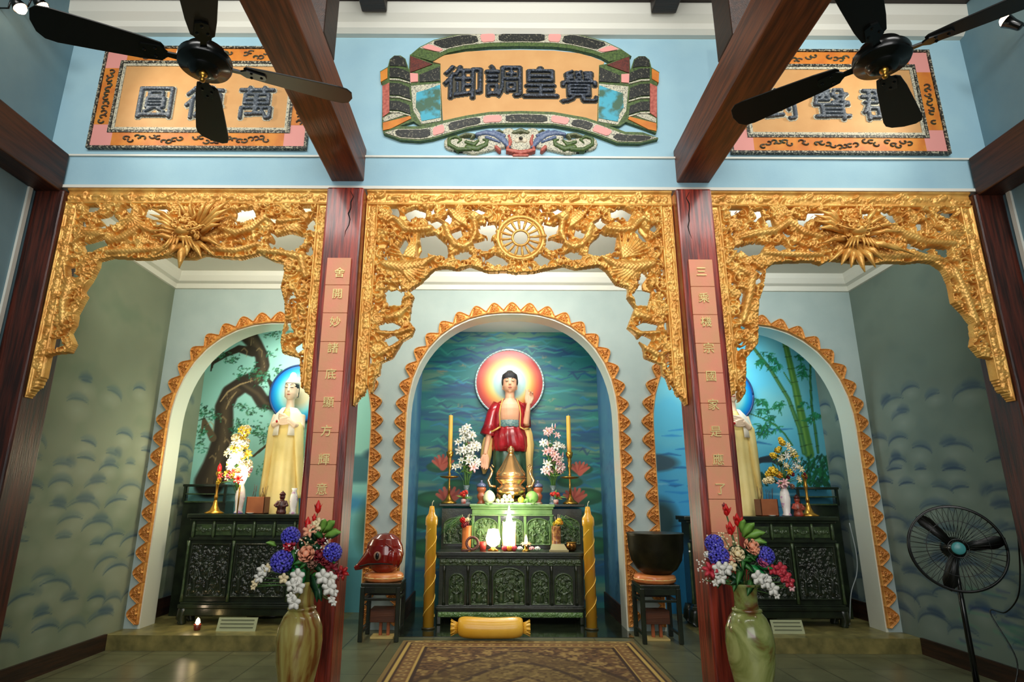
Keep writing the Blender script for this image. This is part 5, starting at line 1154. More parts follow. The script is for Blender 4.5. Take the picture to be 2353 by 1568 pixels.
# cream robed statues in the side niches
def cream_statue(label, x, flip, sway):
    t = thing('robed_statue', label, 'statue', (x, 7.985, 1.19), 'cream robed standing statues'); f = flip; t.scale = (.84, 1, 1.03)
    b = MB(); b.tube([(0, 0, 1.45), (0, 0, 1.57), (0, 0, 1.62)], [.075, .062, .06], 14); head(b, (0, 0, 1.605), .30)
    b.tube([(.2, 0, 1.4), (.23, -.04, 1.25), (.16, -.16, 1.26), (.06, -.2, 1.33)], [.06, .055, .04, .028], 12); b.tube([(-.2, 0, 1.4), (-.23, -.04, 1.25), (-.16, -.16, 1.27), (-.06, -.2, 1.30)], [.06, .055, .04, .028], 12)
    hand(b, (.055, -.2, 1.33), (-1, -.05, .25), (0, 1, .2), 1.1, (.3, .35, .4, .4), 1); hand(b, (-.055, -.2, 1.30), (1, -.1, .1), (0, 1, .2), 1.1, (.3, .35, .4, .4), -1)
    b.tube([(0, 0, .1), (0, 0, 1.45)], [.12, .1], 12)
    bd_ = obj('body', b, SKINP, t, remesh=.0065); face_paint(bd_, (0, 0, 1.605), .30)
    obj('hair', MB().loft([(1.66, 0, .05, .095, .09), (1.73, 0, .035, .108, .105), (1.775, 0, .015, .112, .132), (1.82, 0, .012, .105, .122), (1.87, 0, .015, .05, .06)], 26), HAIR, bd_, True)
    hd = MB().loft([(1.815, 0, .012, .108, .126), (1.84, 0, .012, .106, .12), (1.88, 0, .014, .075, .085), (1.92, 0, .016, .055, .06), (1.955, 0, .018, .05, .05), (1.98, 0, .018, .025, .028)], 26)
    obj('head_cover', hd, WROBE, bd_, True)
    rb = MB().loft([(.10, 0, 0, .27, .19), (.14, 0, 0, .275, .195), (.5, 0, 0, .245, .17), (.9, 0, 0, .225, .155), (1.2, 0, 0, .225, .15), (1.36, 0, 0, .215, .13), (1.44, 0, 0, .15, .1), (1.48, 0, 0, .09, .08)], 72, fold=lambda a, z: .03*math.sin(13*a+1.2*math.sin(2*z))*max(0, min(1, (1.35-z)*2))); obj('robe', rb, CREAM, t, True)
    mt = shell([(1.13, 0, -.005, .262, .185), (1.22, 0, -.005, .262, .18), (1.33, 0, 0, .255, .16), (1.42, 0, 0, .205, .13), (1.5, 0, 0, .12, .1)], FR+.28, FR+2*PI-.28, .012, 48, fold(8, .02)); obj('mantle', mt, WROBE, t, True)
    sl = MB()
    for s in (-1, 1): sl.loft([(.36, s*.3, -.02, .03, .05), (.42, s*.285, -.02, .055, .06), (.7, s*.255, -.04, .06, .07), (1.0, s*.225, -.06, .07, .085), (1.24, s*.2, -.07, .075, .085), (1.3, s*.18, -.08, .05, .06)], 18, fold=fold(4, .12))
    obj('sleeve', sl, CREAM, t, True)
    obj('jewel', MB().ell((-.09, -.235, 1.30), (.016, .01, .018)), mat('red_jewel', (170, 20, 24), .2), t, True)
    obj('lotus_base', MB().lathe([(.3, .0), (.32, .03), (.3, .07), (.26, .11)], n=32, sy=.62, fn=lambda a, z: 1+.04*abs(math.sin(8*a))), WROBE, t, True)
    obj('pedestal', MB().lathe([(.34, -1.0095), (.34, -.97), (.28, -.93), (.28, -.08), (.34, -.04), (.34, 0)], n=32, sy=.58), M_LAC, t, True)
cream_statue('white hooded cream statue in the left niche beside the twisted tree mural', -2.98, 1, 0)
cream_statue('white hooded cream statue in the right niche, mostly hidden by the red column', 2.99, -1, 0)

def halo(label, c, r, ramp, rim, beads):
    t = thing('halo_disc', label, 'halo', c, 'round halos'); n = 96; k = len(ramp)
    p = Paint(-r, r, -r, r, r/60, (0, 0, 0)); D = np.sqrt(p.X**2+p.Z**2)/r
    for ch in range(3): p.C[..., ch] = np.interp(D, [q[0] for q in ramp], [q[1][ch] for q in ramp])
    # polar mesh so that the edge is round
    me = bpy.data.meshes.new('disc'); vs = []; cs = []; fs = []; m = 40
    for i in range(m+1):
        q = i/m
        col = [np.interp(q, [w_[0] for w_ in ramp], [w_[1][ch] for w_ in ramp]) for ch in range(3)]
        for j in range(n): vs.append((r*q*math.cos(2*PI*j/n), -.012-.012*(1-q*q), r*q*math.sin(2*PI*j/n))); cs.append((*lin(col), 1))
    fs = [(i*n+j, i*n+(j+1)%n, (i+1)*n+(j+1)%n, (i+1)*n+j) for i in range(m) for j in range(n)]
    for j in range(n): vs.append((r*math.cos(2*PI*j/n), .02, r*math.sin(2*PI*j/n))); cs.append(cs[m*n])
    fs += [(m*n+j, m*n+(j+1)%n, (m+1)*n+(j+1)%n, (m+1)*n+j) for j in range(n)] + [tuple((m+1)*n+j for j in range(n))]
    me.from_pydata(vs, [], fs); me.materials.append(vcmat('halo_paint', .3)); at = me.color_attributes.new('paint', 'FLOAT_COLOR', 'POINT'); at.data.foreach_set('color', np.array(cs, np.float32).reshape(-1)); me.update()
    o = bpy.data.objects.new('disc', me); COL.objects.link(o); o.parent = t
    rm = MB().tube([((r+.006)*math.cos(2*PI*j/64), -.005, (r+.006)*math.sin(2*PI*j/64)) for j in range(65)], .016, 8); obj('rim', rm, rim, t, True)
    if beads:
        bd = MB()
        for j in range(60): bd.ell(((r+.004)*math.cos(2*PI*j/60), -.024, (r+.004)*math.sin(2*PI*j/60)), .0105, 8, 5)
        obj('rim_beads', bd, mat('pearl_bead', (226, 236, 230), .25), t, True)
halo('large halo with orange and red rings and a pearl rim behind the red robed statue', (0.0, 8.585, 3.215), .492,
     [(0, (196, 210, 206)), (.3, (172, 202, 200)), (.45, (146, 184, 176)), (.56, (206, 188, 108)), (.68, (212, 142, 54)), (.82, (192, 72, 30)), (.93, (160, 30, 24)), (1, (140, 20, 22))], mat('pale_rim', (150, 176, 176), .3), True)
HB = [(0, (228, 222, 190)), (.35, (226, 218, 178)), (.5, (196, 220, 204)), (.66, (130, 220, 228)), (.8, (40, 170, 218)), (.93, (18, 120, 200)), (1, (16, 84, 160))]
halo('blue and white halo behind the head of the left cream statue', (-2.95, 8.215, 2.975), .40, HB, mat('navy_rim', (30, 60, 110), .4), False)
halo('blue halo behind the head of the right cream statue', (2.98, 8.215, 2.985), .41, HB, mat('navy_rim', (30, 60, 110), .4), False)
# ------------------------------------------------------------------ things on the centre altars
WAXY = mat('yellow_wax', (240, 190, 86), 0.35, c2=(232, 176, 70), scale=5); WAXO = mat('orange_wax', (232, 158, 44), 0.28, c2=(214, 172, 46), scale=2.2, coat=0.4, bump=.15, bscale=12)
WICK = mat('wick', (190, 190, 160), 0.8); LEAF = mat('leaf_green', (40, 96, 40), 0.4, c2=(64, 130, 54), scale=12); LEAFL = mat('light_leaf', (120, 170, 70), 0.4); STEM = mat('stem_green', (70, 110, 50), 0.5)
GLASS = mat('vase_glass', (190, 215, 215), 0.08, trans=0.75); PETW = mat('white_petal', (240, 238, 226), 0.5); PETP = mat('pink_petal', (240, 170, 176), 0.5, c2=(246, 206, 200), scale=8)
YEL = mat('yellow_petal', (240, 200, 60), 0.5); REDP = mat('red_petal', (206, 24, 22), 0.4); ROSE = mat('rose_petal', (200, 56, 70), 0.45); PEACH = mat('peach_petal', (244, 170, 134), 0.5); BLUEP = mat('violet_blue_petal', (66, 62, 190), 0.5, c2=(104, 100, 216), scale=20); MAROON = mat('maroon_petal', (130, 34, 44), 0.5); CREAMP = mat('cream_petal', (246, 228, 180), 0.5)
LIT = mat('lit_lantern', (255, 250, 230), 0.3, emit=7, ecol=(255, 248, 220)); LITW = mat('lit_lamp_bulb', (255, 240, 210), 0.3, emit=12, ecol=(255, 232, 190)); FLAME = mat('flame', (255, 230, 170), 0.5, emit=14, ecol=(255, 220, 150))
REDW = mat('polished_red_wood', (104, 12, 8), 0.16, c2=(134, 22, 14), scale=4, coat=0.6); ORWOOD = wood('orange_wood', (176, 96, 52), (150, 76, 40), .45, 0, 3.0)
r = random.Random(77)

def star(mb, c, d, R, n=6, w=0.22, mi=0, droop=0.35, ph=0.0):          # open lily-like flower
    d = Vector(d).normalized(); a = d.orthogonal().normalized(); b = d.cross(a); c = Vector(c)
    for k in range(n):
        q = 2*PI*k/n+ph; o = a*math.cos(q)+b*math.sin(q); s = d.cross(o)
        mb.blade([c, c+d*R*.35+o*R*.35, c+d*R*.5+o*R*.75, c+d*R*(.5-droop)+o*R*1.05], [R*.06, R*w, R*w*.8, R*.02], s, mi, .0012, .25)
    return mb
def rose(mb, c, d, R, mi=0):
    d = Vector(d).normalized(); a = d.orthogonal().normalized(); b = d.cross(a); c = Vector(c)
    mb.ell(tuple(c+d*R*.2), R*.42, 10, 7, mi)
    for lay, (rad, n, up_) in enumerate(((.5, 4, .62), (.8, 6, .45), (1.0, 7, .18))):
        for k in range(n):
            q = 2*PI*(k+.5*lay)/n; o = a*math.cos(q)+b*math.sin(q); s = d.cross(o)
            mb.blade([c-d*R*.25+o*R*rad*.3, c+o*R*rad*.75+d*R*(up_-.25), c+o*R*rad*.95+d*R*up_, c+o*R*rad*1.08+d*R*(up_+.03)], [R*.2, R*.42, R*.38, R*.12], s, mi, .0015, -.25)
    return mb
def puff(mb, c, R, n, pr_, mi=0, rr=None):                              # head of many small florets
    rr = rr or r
    for k in range(n):
        z = 1-2*(k+.5)/n; q = k*2.39996; s = math.sqrt(1-z*z); d = Vector((s*math.cos(q), s*math.sin(q), z))
        for j in range(4):
            a = d.orthogonal().normalized(); b = d.cross(a); o = a*math.cos(j*PI/2+k)+b*math.sin(j*PI/2+k); p0 = Vector(c)+d*R*.8
            mb.blade([p0, p0+d*R*.2+o*pr_*.6, p0+d*R*.16+o*pr_*1.2], [pr_*.2, pr_*.55, pr_*.2], d.cross(o), mi, .001)
    return mb
def leafb(mb, p, d, L_, w, up=(0, -.3, 1), mi=0, bend=.25):
    p = Vector(p); d = Vector(d).normalized(); u = Vector(up); s = d.cross(u); s = s.normalized() if s.length > 1e-5 else Vector((1, 0, 0)); g = Vector((0, 0, -1))
    return mb.blade([p, p+d*L_*.35+g*L_*bend*.02, p+d*L_*.7+g*L_*bend*.3, p+d*L_+g*L_*bend*.8], [w*.3, w, w*.75, w*.05], s, mi, .0012, .2)

ZU = 1.5
# tall candlesticks with thin yellow candles
def candlestick(lab1, lab2, x, y):
    t = thing('candlestick', lab1, 'candlestick', (x, y, ZU), 'tall brass candlesticks')
    obj('base', MB().lathe([(.10, 0), (.105, .015), (.085, .03), (.05, .055), (.03, .09), (.018, .12)], n=28), M_BRASS, t, True)
    obj('stem', MB().lathe([(.016, .12), (.012, .25), (.013, .36), (.024, .38), (.014, .40), (.016, .46), (.03, .49), (.02, .53), (.03, .56), (.022, .60), (.034, .63)], n=20), M_BRASS, t, True)
    obj('drip_tray', MB().lathe([(.014, .325), (.1, .335), (.13, .35), (.128, .355), (.014, .345)], n=28), M_BRASS, t, True)
    obj('cup', MB().lathe([(.03, .60), (.045, .64), (.05, .68), (.04, .68), (.03, .66)], n=20), M_BRASS, t, True)
    c = thing('thin_candle', lab2, 'candle', (x, y, ZU+.665), 'thin yellow candles')
    obj('wax', MB().lathe([(.031, 0), (.030, .2), (.029, .50), (.026, .51), (.0, .508)], n=20), WAXY, c, True); obj('wick', MB().tube([(0, 0, .505), (.003, 0, .53)], .003, 5), WICK, c)
candlestick('brass candlestick left of the red robed statue', 'thin yellow candle on the brass stick left of the red robed statue', -.82, 8.18)
candlestick('brass candlestick right of the red robed statue', 'thin yellow candle on the brass stick right of the red robed statue', .80, 8.18)

def lily_vase(lab1, lab2, x, y, seed, pink):
    q = random.Random(seed)
    t = thing('glass_vase', lab1, 'vase', (x, y, ZU), 'glass vases of lilies')
    obj('vessel', MB().lathe([(.05, 0), (.055, .01), (.05, .06), (.035, .12), (.03, .18), (.045, .24), (.042, .24), (.027, .18), (.03, .12), (.044, .06), (.045, .015), (0, .015)], n=24), GLASS, t, True)
    obj('foot_ring', MB().lathe([(.056, 0), (.06, .008), (.052, .016)], n=20), mat('blue_white_glaze', (120, 150, 190), .25, c2=(220, 226, 226), scale=18), t, True)
    f = thing('lily_bouquet', lab2, 'flowers', (x, y, ZU+.2), 'lily bouquets')
    st = MB(); lf = MB(); hs = []
    for k in range(34):
        a = q.uniform(0, 2*PI); h = q.uniform(.22, .80); rad = (.17 if h < .6 else .09)*q.uniform(.35, 1.0)
        hs.append((rad*math.cos(a), rad*math.sin(a)*.6-.03, h))
    hs += [(.0, -.05, .8), (-.05, -.04, .74), (.06, -.03, .7), (-.12, -.06, .6), (.13, -.05, .55)]
    for k, p in enumerate(hs):
        st.tube([(0, 0, -.15), (p[0]*.3, p[1]*.3, p[2]*.4), p], [.004, .0035, .003], 5)
        for j in range(2): leafb(lf, (p[0]*.6, p[1]*.6, p[2]*.7), (q.uniform(-1, 1), q.uniform(-1, .4), q.uniform(.2, 1)), q.uniform(.07, .12), .012)
        fl = MB(); d = (p[0]*2.5+q.uniform(-.4, .4), -.9, q.uniform(-.1, .7))
        if q.random() < .75: star(fl, p, d, q.uniform(.05, .075), 6, .24)
        else: fl.tube([p, (p[0]*1.08, p[1]-.01, p[2]+.035), (p[0]*1.12, p[1]-.015, p[2]+.07)], [.005, .012, .003], 7)
        lo_ = obj('lily', fl, PETP if (pink and q.random() < .55) or q.random() < .12 else PETW, f, True); obj('stamen', MB().ell((p[0]+d[0]*.02, p[1]-.022, p[2]+.01), .006, 6, 4), YEL, lo_, True)
    obj('stem', st, STEM, f, True); obj('leaf', lf, LEAFL, f, True)
lily_vase('small glass vase on the altar beside the left brass candlestick', 'white lily bouquet right of the left thin candle', -.59, 8.22, 4, False)
lily_vase('small glass vase on the altar beside the right brass candlestick', 'white and pink lily bouquet left of the right thin candle', .575, 8.22, 9, True)

def red_posy(lab, x, y, z, seed):
    q = random.Random(seed); f = thing('red_posy', lab, 'flowers', (x, y, z), 'small red posies'); cup = MB().lathe([(.03, 0), (.036, .05), (.03, .06), (0, .055)], n=16)
    obj('cup', cup, mat('pink_white_glaze', (226, 200, 190), .3, c2=(190, 80, 70), scale=20), f, True)
    for k in range(9):
        a = q.uniform(0, 6.3); rad = q.uniform(0, .06); fl = MB(); rose(fl, (rad*math.cos(a), rad*math.sin(a)-.01, .09+q.uniform(-.02, .07)), (math.cos(a)*.5, -.8, .6), q.uniform(.02, .028)); obj('blossom', fl, mat('coral_red_petal', (222, 66, 52), .45), f, True)
    lf = MB()
    for k in range(8): leafb(lf, (0, 0, .07), (q.uniform(-1, 1), q.uniform(-1, .2), q.uniform(-.1, .6)), q.uniform(.09, .15), .014)
    obj('leaf', lf, LEAFL, f, True)
red_posy('small red posy in front of the left lily vase', -.62, 8.10, ZU, 1); red_posy('small red posy in front of the right lily vase', .60, 8.10, ZU, 2)

def offering_jar(lab, x, y):
    t = thing('offering_jar', lab, 'jar', (x, y, ZU), 'turned wooden jars')
    obj('body', MB().lathe([(.055, 0), (.06, .012), (.04, .03), (.038, .05), (.055, .075), (.06, .11), (.045, .13), (.042, .15), (.06, .17), (.064, .2), (.055, .215)], n=24), mat('turned_wood', (176, 96, 60), .3, coat=.3), t, True)
    l_ = obj('lid', MB().lathe([(.062, .215), (.07, .225), (.066, .245), (.045, .262), (.02, .275)], n=24), mat('blue_grey_glaze', (90, 100, 130), .15, coat=.5), t, True); obj('knob', MB().lathe([(.02, .272), (.016, .285), (.022, .297), (0, .305)], n=16), mat('blue_grey_glaze', (90, 100, 130), .15), l_, True)
offering_jar('small turned wooden jar with a blue lid left of the bronze burner', -.385, 8.13); offering_jar('small turned wooden jar with a blue lid right of the bronze burner', .365, 8.13)

# bronze incense burner
t = thing('incense_burner', 'polished bronze tripod incense burner with a pointed lid in front of the red robed statue', 'incense burner', (.005, 8.065, ZU))
for k in range(3):
    a = -PI/2+2*PI*k/3; obj('leg', MB().tube([(.15*math.cos(a), .11*math.sin(a), .16), (.18*math.cos(a), .13*math.sin(a), .10), (.15*math.cos(a), .10*math.sin(a), .03), (.16*math.cos(a), .11*math.sin(a), .006)], [.05, .045, .028, .02], 12), M_BRONZE, t, True)
obj('bowl', MB().lathe([(.06, .10), (.16, .115), (.195, .16), (.19, .2), (.15, .235), (.14, .25), (.18, .28), (.205, .31), (.21, .335), (.195, .34), (.19, .32)], n=40, sy=.9), M_BRONZE, t, True)
lid_ = obj('lid', MB().lathe([(.195, .335), (.2, .38), (.18, .41), (.16, .44), (.12, .50), (.10, .54), (.055, .62), (.03, .66)], n=40, sy=.9, fn=lambda a, z: 1+.03*math.sin(8*a)*(1 if .39 < z < .6 else 0)), M_BRONZE, t, True)
obj('knob', MB().lathe([(.03, .655), (.05, .69), (.045, .72), (.015, .75), (0, .76)], n=24), M_BRONZE, lid_, True)
for s in (-1, 1): obj('handle', MB().tube([(s*.20, 0, .22), (s*.275, 0, .23), (s*.305, 0, .3), (s*.27, 0, .36), (s*.25, 0, .42), (s*.28, 0, .47), (s*.255, 0, .5), (s*.225, 0, .47)], [.018, .02, .02, .018, .018, .018, .016, .012], 10), M_BRONZE, t, True)
obj('rim_band', MB().lathe([(.206, .318), (.214, .325), (.206, .334)], n=40, sy=.9), mat('dark_bronze_band', (90, 56, 40), .3, .7), t, True)

def fruit(name, lab, c, rr, m, stalk=True, pear=0):
    t = thing(name, lab, 'fruit', c); pr_ = [(0, -rr)] + [(rr*math.sin(PI*k/12)*(1-pear*max(0, k-6)/9), -rr*math.cos(PI*k/12)*(1+pear*.5*(k > 6))) for k in range(1, 12)] + [(0, rr*(1+pear*.5))]
    obj('flesh', MB().lathe(pr_, n=24), m, t, True)
    if stalk: obj('stalk', MB().tube([(0, 0, rr*(1+pear*.5)-.004), (.004, 0, rr*(1+pear*.5)+.018)], .004, 6), STEM, t, True)
POM = mat('green_rind', (120, 170, 80), .4, bump=.2, bscale=120, c2=(138, 186, 92), scale=6); PALE = mat('pale_rind', (214, 224, 160), .4, c2=(226, 232, 180), scale=6); YF_ = mat('yellow_rind', (230, 202, 70), .35, c2=(206, 190, 60), scale=5)
fruit('pomelo', 'round green pomelo right of the bronze burner on the altar', (.275, 7.97, ZU+.083), .083, POM)
fruit('pomelo', 'pale pear shaped pomelo left of the bronze burner on the altar', (-.28, 7.97, ZU+.08), .08, PALE, True, .35)
tr_ = thing('fruit_tray', 'low pale tray of offerings along the front edge of the tall altar', 'tray', (0.03, 7.905, ZU)); obj('dish', MB().lathe([(.30, 0), (.36, .01), (.37, .016), (.3, .012), (0, .01)], n=40, sy=.13), mat('white_porcelain', (236, 236, 222), .25), tr_, True)
k_ = 0
for x, z, rr, m in ((-.20, .03, .028, PALE), (-.14, .035, .03, PALE), (-.08, .036, .03, mat('cream_rind', (240, 232, 196), .4)), (-.02, .034, .03, mat('cream_rind', (240, 232, 196), .4)), (.10, .042, .042, YF_), (.17, .034, .03, POM), (-.11, .085, .028, mat('cream_rind', (240, 232, 196), .4)), (-.05, .085, .028, mat('cream_rind', (240, 232, 196), .4)), (-.01, .13, .024, mat('cream_rind', (240, 232, 196), .4))):
    labs = ['leftmost pale fruit on the low offering tray', 'second pale fruit from the left on the low offering tray', 'third fruit from the left on the low offering tray', 'cream fruit in the middle of the low offering tray', 'large yellow fruit on the low offering tray', 'small green fruit at the right of the low offering tray', 'cream fruit in the second layer, left one, on the offering tray', 'cream fruit in the second layer, right one, on the offering tray', 'topmost cream fruit of the heap on the offering tray']
    fruit('fruit', labs[k_], (.03+x, 7.905, ZU+.008+z), rr, m); k_ += 1
lv = MB()
for k in range(16): leafb(lv, (r.uniform(-.02, .35)*(1 if k < 12 else -1), 7.87+r.uniform(-.0, .03), ZU+.012), (r.uniform(-1, 1), -.5, r.uniform(.0, .5)), r.uniform(.06, .12), .016)
tag(obj('leaf_spray', lv, LEAFL, None, True), 'spray of green leaves along the front edge of the tall altar', 'leaves')

ZL = .955
# lamps and offerings on the low altar
t = thing('lit_lantern', 'tall glowing white lantern with a spire in the middle of the low altar', 'lantern', (-.03, 7.66, ZL))
obj('stand', MB().lathe([(.075, 0), (.08, .012), (.07, .03), (.06, .05)], n=20), M_BRASS, t, True)
obj('lamp_body', MB().box((-.072, -.072, .06), (.072, .072, .31)), LIT, t, bevel=.012)
obj('lamp_spire', MB().lathe([(.08, .31), (.075, .325), (.04, .34), (.03, .40), (.022, .42), (.016, .47), (.004, .53)], n=16), LIT, t, True)
for sx in (-1, 1):
    for sy in (-1, 1): obj('corner_post', MB().tube([(sx*.076, sy*.076, .05), (sx*.076, sy*.076, .34)], .006, 6), mat('pale_gold_metal', (236, 220, 170), .3, .4), t, True)
t = thing('glass_lamp', 'round glowing glass lamp left of the tall white lantern', 'lamp', (-.225, 7.58, ZL)); obj('foot', MB().lathe([(.06, 0), (.065, .01), (.03, .03), (.025, .05)], n=20), M_BRASS, t, True)
obj('shade', MB().lathe([(.03, .05), (.075, .08), (.09, .14), (.075, .2), (.06, .25), (.0, .26)], n=24), LITW, t, True)
t = thing('lotus_lamp', 'small flower shaped lamp with a bright flame right of the white lantern', 'lamp', (.175, 7.60, ZL)); obj('foot', MB().lathe([(.05, 0), (.05, .01), (.02, .03), (.02, .06)], n=18), M_BRASS, t, True)
f = MB(); star(f, (0, 0, .05), (0, -.3, 1), .07, 8, .3, 0, .1); star(f, (0, 0, .06), (0, -.3, 1), .055, 8, .3, 0, -.1, .3); obj('petal_cup', f, mat('lotus_petal', (236, 190, 150), .45), t, True); obj('flame', MB().lathe([(.004, .08), (.02, .11), (.016, .15), (.002, .19)], n=12), FLAME, t, True)
t = thing('red_candle_cup', 'small red glass candle cup left of the round glowing lamp', 'candle', (-.35, 7.66, ZL)); obj('cup', MB().lathe([(.035, 0), (.045, .1), (.04, .1), (.03, .02), (0, .02)], n=20), mat('red_glass', (200, 70, 60), .15), t, True); obj('wax', MB().lathe([(.036, .02), (.038, .07), (0, .072)], n=16), WAXY, t, True)
for i, (x, m, lab) in enumerate(((-.085, ROSE, 'red fruit at the left foot of the white lantern'), (-.03, mat('orange_rind', (232, 150, 40), .4), 'orange fruit at the foot of the white lantern'), (.03, ROSE, 'red fruit at the right foot of the white lantern'))):
    fruit('fruit', lab, (x, 7.55-.012*(i == 1), ZL+.035), .035, m)
for i, (x, m, lab) in enumerate(((.10, PETW, 'white blossom lying at the right of the lantern on the low altar'), (.24, PETP, 'pink blossom lying beside the flower shaped lamp'), (.31, PETW, 'white blossom at the right of the flower shaped lamp'))):
    t = thing('blossom', lab, 'flower', (x, 7.54, ZL)); fl = MB(); rose(fl, (0, 0, .03), (0, -.5, .8), .032); obj('petals', fl, m, t, True); lf = MB()
    for k in range(4): leafb(lf, (0, 0, .012), (math.cos(k*1.6), math.sin(k*1.6)-.3, .25), .07, .014, bend=.05)
    obj('leaf', lf, LEAF, t, True)
t = thing('bead_ring', 'thick dark wound ring standing at the left end of the low altar', 'beads', (-.475, 7.55, ZL+.088)); bd = MB()
for k in range(26): bd.ell((.07*math.cos(2*PI*k/26), .0, .07*math.sin(2*PI*k/26)), .0175, 10, 7)
obj('bead_loop', bd, mat('brown_bead', (110, 64, 56), .25, coat=.4), t, True); obj('tassel', MB().tube([(-.03, -.02, -.07), (-.08, -.03, -.078), (-.13, -.03, -.08)], [.01, .014, .012], 8), mat('tassel_brown', (90, 50, 44), .7), t, True)
def tube_vase(lab1, lab2, x, y, seed, m, sgn):
    q = random.Random(seed); t = thing('tube_vase', lab1, 'vase', (x, y, ZL), 'tall tube vases'); obj('vessel', MB().lathe([(.06, 0), (.064, .012), (.055, .03), (.056, .15), (.058, .27), (.063, .285), (.055, .285), (.05, .2), (0, .18)], n=28), m, t, True)
    obj('foot_ring', MB().lathe([(.066, 0), (.07, .01), (.062, .02)], n=24), M_BRASS, t, True)
    f = thing('altar_posy', lab2, 'flowers', (x, y, ZL+.27), 'posies with long grass')
    for k in range(7):
        a = q.uniform(0, 6.3); rad = q.uniform(.01, .05); fl = MB(); rose(fl, (rad*math.cos(a)+sgn*.02, rad*math.sin(a)-.03, q.uniform(.02, .10)), (math.cos(a)*.4, -1, .5), q.uniform(.02, .034)); obj('blossom', fl, (REDP, MAROON, CREAMP)[k % 3] if sgn < 0 else (YEL, mat('amber_petal', (236, 160, 50), .45), YEL)[k % 3], f, True)
    for s_, (mx, nz) in enumerate(((sgn, 22), (-sgn, 6))):
        for k in range(nz):
            L_ = q.uniform(.16, .36)*(1 if s_ == 0 else .5); h = q.uniform(.0, .10); g = MB(); y_ = q.uniform(-.08, .05)
            g.blade([(0, 0, .0), (mx*L_*.35, y_*.5, h+.05), (mx*L_*.75, y_, h-.02), (mx*L_, y_, h-.16)], [.003, .006, .005, .001], (0, 1, .3), 0, .001); obj('grass_blade', g, LEAF if k % 3 else LEAFL, f, True)
    g = MB()
    for k in range(6): g.tube([(0, -.02, 0), (q.uniform(-.08, .08), -.05, q.uniform(.1, .16))], [.003, .001], 4)
    obj('twig', g, CREAMP, f, True)
tube_vase('tall orange tube vase at the left of the low altar', 'posy of red flowers with long grass in the left tube vase', -.555, 7.72, 5, mat('orange_vase_glaze', (220, 130, 66), .3, c2=(200, 106, 50), scale=6), -1)
tube_vase('tall patterned tube vase at the right of the low altar', 'posy of yellow flowers with long grass in the right tube vase', .555, 7.72, 6, mat('patterned_vase_glaze', (176, 126, 70), .3, c2=(120, 70, 44), scale=22, contrast=(.45, .55)), 1)
t = thing('book_rest', 'low pale wooden book rest at the right of the low altar', 'book rest', (.56, 7.53, ZL)); obj('board', MB().add([(-.11, -.06, 0), (.11, -.06, 0), (.075, .06, .07), (-.075, .06, .07), (-.11, -.06, .012), (.11, -.06, .012), (.075, .06, .082), (-.075, .06, .082)], [(0, 3, 2, 1), (4, 5, 6, 7), (0, 1, 5, 4), (1, 2, 6, 5), (2, 3, 7, 6), (3, 0, 4, 7)]), mat('pale_board', (150, 140, 100), .5), t); obj('ledge', MB().box((-.115, -.072, 0), (.115, -.055, .025)), mat('pale_board', (150, 140, 100), .5), t, bevel=.003); obj('prop', MB().box((-.06, .05, 0), (.06, .06, .072)), mat('pale_board', (150, 140, 100), .5), t)
t = thing('brass_bowl', 'small round brass bowl at the right end of the low altar', 'bowl', (.725, 7.58, ZL)); obj('vessel', MB().lathe([(.03, 0), (.055, .02), (.068, .06), (.06, .1), (.054, .1), (.06, .06), (.045, .03), (0, .02)], n=28), mat('dark_brass', (120, 84, 40), .25, .9), t, True); obj('rim', MB().lathe([(.053, .098), (.058, .106), (.063, .1)], n=28), M_BRASS, t, True)

# thick standing candles
def pillar_candle(lab, x):
    t = thing('pillar_candle', lab, 'candle', (x, 7.25, .156), 'thick standing candles')
    obj('base_ring', MB().lathe([(.075, 0), (.075, .015), (.066, .02)], n=28), mat('dark_candle_base', (60, 54, 30), .4), t, True)
    obj('wax', MB().lathe([(.062, .015), (.062, 1.10), (.07, 1.11), (.072, 1.16), (.066, 1.2), (.04, 1.235), (.034, 1.27), (.026, 1.32), (.0, 1.325)], n=32), WAXO, t, True)
    g = MB()                                                # embossed spiral line
    for s in range(2): g.tube([(.0625*math.cos(a+s*PI), .0625*math.sin(a+s*PI), .12+.95*a/(4.5*PI)) for a in np.linspace(0, 4.5*PI, 70)], .0045, 5)
    obj('embossed_spiral', g, mat('gilt_wax', (246, 206, 96), .25, .2), t, True)
    obj('wick', MB().tube([(0, 0, 1.32), (.004, 0, 1.36), (.02, 0, 1.385)], .005, 6), WICK, t, True)
pillar_candle('thick yellow standing candle at the left front corner of the low altar', -.945); pillar_candle('thick yellow standing candle at the right front corner of the low altar', .885)

# ------------------------------------------------------------------ rug and bolster
p = Paint(-1.13, 1.21, 3.3, 6.63, .0105, (106, 76, 44)); X, Z = p.X, p.Z
nz = p.noise(4, .024, .024, 1); n2 = p.noise(6, .05, .05, 2)
p.mix(slice(None), np.clip((nz-.52)*7, 0, 1)*.8, (66, 42, 26)); p.mix(slice(None), np.clip((n2-.55)*7, 0, 1)*.6, (150, 120, 66))
dx = np.minimum(X+1.13, 1.21-X); dz = np.minimum(6.63-Z, Z-3.3); D = np.minimum(dx, dz)
p.fill(D < .035, (128, 104, 58)); p.fill((D > .035) & (D < .06), (60, 38, 26)); p.fill((D > .06) & (D < .085), (186, 156, 84)); p.fill((D > .085) & (D < .105), (64, 40, 26))
p.mix(slice(None), ((D > .105) & (D < .23)).astype(float)*.55, (130, 92, 52)); p.fill((D > .23) & (D < .25), (182, 150, 80)); p.fill((D > .25) & (D < .275), (56, 34, 24))
for k in range(28):
    for (x, z) in ((-1.13+.165, 3.4+k*.118), (1.21-.165, 3.4+k*.118)): p.blob(x, z, .05, .045, (190, 164, 98), .8, .5); p.blob(x, z, .025, .022, (84, 50, 30), .9, .5)
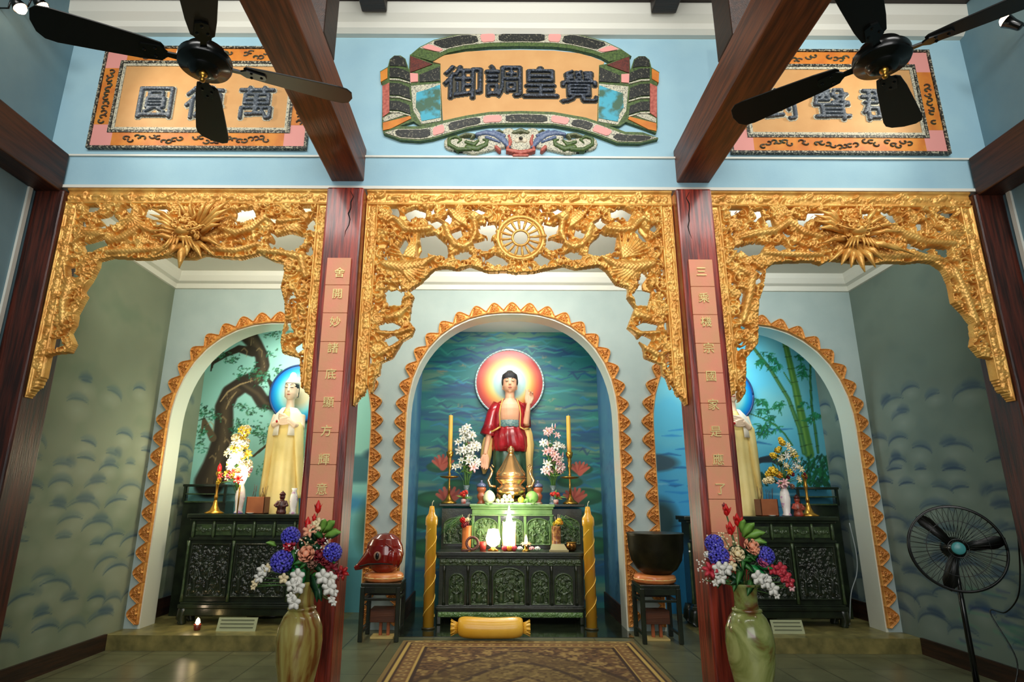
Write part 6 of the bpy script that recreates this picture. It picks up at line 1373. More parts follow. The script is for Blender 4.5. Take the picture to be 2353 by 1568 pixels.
for k in range(20):
    x = -1.0+k*.11; p.blob(x, 6.63-.165, .04, .05, (190, 164, 98), .8, .5); p.blob(x, 6.63-.165, .02, .025, (84, 50, 30), .9, .5)
    p.st([(x, 6.60), (x+.03, 6.60)], .014, (196, 170, 104), .9, .4)
c0, z0 = .04, 4.95
for a, b, col in ((.98, 1.32, (52, 34, 20)), (.92, 1.25, (116, 92, 50)), (.62, .92, (50, 32, 22)), (.57, .85, (140, 116, 62)), (.3, .45, (60, 38, 24)), (.25, .38, (160, 134, 76))):
    q = (np.abs(X-c0)/a)**1.35+(np.abs(Z-z0)/b)**1.35; p.mix(slice(None), np.clip((1-q)*30, 0, 1)*.75, col)
p.mix(slice(None), np.clip((nz-.5)*7, 0, 1)*.5*(D > .28), (70, 46, 26)); p.mix(slice(None), np.clip((n2-.58)*9, 0, 1)*.45*(D > .28), (176, 150, 88))
rug = thing('patterned_rug', 'brown and gold patterned rug on the floor before the altar', 'rug', (.04, 4.9, .15))
p.tomesh('pile', lambda a, b: (a-.04, b-4.9, np.full(a.shape, .012)), vcmat('rug_pile', .9, .3, 300), rug)
obj('edge_binding', MB().box((-1.172, -1.605, .0005), (1.172, 1.735, .0115)), mat('rug_binding', (96, 76, 42), .9), rug)

t = thing('bolster_cushion', 'long gold satin bolster lying before the low altar', 'cushion', (-.245, 6.72, .157)); SAT = mat('gold_satin', (226, 168, 44), .3, c2=(240, 190, 70), scale=3, bump=.15, bscale=8)
rings = [(-.34, .07), (-.325, .088), (-.28, .105), (-.2, .108), (0, .1), (.2, .106), (.28, .104), (.325, .088), (.34, .07)]
vs = []; n = 28
for (x, q) in rings:
    for j in range(n):
        a = 2*PI*j/n; vs.append((x, q*1.15*math.cos(a)*(abs(math.cos(a))**2+abs(math.sin(a))**2.0)**-.5, max(.004, .105+.018*(x/.34)**2+q*.98*math.sin(a))))
k = len(rings); bm_ = MB().add(vs, [(i*n+j, i*n+(j+1)%n, (i+1)*n+(j+1)%n, (i+1)*n+j) for i in range(k-1) for j in range(n)]+[tuple(range(n-1, -1, -1)), tuple((k-1)*n+j for j in range(n))])
obj('cushion_body', bm_, SAT, t, True, subsurf=1)
for s in (-1, 1):
    rf = MB(); 
    for j in range(22):
        a = 2*PI*j/22; rr_ = .07+.012*(j % 2)
        rf.blade([(s*.335, .05*math.cos(a), .11+.05*math.sin(a)), (s*.37, .06*math.cos(a), .11+.06*math.sin(a)), (s*.41, rr_*math.cos(a), max(.006, .11+rr_*math.sin(a)))], [.009, .012, .014], (0, -math.sin(a), math.cos(a)), 0, .002)
    obj('frilled_end', rf, SAT, t, True)

# ------------------------------------------------------------------ stools, wooden fish, bowl gong
def stool(lab, x, y, w):
    t = thing('wooden_stool', lab, 'stool', (x, y, .15), 'dark square stools'); h = w/2; H = .56
    obj('seat', MB().box((-h-.02, -h-.02, H-.035), (h+.02, h+.02, H)), M_LAC, t, bevel=.008); ap = MB()
    for s in (-1, 1): ap.box((-h+.02, s*h-.012, H-.10), (h-.02, s*h+.012, H-.035)).box((s*h-.012, -h+.02, H-.10), (s*h+.012, h-.02, H-.035))
    obj('apron', ap, M_LAC, t, bevel=.004)
    for sx in (-1, 1):
        for sy in (-1, 1): obj('leg', MB().box((sx*h-.022, sy*h-.022, 0), (sx*h+.022, sy*h+.022, H-.035)), M_LAC, t, bevel=.006)
    st = MB()
    for s in (-1, 1): st.box((-h+.02, s*h-.01, H-.17), (h-.02, s*h+.01, H-.145)).box((s*h-.01, -h+.02, H-.17), (s*h+.01, h-.02, H-.145)).box((s*h-.012, -h+.02, .07), (s*h+.012, h-.02, .1))
    obj('stretcher', st, M_LAC, t, bevel=.003)
    return t
stool('dark square stool under the red wooden fish', -1.385, 6.80, .37); stool('dark square stool under the dark bowl gong', 1.50, 6.76, .37)
def ring_cushion(lab, x, y, w):
    t = thing('ring_cushion', lab, 'cushion', (x, y, .71), 'orange satin ring cushions'); OS = mat('orange_satin', (214, 116, 62), .3, c2=(230, 150, 84), scale=6, coat=.2)
    obj('pad', MB().lathe([(.0, 0), (w*.9, 0), (w, .012), (w*1.04, .04), (w, .072), (w*.9, .085), (.0, .088)], n=44, fn=lambda a, z: 1+.015*math.sin(16*a)), OS, t, True)
    obj('piping', MB().lathe([(w*1.03, .036), (w*1.06, .042), (w*1.03, .048)], n=44), mat('pale_piping', (240, 200, 130), .4), t, True)
ring_cushion('orange satin cushion under the red wooden fish', -1.39, 6.80, .2); ring_cushion('orange satin cushion under the dark bowl gong', 1.50, 6.76, .21)
t = thing('wooden_fish', 'glossy dark red wooden fish drum on the left stool', 'wooden fish drum', (-1.395, 6.80, .80)); b = MB()
prf = [(0, -.0), (.10, .0), (.155, .04), (.19, .10), (.205, .18), (.19, .27), (.15, .34), (.09, .385), (0, .40)]
b.lathe(prf, n=36, sy=.85); b.tube([(-.12, -.05, .16), (-.2, -.06, .1), (-.26, -.07, .055), (-.30, -.08, .04)], [.10, .06, .036, .022], 14); b.ell((.1, -.06, .15), (.1, .12, .12))
obj('body', b, REDW, t, remesh=.006)
obj('mouth_slit', MB().tube([(-.24, -.115, .065), (-.14, -.165, .09), (0, -.185, .10), (.12, -.165, .09)], [.006, .008, .008, .004], 6), mat('slit_black', (14, 4, 4), .8), t, True)
ey = MB().ell((-.045, -.172, .175), (.04, .02, .045), 14, 9); e_ = obj('eye', ey, mat('eye_highlight', (150, 110, 92), .2), t, True); obj('pupil', MB().ell((-.045, -.188, .175), (.02, .01, .036), 12, 8), mat('pupil_black', (10, 8, 8), .2), e_, True)  # eye paler than the red wood, highlights put into its colour
obj('scale_ridge', MB().tube([(.03, -.165, .3), (.1, -.15, .25), (.15, -.125, .17), (.16, -.12, .1)], [.004, .012, .012, .004], 8), REDW, t, True)
t = thing('bowl_gong', 'large dark bronze bowl gong on the right stool', 'gong', (1.53, 6.76, .798)); obj('vessel', MB().lathe([(0, 0), (.14, .0), (.21, .05), (.265, .14), (.29, .26), (.295, .385), (.30, .40), (.298, .415), (.28, .415), (.278, .38), (.27, .25), (.24, .14), (.19, .07), (0, .03)], n=56), M_DBRONZE, t, True)
obj('rim', MB().lathe([(.296, .40), (.305, .408), (.30, .418), (.28, .418)], n=56), M_DBRONZE, t, True)
# bundles kept under the stools
def low_box(lab, c, d, m, lidm):
    t = thing('wooden_box', lab, 'box', (c[0], c[1], c[2])); obj('body', MB().box((-d[0]/2, -d[1]/2, 0), (d[0]/2, d[1]/2, d[2]*.78)), m, t, bevel=.004); obj('lid', MB().box((-d[0]/2-.006, -d[1]/2-.006, d[2]*.78), (d[0]/2+.006, d[1]/2+.006, d[2])), lidm, t, bevel=.004)
BRN = wood('brown_box_wood', (70, 36, 18), (96, 52, 26), .5, 0, 4)
def shelf_stand(lab, x, y):
    t = thing('small_stand', lab, 'stand', (x, y, .15)); obj('shelf_board', MB().box((-.13, -.1, .16), (.13, .1, .29)), BRN, t, bevel=.005)
    for a in (-.03, .05): obj('post', MB().box((a-.015, -.02, .02), (a+.015, .02, .16)), ORWOOD, t, bevel=.003)
    obj('foot', MB().box((-.12, -.1, 0), (.12, .08, .022)), mat('pale_wood', (206, 180, 110), .45), t, bevel=.004)
shelf_stand('small wooden stand kept under the left stool', -1.375, 6.84); shelf_stand('small wooden stand kept under the right stool', 1.49, 6.80)
# ------------------------------------------------------------------ onyx floor vases with bouquets
def onyx(name, c1, c2, c3, sc):
    m = bpy.data.materials.new(name); m.use_nodes = True; nt = m.node_tree; b = nt.nodes['Principled BSDF']; tc = nt.nodes.new('ShaderNodeTexCoord'); mp = nt.nodes.new('ShaderNodeMapping'); mp.inputs['Scale'].default_value = sc
    n = nt.nodes.new('ShaderNodeTexNoise'); n.inputs['Scale'].default_value = 3.2; n.inputs['Detail'].default_value = 6; n.inputs['Distortion'].default_value = 2.2
    rp = nt.nodes.new('ShaderNodeValToRGB'); e = rp.color_ramp.elements; e[0].position = .36; e[0].color = L4(c3); e[1].position = .66; e[1].color = L4(c2); q = e.new(.46); q.color = L4(c1); q = e.new(.56); q.color = L4(lerp(c1, c2, .5))
    nt.links.new(tc.outputs['Object'], mp.inputs[0]); nt.links.new(mp.outputs[0], n.inputs['Vector']); nt.links.new(n.outputs['Fac'], rp.inputs[0]); nt.links.new(rp.outputs[0], b.inputs['Base Color']); b.inputs['Roughness'].default_value = .2; b.inputs['Coat Weight'].default_value = .4
    return m
ONX1 = onyx('striped_onyx', (150, 130, 66), (176, 170, 96), (120, 72, 30), (1.6, 1.6, .35)); ONX2 = onyx('green_onyx', (128, 138, 72), (170, 176, 110), (104, 62, 30), (1.1, 1.1, 1.0))
def floor_vase(lab, x, y, m, s, flare):
    t = thing('floor_vase', lab, 'vase', (x, y, .15), 'onyx floor vases')
    obj('body', MB().lathe([(.10*s, 0), (.105*s, .015), (.085*s, .05), (.088*s, .12), (.115*s, .25), (.14*s, .38), (.150*s, .50), (.142*s, .58), (.115*s, .65), (.085*s, .69)], n=48), m, t, True)
    obj('collar', MB().lathe([(.084*s, .685), (.094*s, .692), (.092*s, .705), (.078*s, .71)], n=40), m, t, True)
    obj('neck', MB().lathe([(.078*s, .705), (.072*s, .74), (.072*s, .80), (.08*s, .84), (flare, .862), (flare-.008, .866), (.062*s, .83), (.06*s, .75), (0, .74)], n=40), m, t, True)
floor_vase('tall brown and yellow striped onyx floor vase before the left column', -1.49, 4.3, ONX1, .99, .085); floor_vase('tall mottled green onyx floor vase before the right column', 1.485, 4.3, ONX2, 1.03, .112)
YBQ = 4.24
def bouquet(lab, base, seed, spec):
    q = random.Random(seed); f = thing('flower_bouquet', lab, 'flowers', base, 'large mixed bouquets'); B = Vector(base); st = MB()
    def loc(px, py, dy=0): x, z = U(px, py, YBQ+dy); return Vector((x, YBQ+dy, z))-B
    root = Vector((0, 0, -.10))
    for kind, px, py, R, m, dy in spec:
        p = loc(px, py, dy); mb = MB(); d = Vector((p.x*1.2, -1, .35+p.z*.3))
        if kind != 'leaf' and kind != 'spray': st.tube([tuple(root), tuple(Vector((p.x*.25, p.y*.3+.02, p.z*.45))), tuple(p+Vector((0, .01, 0)))], [.004, .0035, .003], 5)
        if kind == 'puff': puff(mb, tuple(p), R, 34, R*.34, rr=q); obj('hydrangea_head', mb, m, f, True)
        elif kind == 'rose': rose(mb, tuple(p), d, R); obj('rose_bloom', mb, m, f, True)
        elif kind == 'bud':
            mb.lathe([(0, -R*1.2), (R*.55, -R*.7), (R*.7, 0), (R*.5, R*.8), (R*.12, R*1.6), (0, R*1.7)], c=tuple(p), n=14)
            for k in range(3): leafb(mb, tuple(p+Vector((0, 0, -R))), (math.cos(k*2.1), math.sin(k*2.1)-.4, 2.4), R*2.7, R*.5)
            obj('red_bud', mb, m, f, True)
        elif kind == 'star': star(mb, tuple(p), d, R, 6, .28); obj('lily_bloom', mb, m, f, True)
        elif kind == 'orchid':
            for k in range(5): 
                a = PI/2+k*2*PI/5; o = Vector((math.cos(a), -.15, math.sin(a))); mb.blade([tuple(p), tuple(p+o*R*.5), tuple(p+o*R)], [R*.15, R*.5, R*.2], (-math.sin(a), 0, math.cos(a)), 0, .0012, .1)
            obj('orchid_bloom', mb, m, f, True)
        elif kind == 'dots':
            for k in range(14):
                s = p+Vector((q.gauss(0, R*.6), q.gauss(0, R*.4), q.gauss(0, R*.6))); mb.ell(tuple(s), R*.13, 7, 5)
            obj('baby_breath', mb, m, f, True)
        elif kind == 'leaf':
            a = q.uniform(-.4, .4) if R > 0 else 0; ang = dy; p = loc(px, py, -.01); dd = Vector((math.cos(ang), -.35, math.sin(ang))); leafb(mb, tuple(p), dd, abs(R), abs(R)*.24, (0, -1, .2)); obj('leaf', mb, m, f, True)
        elif kind == 'spray':
            mb.tube([tuple(root+Vector((0, -.02, .08))), tuple(p*0.55+Vector((0, -.03, .0))), tuple(p)], [.004, .003, .002], 5); obj('spray_stem', mb, STEM, f, True)
    obj('stem', st, STEM, f, True)
fol = [('leaf', 0, 0, 0, LEAF, 0)]
def foliage(px0, px1, py0, py1, n, seed):
    q = random.Random(seed); return [('leaf', q.uniform(px0, px1), q.uniform(py0, py1), q.uniform(.07, .12), q.choice((LEAF, LEAF, mat('deep_leaf', (22, 66, 36), .35))), q.uniform(0, 2*PI)) for _ in range(n)]
SPL_ = [('bud', 731, 1168, .032, REDP, .02), ('bud', 707, 1205, .03, REDP, 0), ('bud', 722, 1192, .02, REDP, .03), ('star', 712, 1222, .05, PEACH, -.02), ('star', 724, 1215, .05, CREAMP, 0), ('star', 735, 1205, .045, CREAMP, .02), ('dots', 703, 1242, .05, CREAMP, -.02),
  ('puff', 668, 1233, .062, BLUEP, 0), ('puff', 648, 1291, .072, BLUEP, -.05), ('puff', 764, 1270, .062, BLUEP, -.01), ('rose', 665, 1254, .04, ROSE, -.03), ('rose', 704, 1274, .052, PEACH, -.06), ('rose', 735, 1278, .045, MAROON, -.03), ('rose', 742, 1242, .035, MAROON, 0), ('rose', 750, 1290, .035, MAROON, -.03), ('rose', 718, 1295, .034, mat('dusty_petal', (150, 110, 90), .5), -.04),
  ('dots', 678, 1262, .045, PETW, -.05), ('dots', 752, 1250, .045, PETW, -.04), ('star', 762, 1308, .05, MAROON, -.02), ('star', 785, 1318, .05, mat('scarlet_petal', (168, 26, 26), .45), 0), ('star', 775, 1322, .04, MAROON, -.02),
  ('orchid', 684, 1325, .05, PETW, -.1), ('orchid', 672, 1345, .045, PETW, -.12), ('orchid', 686, 1350, .045, PETW, -.12), ('orchid', 676, 1386, .045, PETW, -.13), ('orchid', 668, 1372, .03, PETW, -.13), ('orchid', 652, 1330, .035, CREAMP, -.08), ('orchid', 742, 1326, .05, PETW, -.1), ('orchid', 760, 1330, .045, PETW, -.08), ('orchid', 757, 1352, .05, PETW, -.1), ('orchid', 768, 1362, .03, PETW, -.1), ('orchid', 762, 1378, .026, PETW, -.1), ('orchid', 767, 1386, .022, PETW, -.1),
  ('spray', 585, 1345, 1, STEM, -.02), ('orchid', 604, 1312, .042, PETW, -.02), ('orchid', 596, 1328, .036, PETW, -.02), ('orchid', 586, 1340, .026, CREAMP, -.02), ('orchid', 582, 1350, .02, CREAMP, -.02), ('orchid', 615, 1306, .03, CREAMP, -.02),
  ('leaf', 742, 1225, .15, LEAFL, .9), ('leaf', 745, 1235, .15, LEAFL, .5), ('leaf', 738, 1225, .13, LEAFL, 1.3), ('leaf', 680, 1290, .12, mat('emerald_leaf', (30, 140, 70), .35), -1.6), ('leaf', 690, 1300, .12, mat('emerald_leaf', (30, 140, 70), .35), -1.2), ('leaf', 635, 1255, .08, LEAFL, 2.6), ('leaf', 715, 1320, .17, mat('deep_leaf', (22, 66, 36), .35), -.9), ('leaf', 730, 1315, .16, mat('deep_leaf', (22, 66, 36), .35), -1.4)] + foliage(660, 755, 1235, 1330, 34, 3)
bouquet('mixed bouquet with blue flowers and red buds in the left floor vase', (-1.49, 4.3, 1.0), 1, SPL_)
SPR_ = [('bud', 1669, 1175, .03, REDP, 0), ('bud', 1694, 1198, .032, REDP, 0), ('bud', 1678, 1218, .034, REDP, -.02), ('bud', 1664, 1165, .018, MAROON, .02), ('dots', 1660, 1228, .05, CREAMP, -.01), ('dots', 1684, 1247, .06, CREAMP, -.03), ('dots', 1655, 1260, .05, PETW, -.03), ('dots', 1616, 1300, .05, PETW, -.02),
  ('puff', 1641, 1250, .06, BLUEP, 0), ('puff', 1652, 1279, .066, BLUEP, -.03), ('puff', 1757, 1278, .062, BLUEP, -.01), ('rose', 1727, 1256, .05, PEACH, -.03), ('rose', 1733, 1266, .03, PEACH, -.05), ('rose', 1694, 1274, .045, CREAMP, -.06), ('rose', 1678, 1284, .035, PEACH, -.05), ('rose', 1753, 1292, .035, mat('mauve_petal', (190, 90, 130), .5), -.04), ('rose', 1625, 1275, .022, PETW, 0),
  ('orchid', 1652, 1308, .048, PETW, -.09), ('orchid', 1668, 1308, .045, PETW, -.09), ('orchid', 1656, 1330, .04, PETW, -.09), ('orchid', 1644, 1340, .026, PETW, -.08), ('orchid', 1682, 1302, .034, CREAMP, -.08), ('orchid', 1742, 1328, .048, PETW, -.1), ('orchid', 1758, 1338, .046, PETW, -.1), ('orchid', 1762, 1330, .03, PETW, -.1), ('orchid', 1776, 1355, .042, PETW, -.1), ('orchid', 1785, 1370, .022, PETW, -.1), ('star', 1632, 1312, .055, ROSE, -.06),
  ('spray', 1820, 1345, 1, STEM, -.03), ('orchid', 1775, 1310, .035, ROSE, -.03), ('orchid', 1793, 1308, .045, ROSE, -.03), ('orchid', 1803, 1325, .045, ROSE, -.03), ('orchid', 1813, 1338, .038, ROSE, -.03), ('orchid', 1819, 1352, .024, PETP, -.03), ('spray', 1622, 1336, 1, STEM, -.03), ('dots', 1622, 1334, .03, PETW, -.03),
  ('leaf', 1708, 1235, .15, LEAFL, 1.1), ('leaf', 1712, 1238, .15, LEAFL, .55), ('leaf', 1715, 1245, .13, LEAFL, .2), ('leaf', 1705, 1225, .12, LEAFL, 1.5), ('leaf', 1720, 1300, .13, mat('emerald_leaf', (30, 140, 70), .35), -.5), ('leaf', 1740, 1305, .1, mat('emerald_leaf', (30, 140, 70), .35), .2)] + foliage(1645, 1765, 1250, 1335, 40, 8)
bouquet('mixed bouquet with a long pink orchid spray in the right floor vase', (1.485, 4.3, 1.0), 2, SPR_)

# ------------------------------------------------------------------ things on the side altars
ZS = 1.375
def side_candlestick(lab, x, y, fl):
    t = thing('candlestick', lab, 'candlestick', (x, y, ZS), 'flared brass candlesticks'); obj('base', MB().lathe([(.11, 0), (.112, .012), (.06, .04), (.03, .10), (.02, .16)], n=28), M_BRASS, t, True)
    obj('stem', MB().lathe([(.02, .16), (.024, .2), (.014, .23), (.016, .33), (.026, .36), (.016, .39), (.02, .44), (.04, .47), (.036, .5), (.02, .5)], n=20), M_BRASS, t, True)
    if fl: obj('red_bulb', MB().lathe([(.015, .49), (.026, .52), (.024, .56), (.004, .6)], n=14), mat('red_lamp_glass', (210, 30, 30), .2, emit=.6), t, True)
side_candlestick('flared brass candlestick with a red bulb on the left altar', -3.62, 7.52, True); side_candlestick('flared brass candlestick on the right altar beside the yellow flowers', 3.62, 7.52, False)
# bright vase of flowers, left
t = thing('porcelain_vase', 'slim white porcelain vase on the left altar', 'vase', (-3.33, 7.53, ZS), 'slim porcelain vases'); PORC = mat('flowered_porcelain', (240, 232, 226), .2, c2=(206, 150, 190), scale=14, contrast=(.56, .62)); VP = [(.05, 0), (.055, .01), (.04, .04), (.05, .12), (.06, .2), (.05, .28), (.03, .34), (.045, .38), (.04, .38), (.02, .33), (0, .3)]
obj('vessel', MB().lathe(VP, n=28), PORC, t, True); obj('foot_ring', MB().lathe([(.056, 0), (.058, .008), (.05, .014)], n=24), mat('blue_foot', (60, 70, 130), .3), t, True)
f = thing('flower_bouquet', 'tall bright white bouquet on the left altar', 'flowers', (-3.36, 7.5, ZS+.34), 'bouquets on the side altars'); q = random.Random(12); st = MB()
for k in range(62):
    h = q.uniform(.03, .70); rad = .19*(1-(h/.78)**1.5)+.025; a = q.uniform(-PI, PI)*.5-PI/2; x = rad*math.cos(a)*q.uniform(.5, 1)-.02; y = rad*math.sin(a)*.7
    mb = MB(); R = q.uniform(.032, .05); low = h < .2
    if q.random() < .5: rose(mb, (x, y, h), (x*3, -1, .4), R)
    else: star(mb, (x, y, h), (x*3, -1, .3), R*1.3, 6, .28)
    m = q.choice((ROSE, PETP, mat('coral_red_petal', (222, 66, 52), .45), YEL)) if low and q.random() < .7 else q.choice((PETW, PETW, CREAMP, YEL) if h < .6 else (CREAMP, YEL, PETW))
    obj('bloom', mb, m, f, True); st.tube([(.03, .02, -.2), (x*.4, y*.4+.02, h*.5), (x, y+.01, h)], .003, 5)
lf = MB()
for k in range(18): leafb(lf, (q.uniform(-.1, .1), -.03, q.uniform(0, .4)), (q.uniform(-1, 1), -.4, q.uniform(-.2, .8)), q.uniform(.1, .16), .02)
obj('stem', st, STEM, f, True); obj('leaf', lf, LEAFL, f, True)
lan = thing('lit_lamp', 'small glowing lamp inside the bright white bouquet on the left altar', 'lamp', (-3.30, 7.42, ZS+.46)); obj('bulb', MB().ell((0, 0, 0), (.075, .05, .12), 16, 10), LITW, lan, True); obj('socket', MB().tube([(0, 0, -.46), (0, 0, -.07)], [.008, .012], 8), M_BRASS, lan, True)
def wood_box(lab, x, y, w, h, m):
    t = thing('incense_box', lab, 'box', (x, y, ZS), 'brown incense boxes'); mb = MB()
    mb.box((-w/2, -.09, 0), (w/2, .09, .012)).box((-w/2, -.09, 0), (w/2, -.08, h)).box((-w/2, .08, 0), (w/2, .09, h)).box((-w/2, -.09, 0), (-w/2+.01, .09, h)).box((w/2-.01, -.09, 0), (w/2, .09, h)).box((-w/2+.01, -.08, h-.03), (w/2-.01, .08, h-.025)); obj('box_body', mb, m, t, bevel=.002)
    s = MB(); qq = random.Random(3)
    for k in range(9):
        a = qq.uniform(-.08, .08); s.tube([(a, qq.uniform(-.05, .05), h-.03), (a+qq.uniform(-.03, .03), qq.uniform(-.05, .05), h+qq.uniform(.08, .16))], .0025, 5)
    obj('incense_stick', s, mat('stick_brown', (70, 40, 30), .7), t, True)
wood_box('brown wooden incense box on the left altar beside the cream statue', -3.09, 7.5, .22, .20, mat('box_brown', (158, 92, 52), .5, c2=(140, 78, 44), scale=6)); wood_box('brown wooden incense box on the right altar beside the cream statue', 3.10, 7.5, .21, .2, mat('box_brown', (158, 92, 52), .5))
def figurine(lab, x, y, m, s):
    t = thing('figurine', lab, 'figurine', (x, y, ZS), 'small dark figurines'); b = MB(); b.lathe([(.055*s, 0), (.06*s, .02*s), (.05*s, .05*s), (.055*s, .1*s), (.04*s, .15*s), (.02*s, .17*s)], n=20); b.ell((0, 0, .2*s), (.034*s, .034*s, .04*s))
    for k in (-1, 1): b.tube([(k*.04*s, 0, .15*s), (k*.075*s, -.02*s, .1*s), (k*.04*s, -.06*s, .085*s)], [.018*s, .018*s, .014*s], 8)
    obj('body', b, m, t, remesh=.005); obj('hat', MB().lathe([(.04*s, .22*s), (.03*s, .245*s), (.012*s, .26*s), (0, .275*s)], n=16), mat('dark_red_lacquer', (70, 14, 12), .3), t, True)
figurine('small dark red figurine on the left altar beside the left column', -2.80, 7.5, mat('dark_figurine', (48, 22, 18), .35, c2=(80, 26, 20), scale=12), 1.0); figurine('small brown and red figurine on the right altar beside the porcelain vase', 3.47, 7.48, mat('brown_figurine', (120, 60, 40), .35, c2=(170, 60, 44), scale=14), .95)
for x, lab in ((-2.66, 'cream porcelain cup behind the left column on the left altar'),):
    t = thing('porcelain_vase', lab, 'vase', (x, 7.5, ZS), 'slim porcelain vases'); obj('vessel', MB().lathe([(a*.8, b*.8) for a, b in VP], n=24), PORC, t, True)
for x, lab in ((-3.14, 'small white saucer before the left incense box'), (3.12, 'small white saucer before the right incense box'), (3.30, 'small white saucer before the porcelain vase on the right altar')):
    t = thing('saucer', lab, 'saucer', (x, 7.415, ZS), 'small white saucers'); obj('dish', MB().lathe([(.02, 0), (.045, .012), (.046, .015), (.02, .006), (0, .005)], n=20), mat('white_porcelain', (236, 236, 222), .25), t, True)
# right vase with yellow flowers
t = thing('porcelain_vase', 'slim white porcelain vase with violet pattern on the right altar', 'vase', (3.34, 7.5, ZS), 'slim porcelain vases'); obj('vessel', MB().lathe(VP, n=28), PORC, t, True); obj('foot_ring', MB().lathe([(.056, 0), (.058, .008), (.05, .014)], n=24), mat('blue_foot', (60, 70, 130), .3), t, True)
f = thing('flower_bouquet', 'yellow and white bouquet on the right altar', 'flowers', (3.34, 7.5, ZS+.36), 'bouquets on the side altars'); st = MB(); B = Vector((3.34, 7.5, ZS+.36))
for px, py, R, m, kd in [(1797, 1018, .055, YEL, 'r'), (1786, 1036, .045, YEL, 'r'), (1778, 1048, .05, YEL, 'r'), (1810, 1030, .04, CREAMP, 's'), (1818, 1042, .045, CREAMP, 's'), (1806, 1050, .045, PETW, 's'), (1826, 1048, .04, YEL, 's'), (1792, 1056, .04, CREAMP, 's'), (1776, 1084, .075, YEL, 'r'), (1790, 1092, .055, mat('amber_petal', (236, 160, 50), .45), 'r'), (1770, 1104, .06, CREAMP, 'r'), (1812, 1085, .04, YEL, 's'), (1838, 1080, .045, CREAMP, 's'), (1828, 1072, .04, PETW, 's'), (1820, 1090, .04, MAROON, 'r'), (1848, 1090, .03, MAROON, 'r'), (1802, 1110, .05, PETP, 's'), (1793, 1114, .045, PETP, 's'), (1835, 1105, .035, CREAMP, 's'), (1820, 1118, .04, mat('dusty_petal', (150, 110, 90), .5), 'r'), (1804, 1070, .035, CREAMP, 's'), (1833, 1060, .03, PETW, 's')]:
    x, z = U(px, py, 7.46); p = Vector((x, 7.46, z))-B
    for j in range(2):
        p2 = p + Vector((.045*math.sin(px*j), .03*j, .04*math.cos(py*j)))*j; mb = MB(); (rose if kd == 'r' else star)(mb, tuple(p2), (p2.x*2, -1, .3), R*(.78 if kd == 'r' else 1.3)*(1-.2*j)); obj('bloom', mb, m, f, True); st.tube([(0, 0, -.2), (p2.x*.3, 0, p2.z*.5), tuple(p2)], .003, 5)
lf = MB(); q = random.Random(4)
for k in range(30): leafb(lf, (q.uniform(-.1, .16), -.02, q.uniform(0, .42)), (q.uniform(-1, 1), -.4, q.uniform(-.2, .9)), q.uniform(.09, .15), .02)
obj('stem', st, STEM, f, True); obj('leaf', lf, LEAF, f, True)

# sign plates on the step, little foot lamp
def step_sign(lab, px0, px1, py):
    y = 7.12; x0 = U(px0, py, y)[0]; x1 = U(px1, py, y)[0]; t = thing('sign_plate', lab, 'sign', ((x0+x1)/2, y, .15), 'sign plates before the side altars'); w = (x1-x0)/2
    obj('plate', MB().add([(-w, -.03, 0), (w, -.03, 0), (w, .02, .13), (-w, .02, .13), (-w, -.02, 0), (w, -.02, 0), (w, .03, .13), (-w, .03, .13)], [(0, 1, 2, 3), (7, 6, 5, 4), (0, 4, 5, 1), (1, 5, 6, 2), (2, 6, 7, 3), (3, 7, 4, 0)]), mat('pale_sign', (160, 166, 128), .5), t)
    ln = MB()
    for k in range(3):
        z = .03+.035*k; yy = -.0325+.05*z/.13; ln.box((-w*.85, yy, z), (w*.85, yy+.003, z+.012))
    obj('text_line', ln, mat('sign_text_grey', (110, 116, 88), .6), t)
step_sign('pale sign plate on the step before the left altar', 500, 590, 1437); step_sign('pale sign plate on the step before the right altar', 1772, 1845, 1437)
t = thing('foot_lamp', 'tiny lit lamp on the step left of the sign plate', 'lamp', (-3.48, 7.14, .15)); obj('cup', MB().lathe([(.03, 0), (.035, .01), (.04, .06), (.036, .06), (0, .02)], n=18), mat('dark_red_cup', (110, 40, 30), .3), t, True); obj('flame', MB().lathe([(.005, .05), (.026, .075), (.018, .11), (.002, .13)], n=12), FLAME, t, True)

def curve(pts, n=8):                       # smooth path through the given points
    P = [Vector(p) for p in pts]; P = [P[0]*2-P[1]]+P+[P[-1]*2-P[-2]]; out = []
    for i in range(1, len(P)-2):
        for k in range(n):
            t = k/n; a, b, c, d = P[i-1], P[i], P[i+1], P[i+2]
            out.append(tuple(0.5*((2*b)+(c-a)*t+(2*a-5*b+4*c-d)*t*t+(3*b-a-3*c+d)*t**3)))
    return out+[tuple(P[-2])]
# ------------------------------------------------------------------ pedestal fan with its cable
FX, FY, FZ = 3.52, 5.05, 1.19
t = thing('pedestal_fan', 'black pedestal fan standing before the right wall', 'fan', (FX, FY, 0), rz=0)
nrm = Vector((-.42, -.90, .05)).normalized(); Q = nrm.to_track_quat('Z', 'Y').to_matrix().to_4x4(); M = Matrix.Translation((0, 0, FZ)) @ Q; RR = .325
g = MB(); circ = lambda R, z: [(R*math.cos(2*PI*k/56), R*math.sin(2*PI*k/56), z) for k in range(57)]
g.tube(circ(RR, 0), .011, 8).tube(circ(RR*.98, .03), .004, 6).tube(circ(.07, .06), .004, 6).tube(circ(RR*.65, .055), .0025, 5)
for k in range(44):
    a = 2*PI*k/44; g.tube([(.07*math.cos(a), .07*math.sin(a), .06), (.25*math.cos(a), .25*math.sin(a), .055), (RR*math.cos(a), RR*math.sin(a), .005)], .0017, 4); g.tube([(.07*math.cos(a), .07*math.sin(a), -.09), (.25*math.cos(a), .25*math.sin(a), -.08), (RR*math.cos(a), RR*math.sin(a), -.005)], .0017, 4)
obj('guard', g.xf(M), M_BLACKM, t, True)
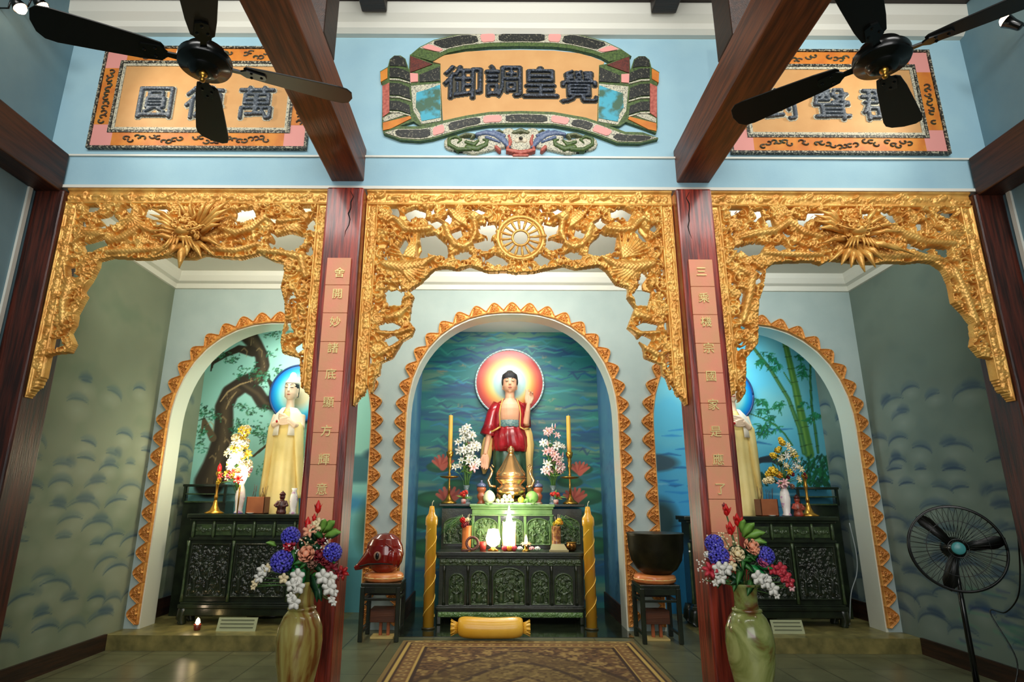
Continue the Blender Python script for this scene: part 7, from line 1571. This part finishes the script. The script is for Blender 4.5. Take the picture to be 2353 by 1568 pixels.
for k in range(3):
    a = 2*PI*k/3+.2; mb = MB(); R_ = Matrix.Rotation(a, 4, 'Z'); poly = [(.05, -.03), (.15, -.05), (.27, -.055), (.33, -.03), (.34, .02), (.28, .05), (.15, .035), (.05, .03)]; mb.hprism(poly, -.012, -.008).xf(M @ R_ @ Matrix.Rotation(.35, 4, 'X')); obj('blade', mb, M_BLADE, t, True)
obj('hub_badge', MB().lathe([(0, .075), (.03, .074), (.045, .068), (.05, .06), (0, .058)][::-1], n=24).xf(M), mat('teal_badge', (70, 150, 150), .3), t, True); obj('motor', MB().lathe([(0, -.22), (.06, -.21), (.085, -.16), (.085, -.09), (.05, -.06), (.03, .02), (0, .03)], n=28).xf(M), M_BLACKM, t, True)
obj('pole', MB().tube([(.05, .12, 0), (.05, .12, .6), (.05, .12, FZ-.06)], [.024, .02, .018], 14), M_BLACKM, t, True); obj('neck', MB().tube([(.05, .12, FZ-.1), (.05, .11, FZ-.02), tuple(M @ Vector((0, 0, -.14)))], .026, 12), M_BLACKM, t, True); obj('base', MB().lathe([(.26, 0), (.265, .015), (.2, .035), (.05, .06), (.03, .1)], c=(.05, .12, 0), n=36), M_BLACKM, t, True)
cab = MB(); pts = [PXw(2353, 1112, 4.30), PXw(2332, 1116, 4.30), PXw(2333, 1160, 4.30), PXw(2340, 1240, 4.30), PXw(2344, 1320, 4.30), PXw(2338, 1375, 4.29), PXw(2310, 1408, 4.28), PXw(2275, 1408, 4.25)]
tag(obj('power_cable', cab.tube(curve([(p[0], p[1], p[2]) for p in pts] + [(4.1, 5.4, .30), (3.95, 5.33, .06), (3.85, 5.3, .008)]), .006, 6), M_BLACKM, None, True), 'thin black power cable hanging on the right wall beside the fan', 'cable')
# loose cable on the cheek of the right niche
tag(obj('power_cable', MB().tube(curve([(4.1, 7.53, 1.3), (4.13, 7.53, .95), (4.1, 7.53, .72), (4.0, 7.53, .5), (3.95, 7.56, .157)]), .006, 6), mat('pale_cable', (150, 160, 160), .5), None, True), 'thin pale cable looping beside the right altar', 'cable')
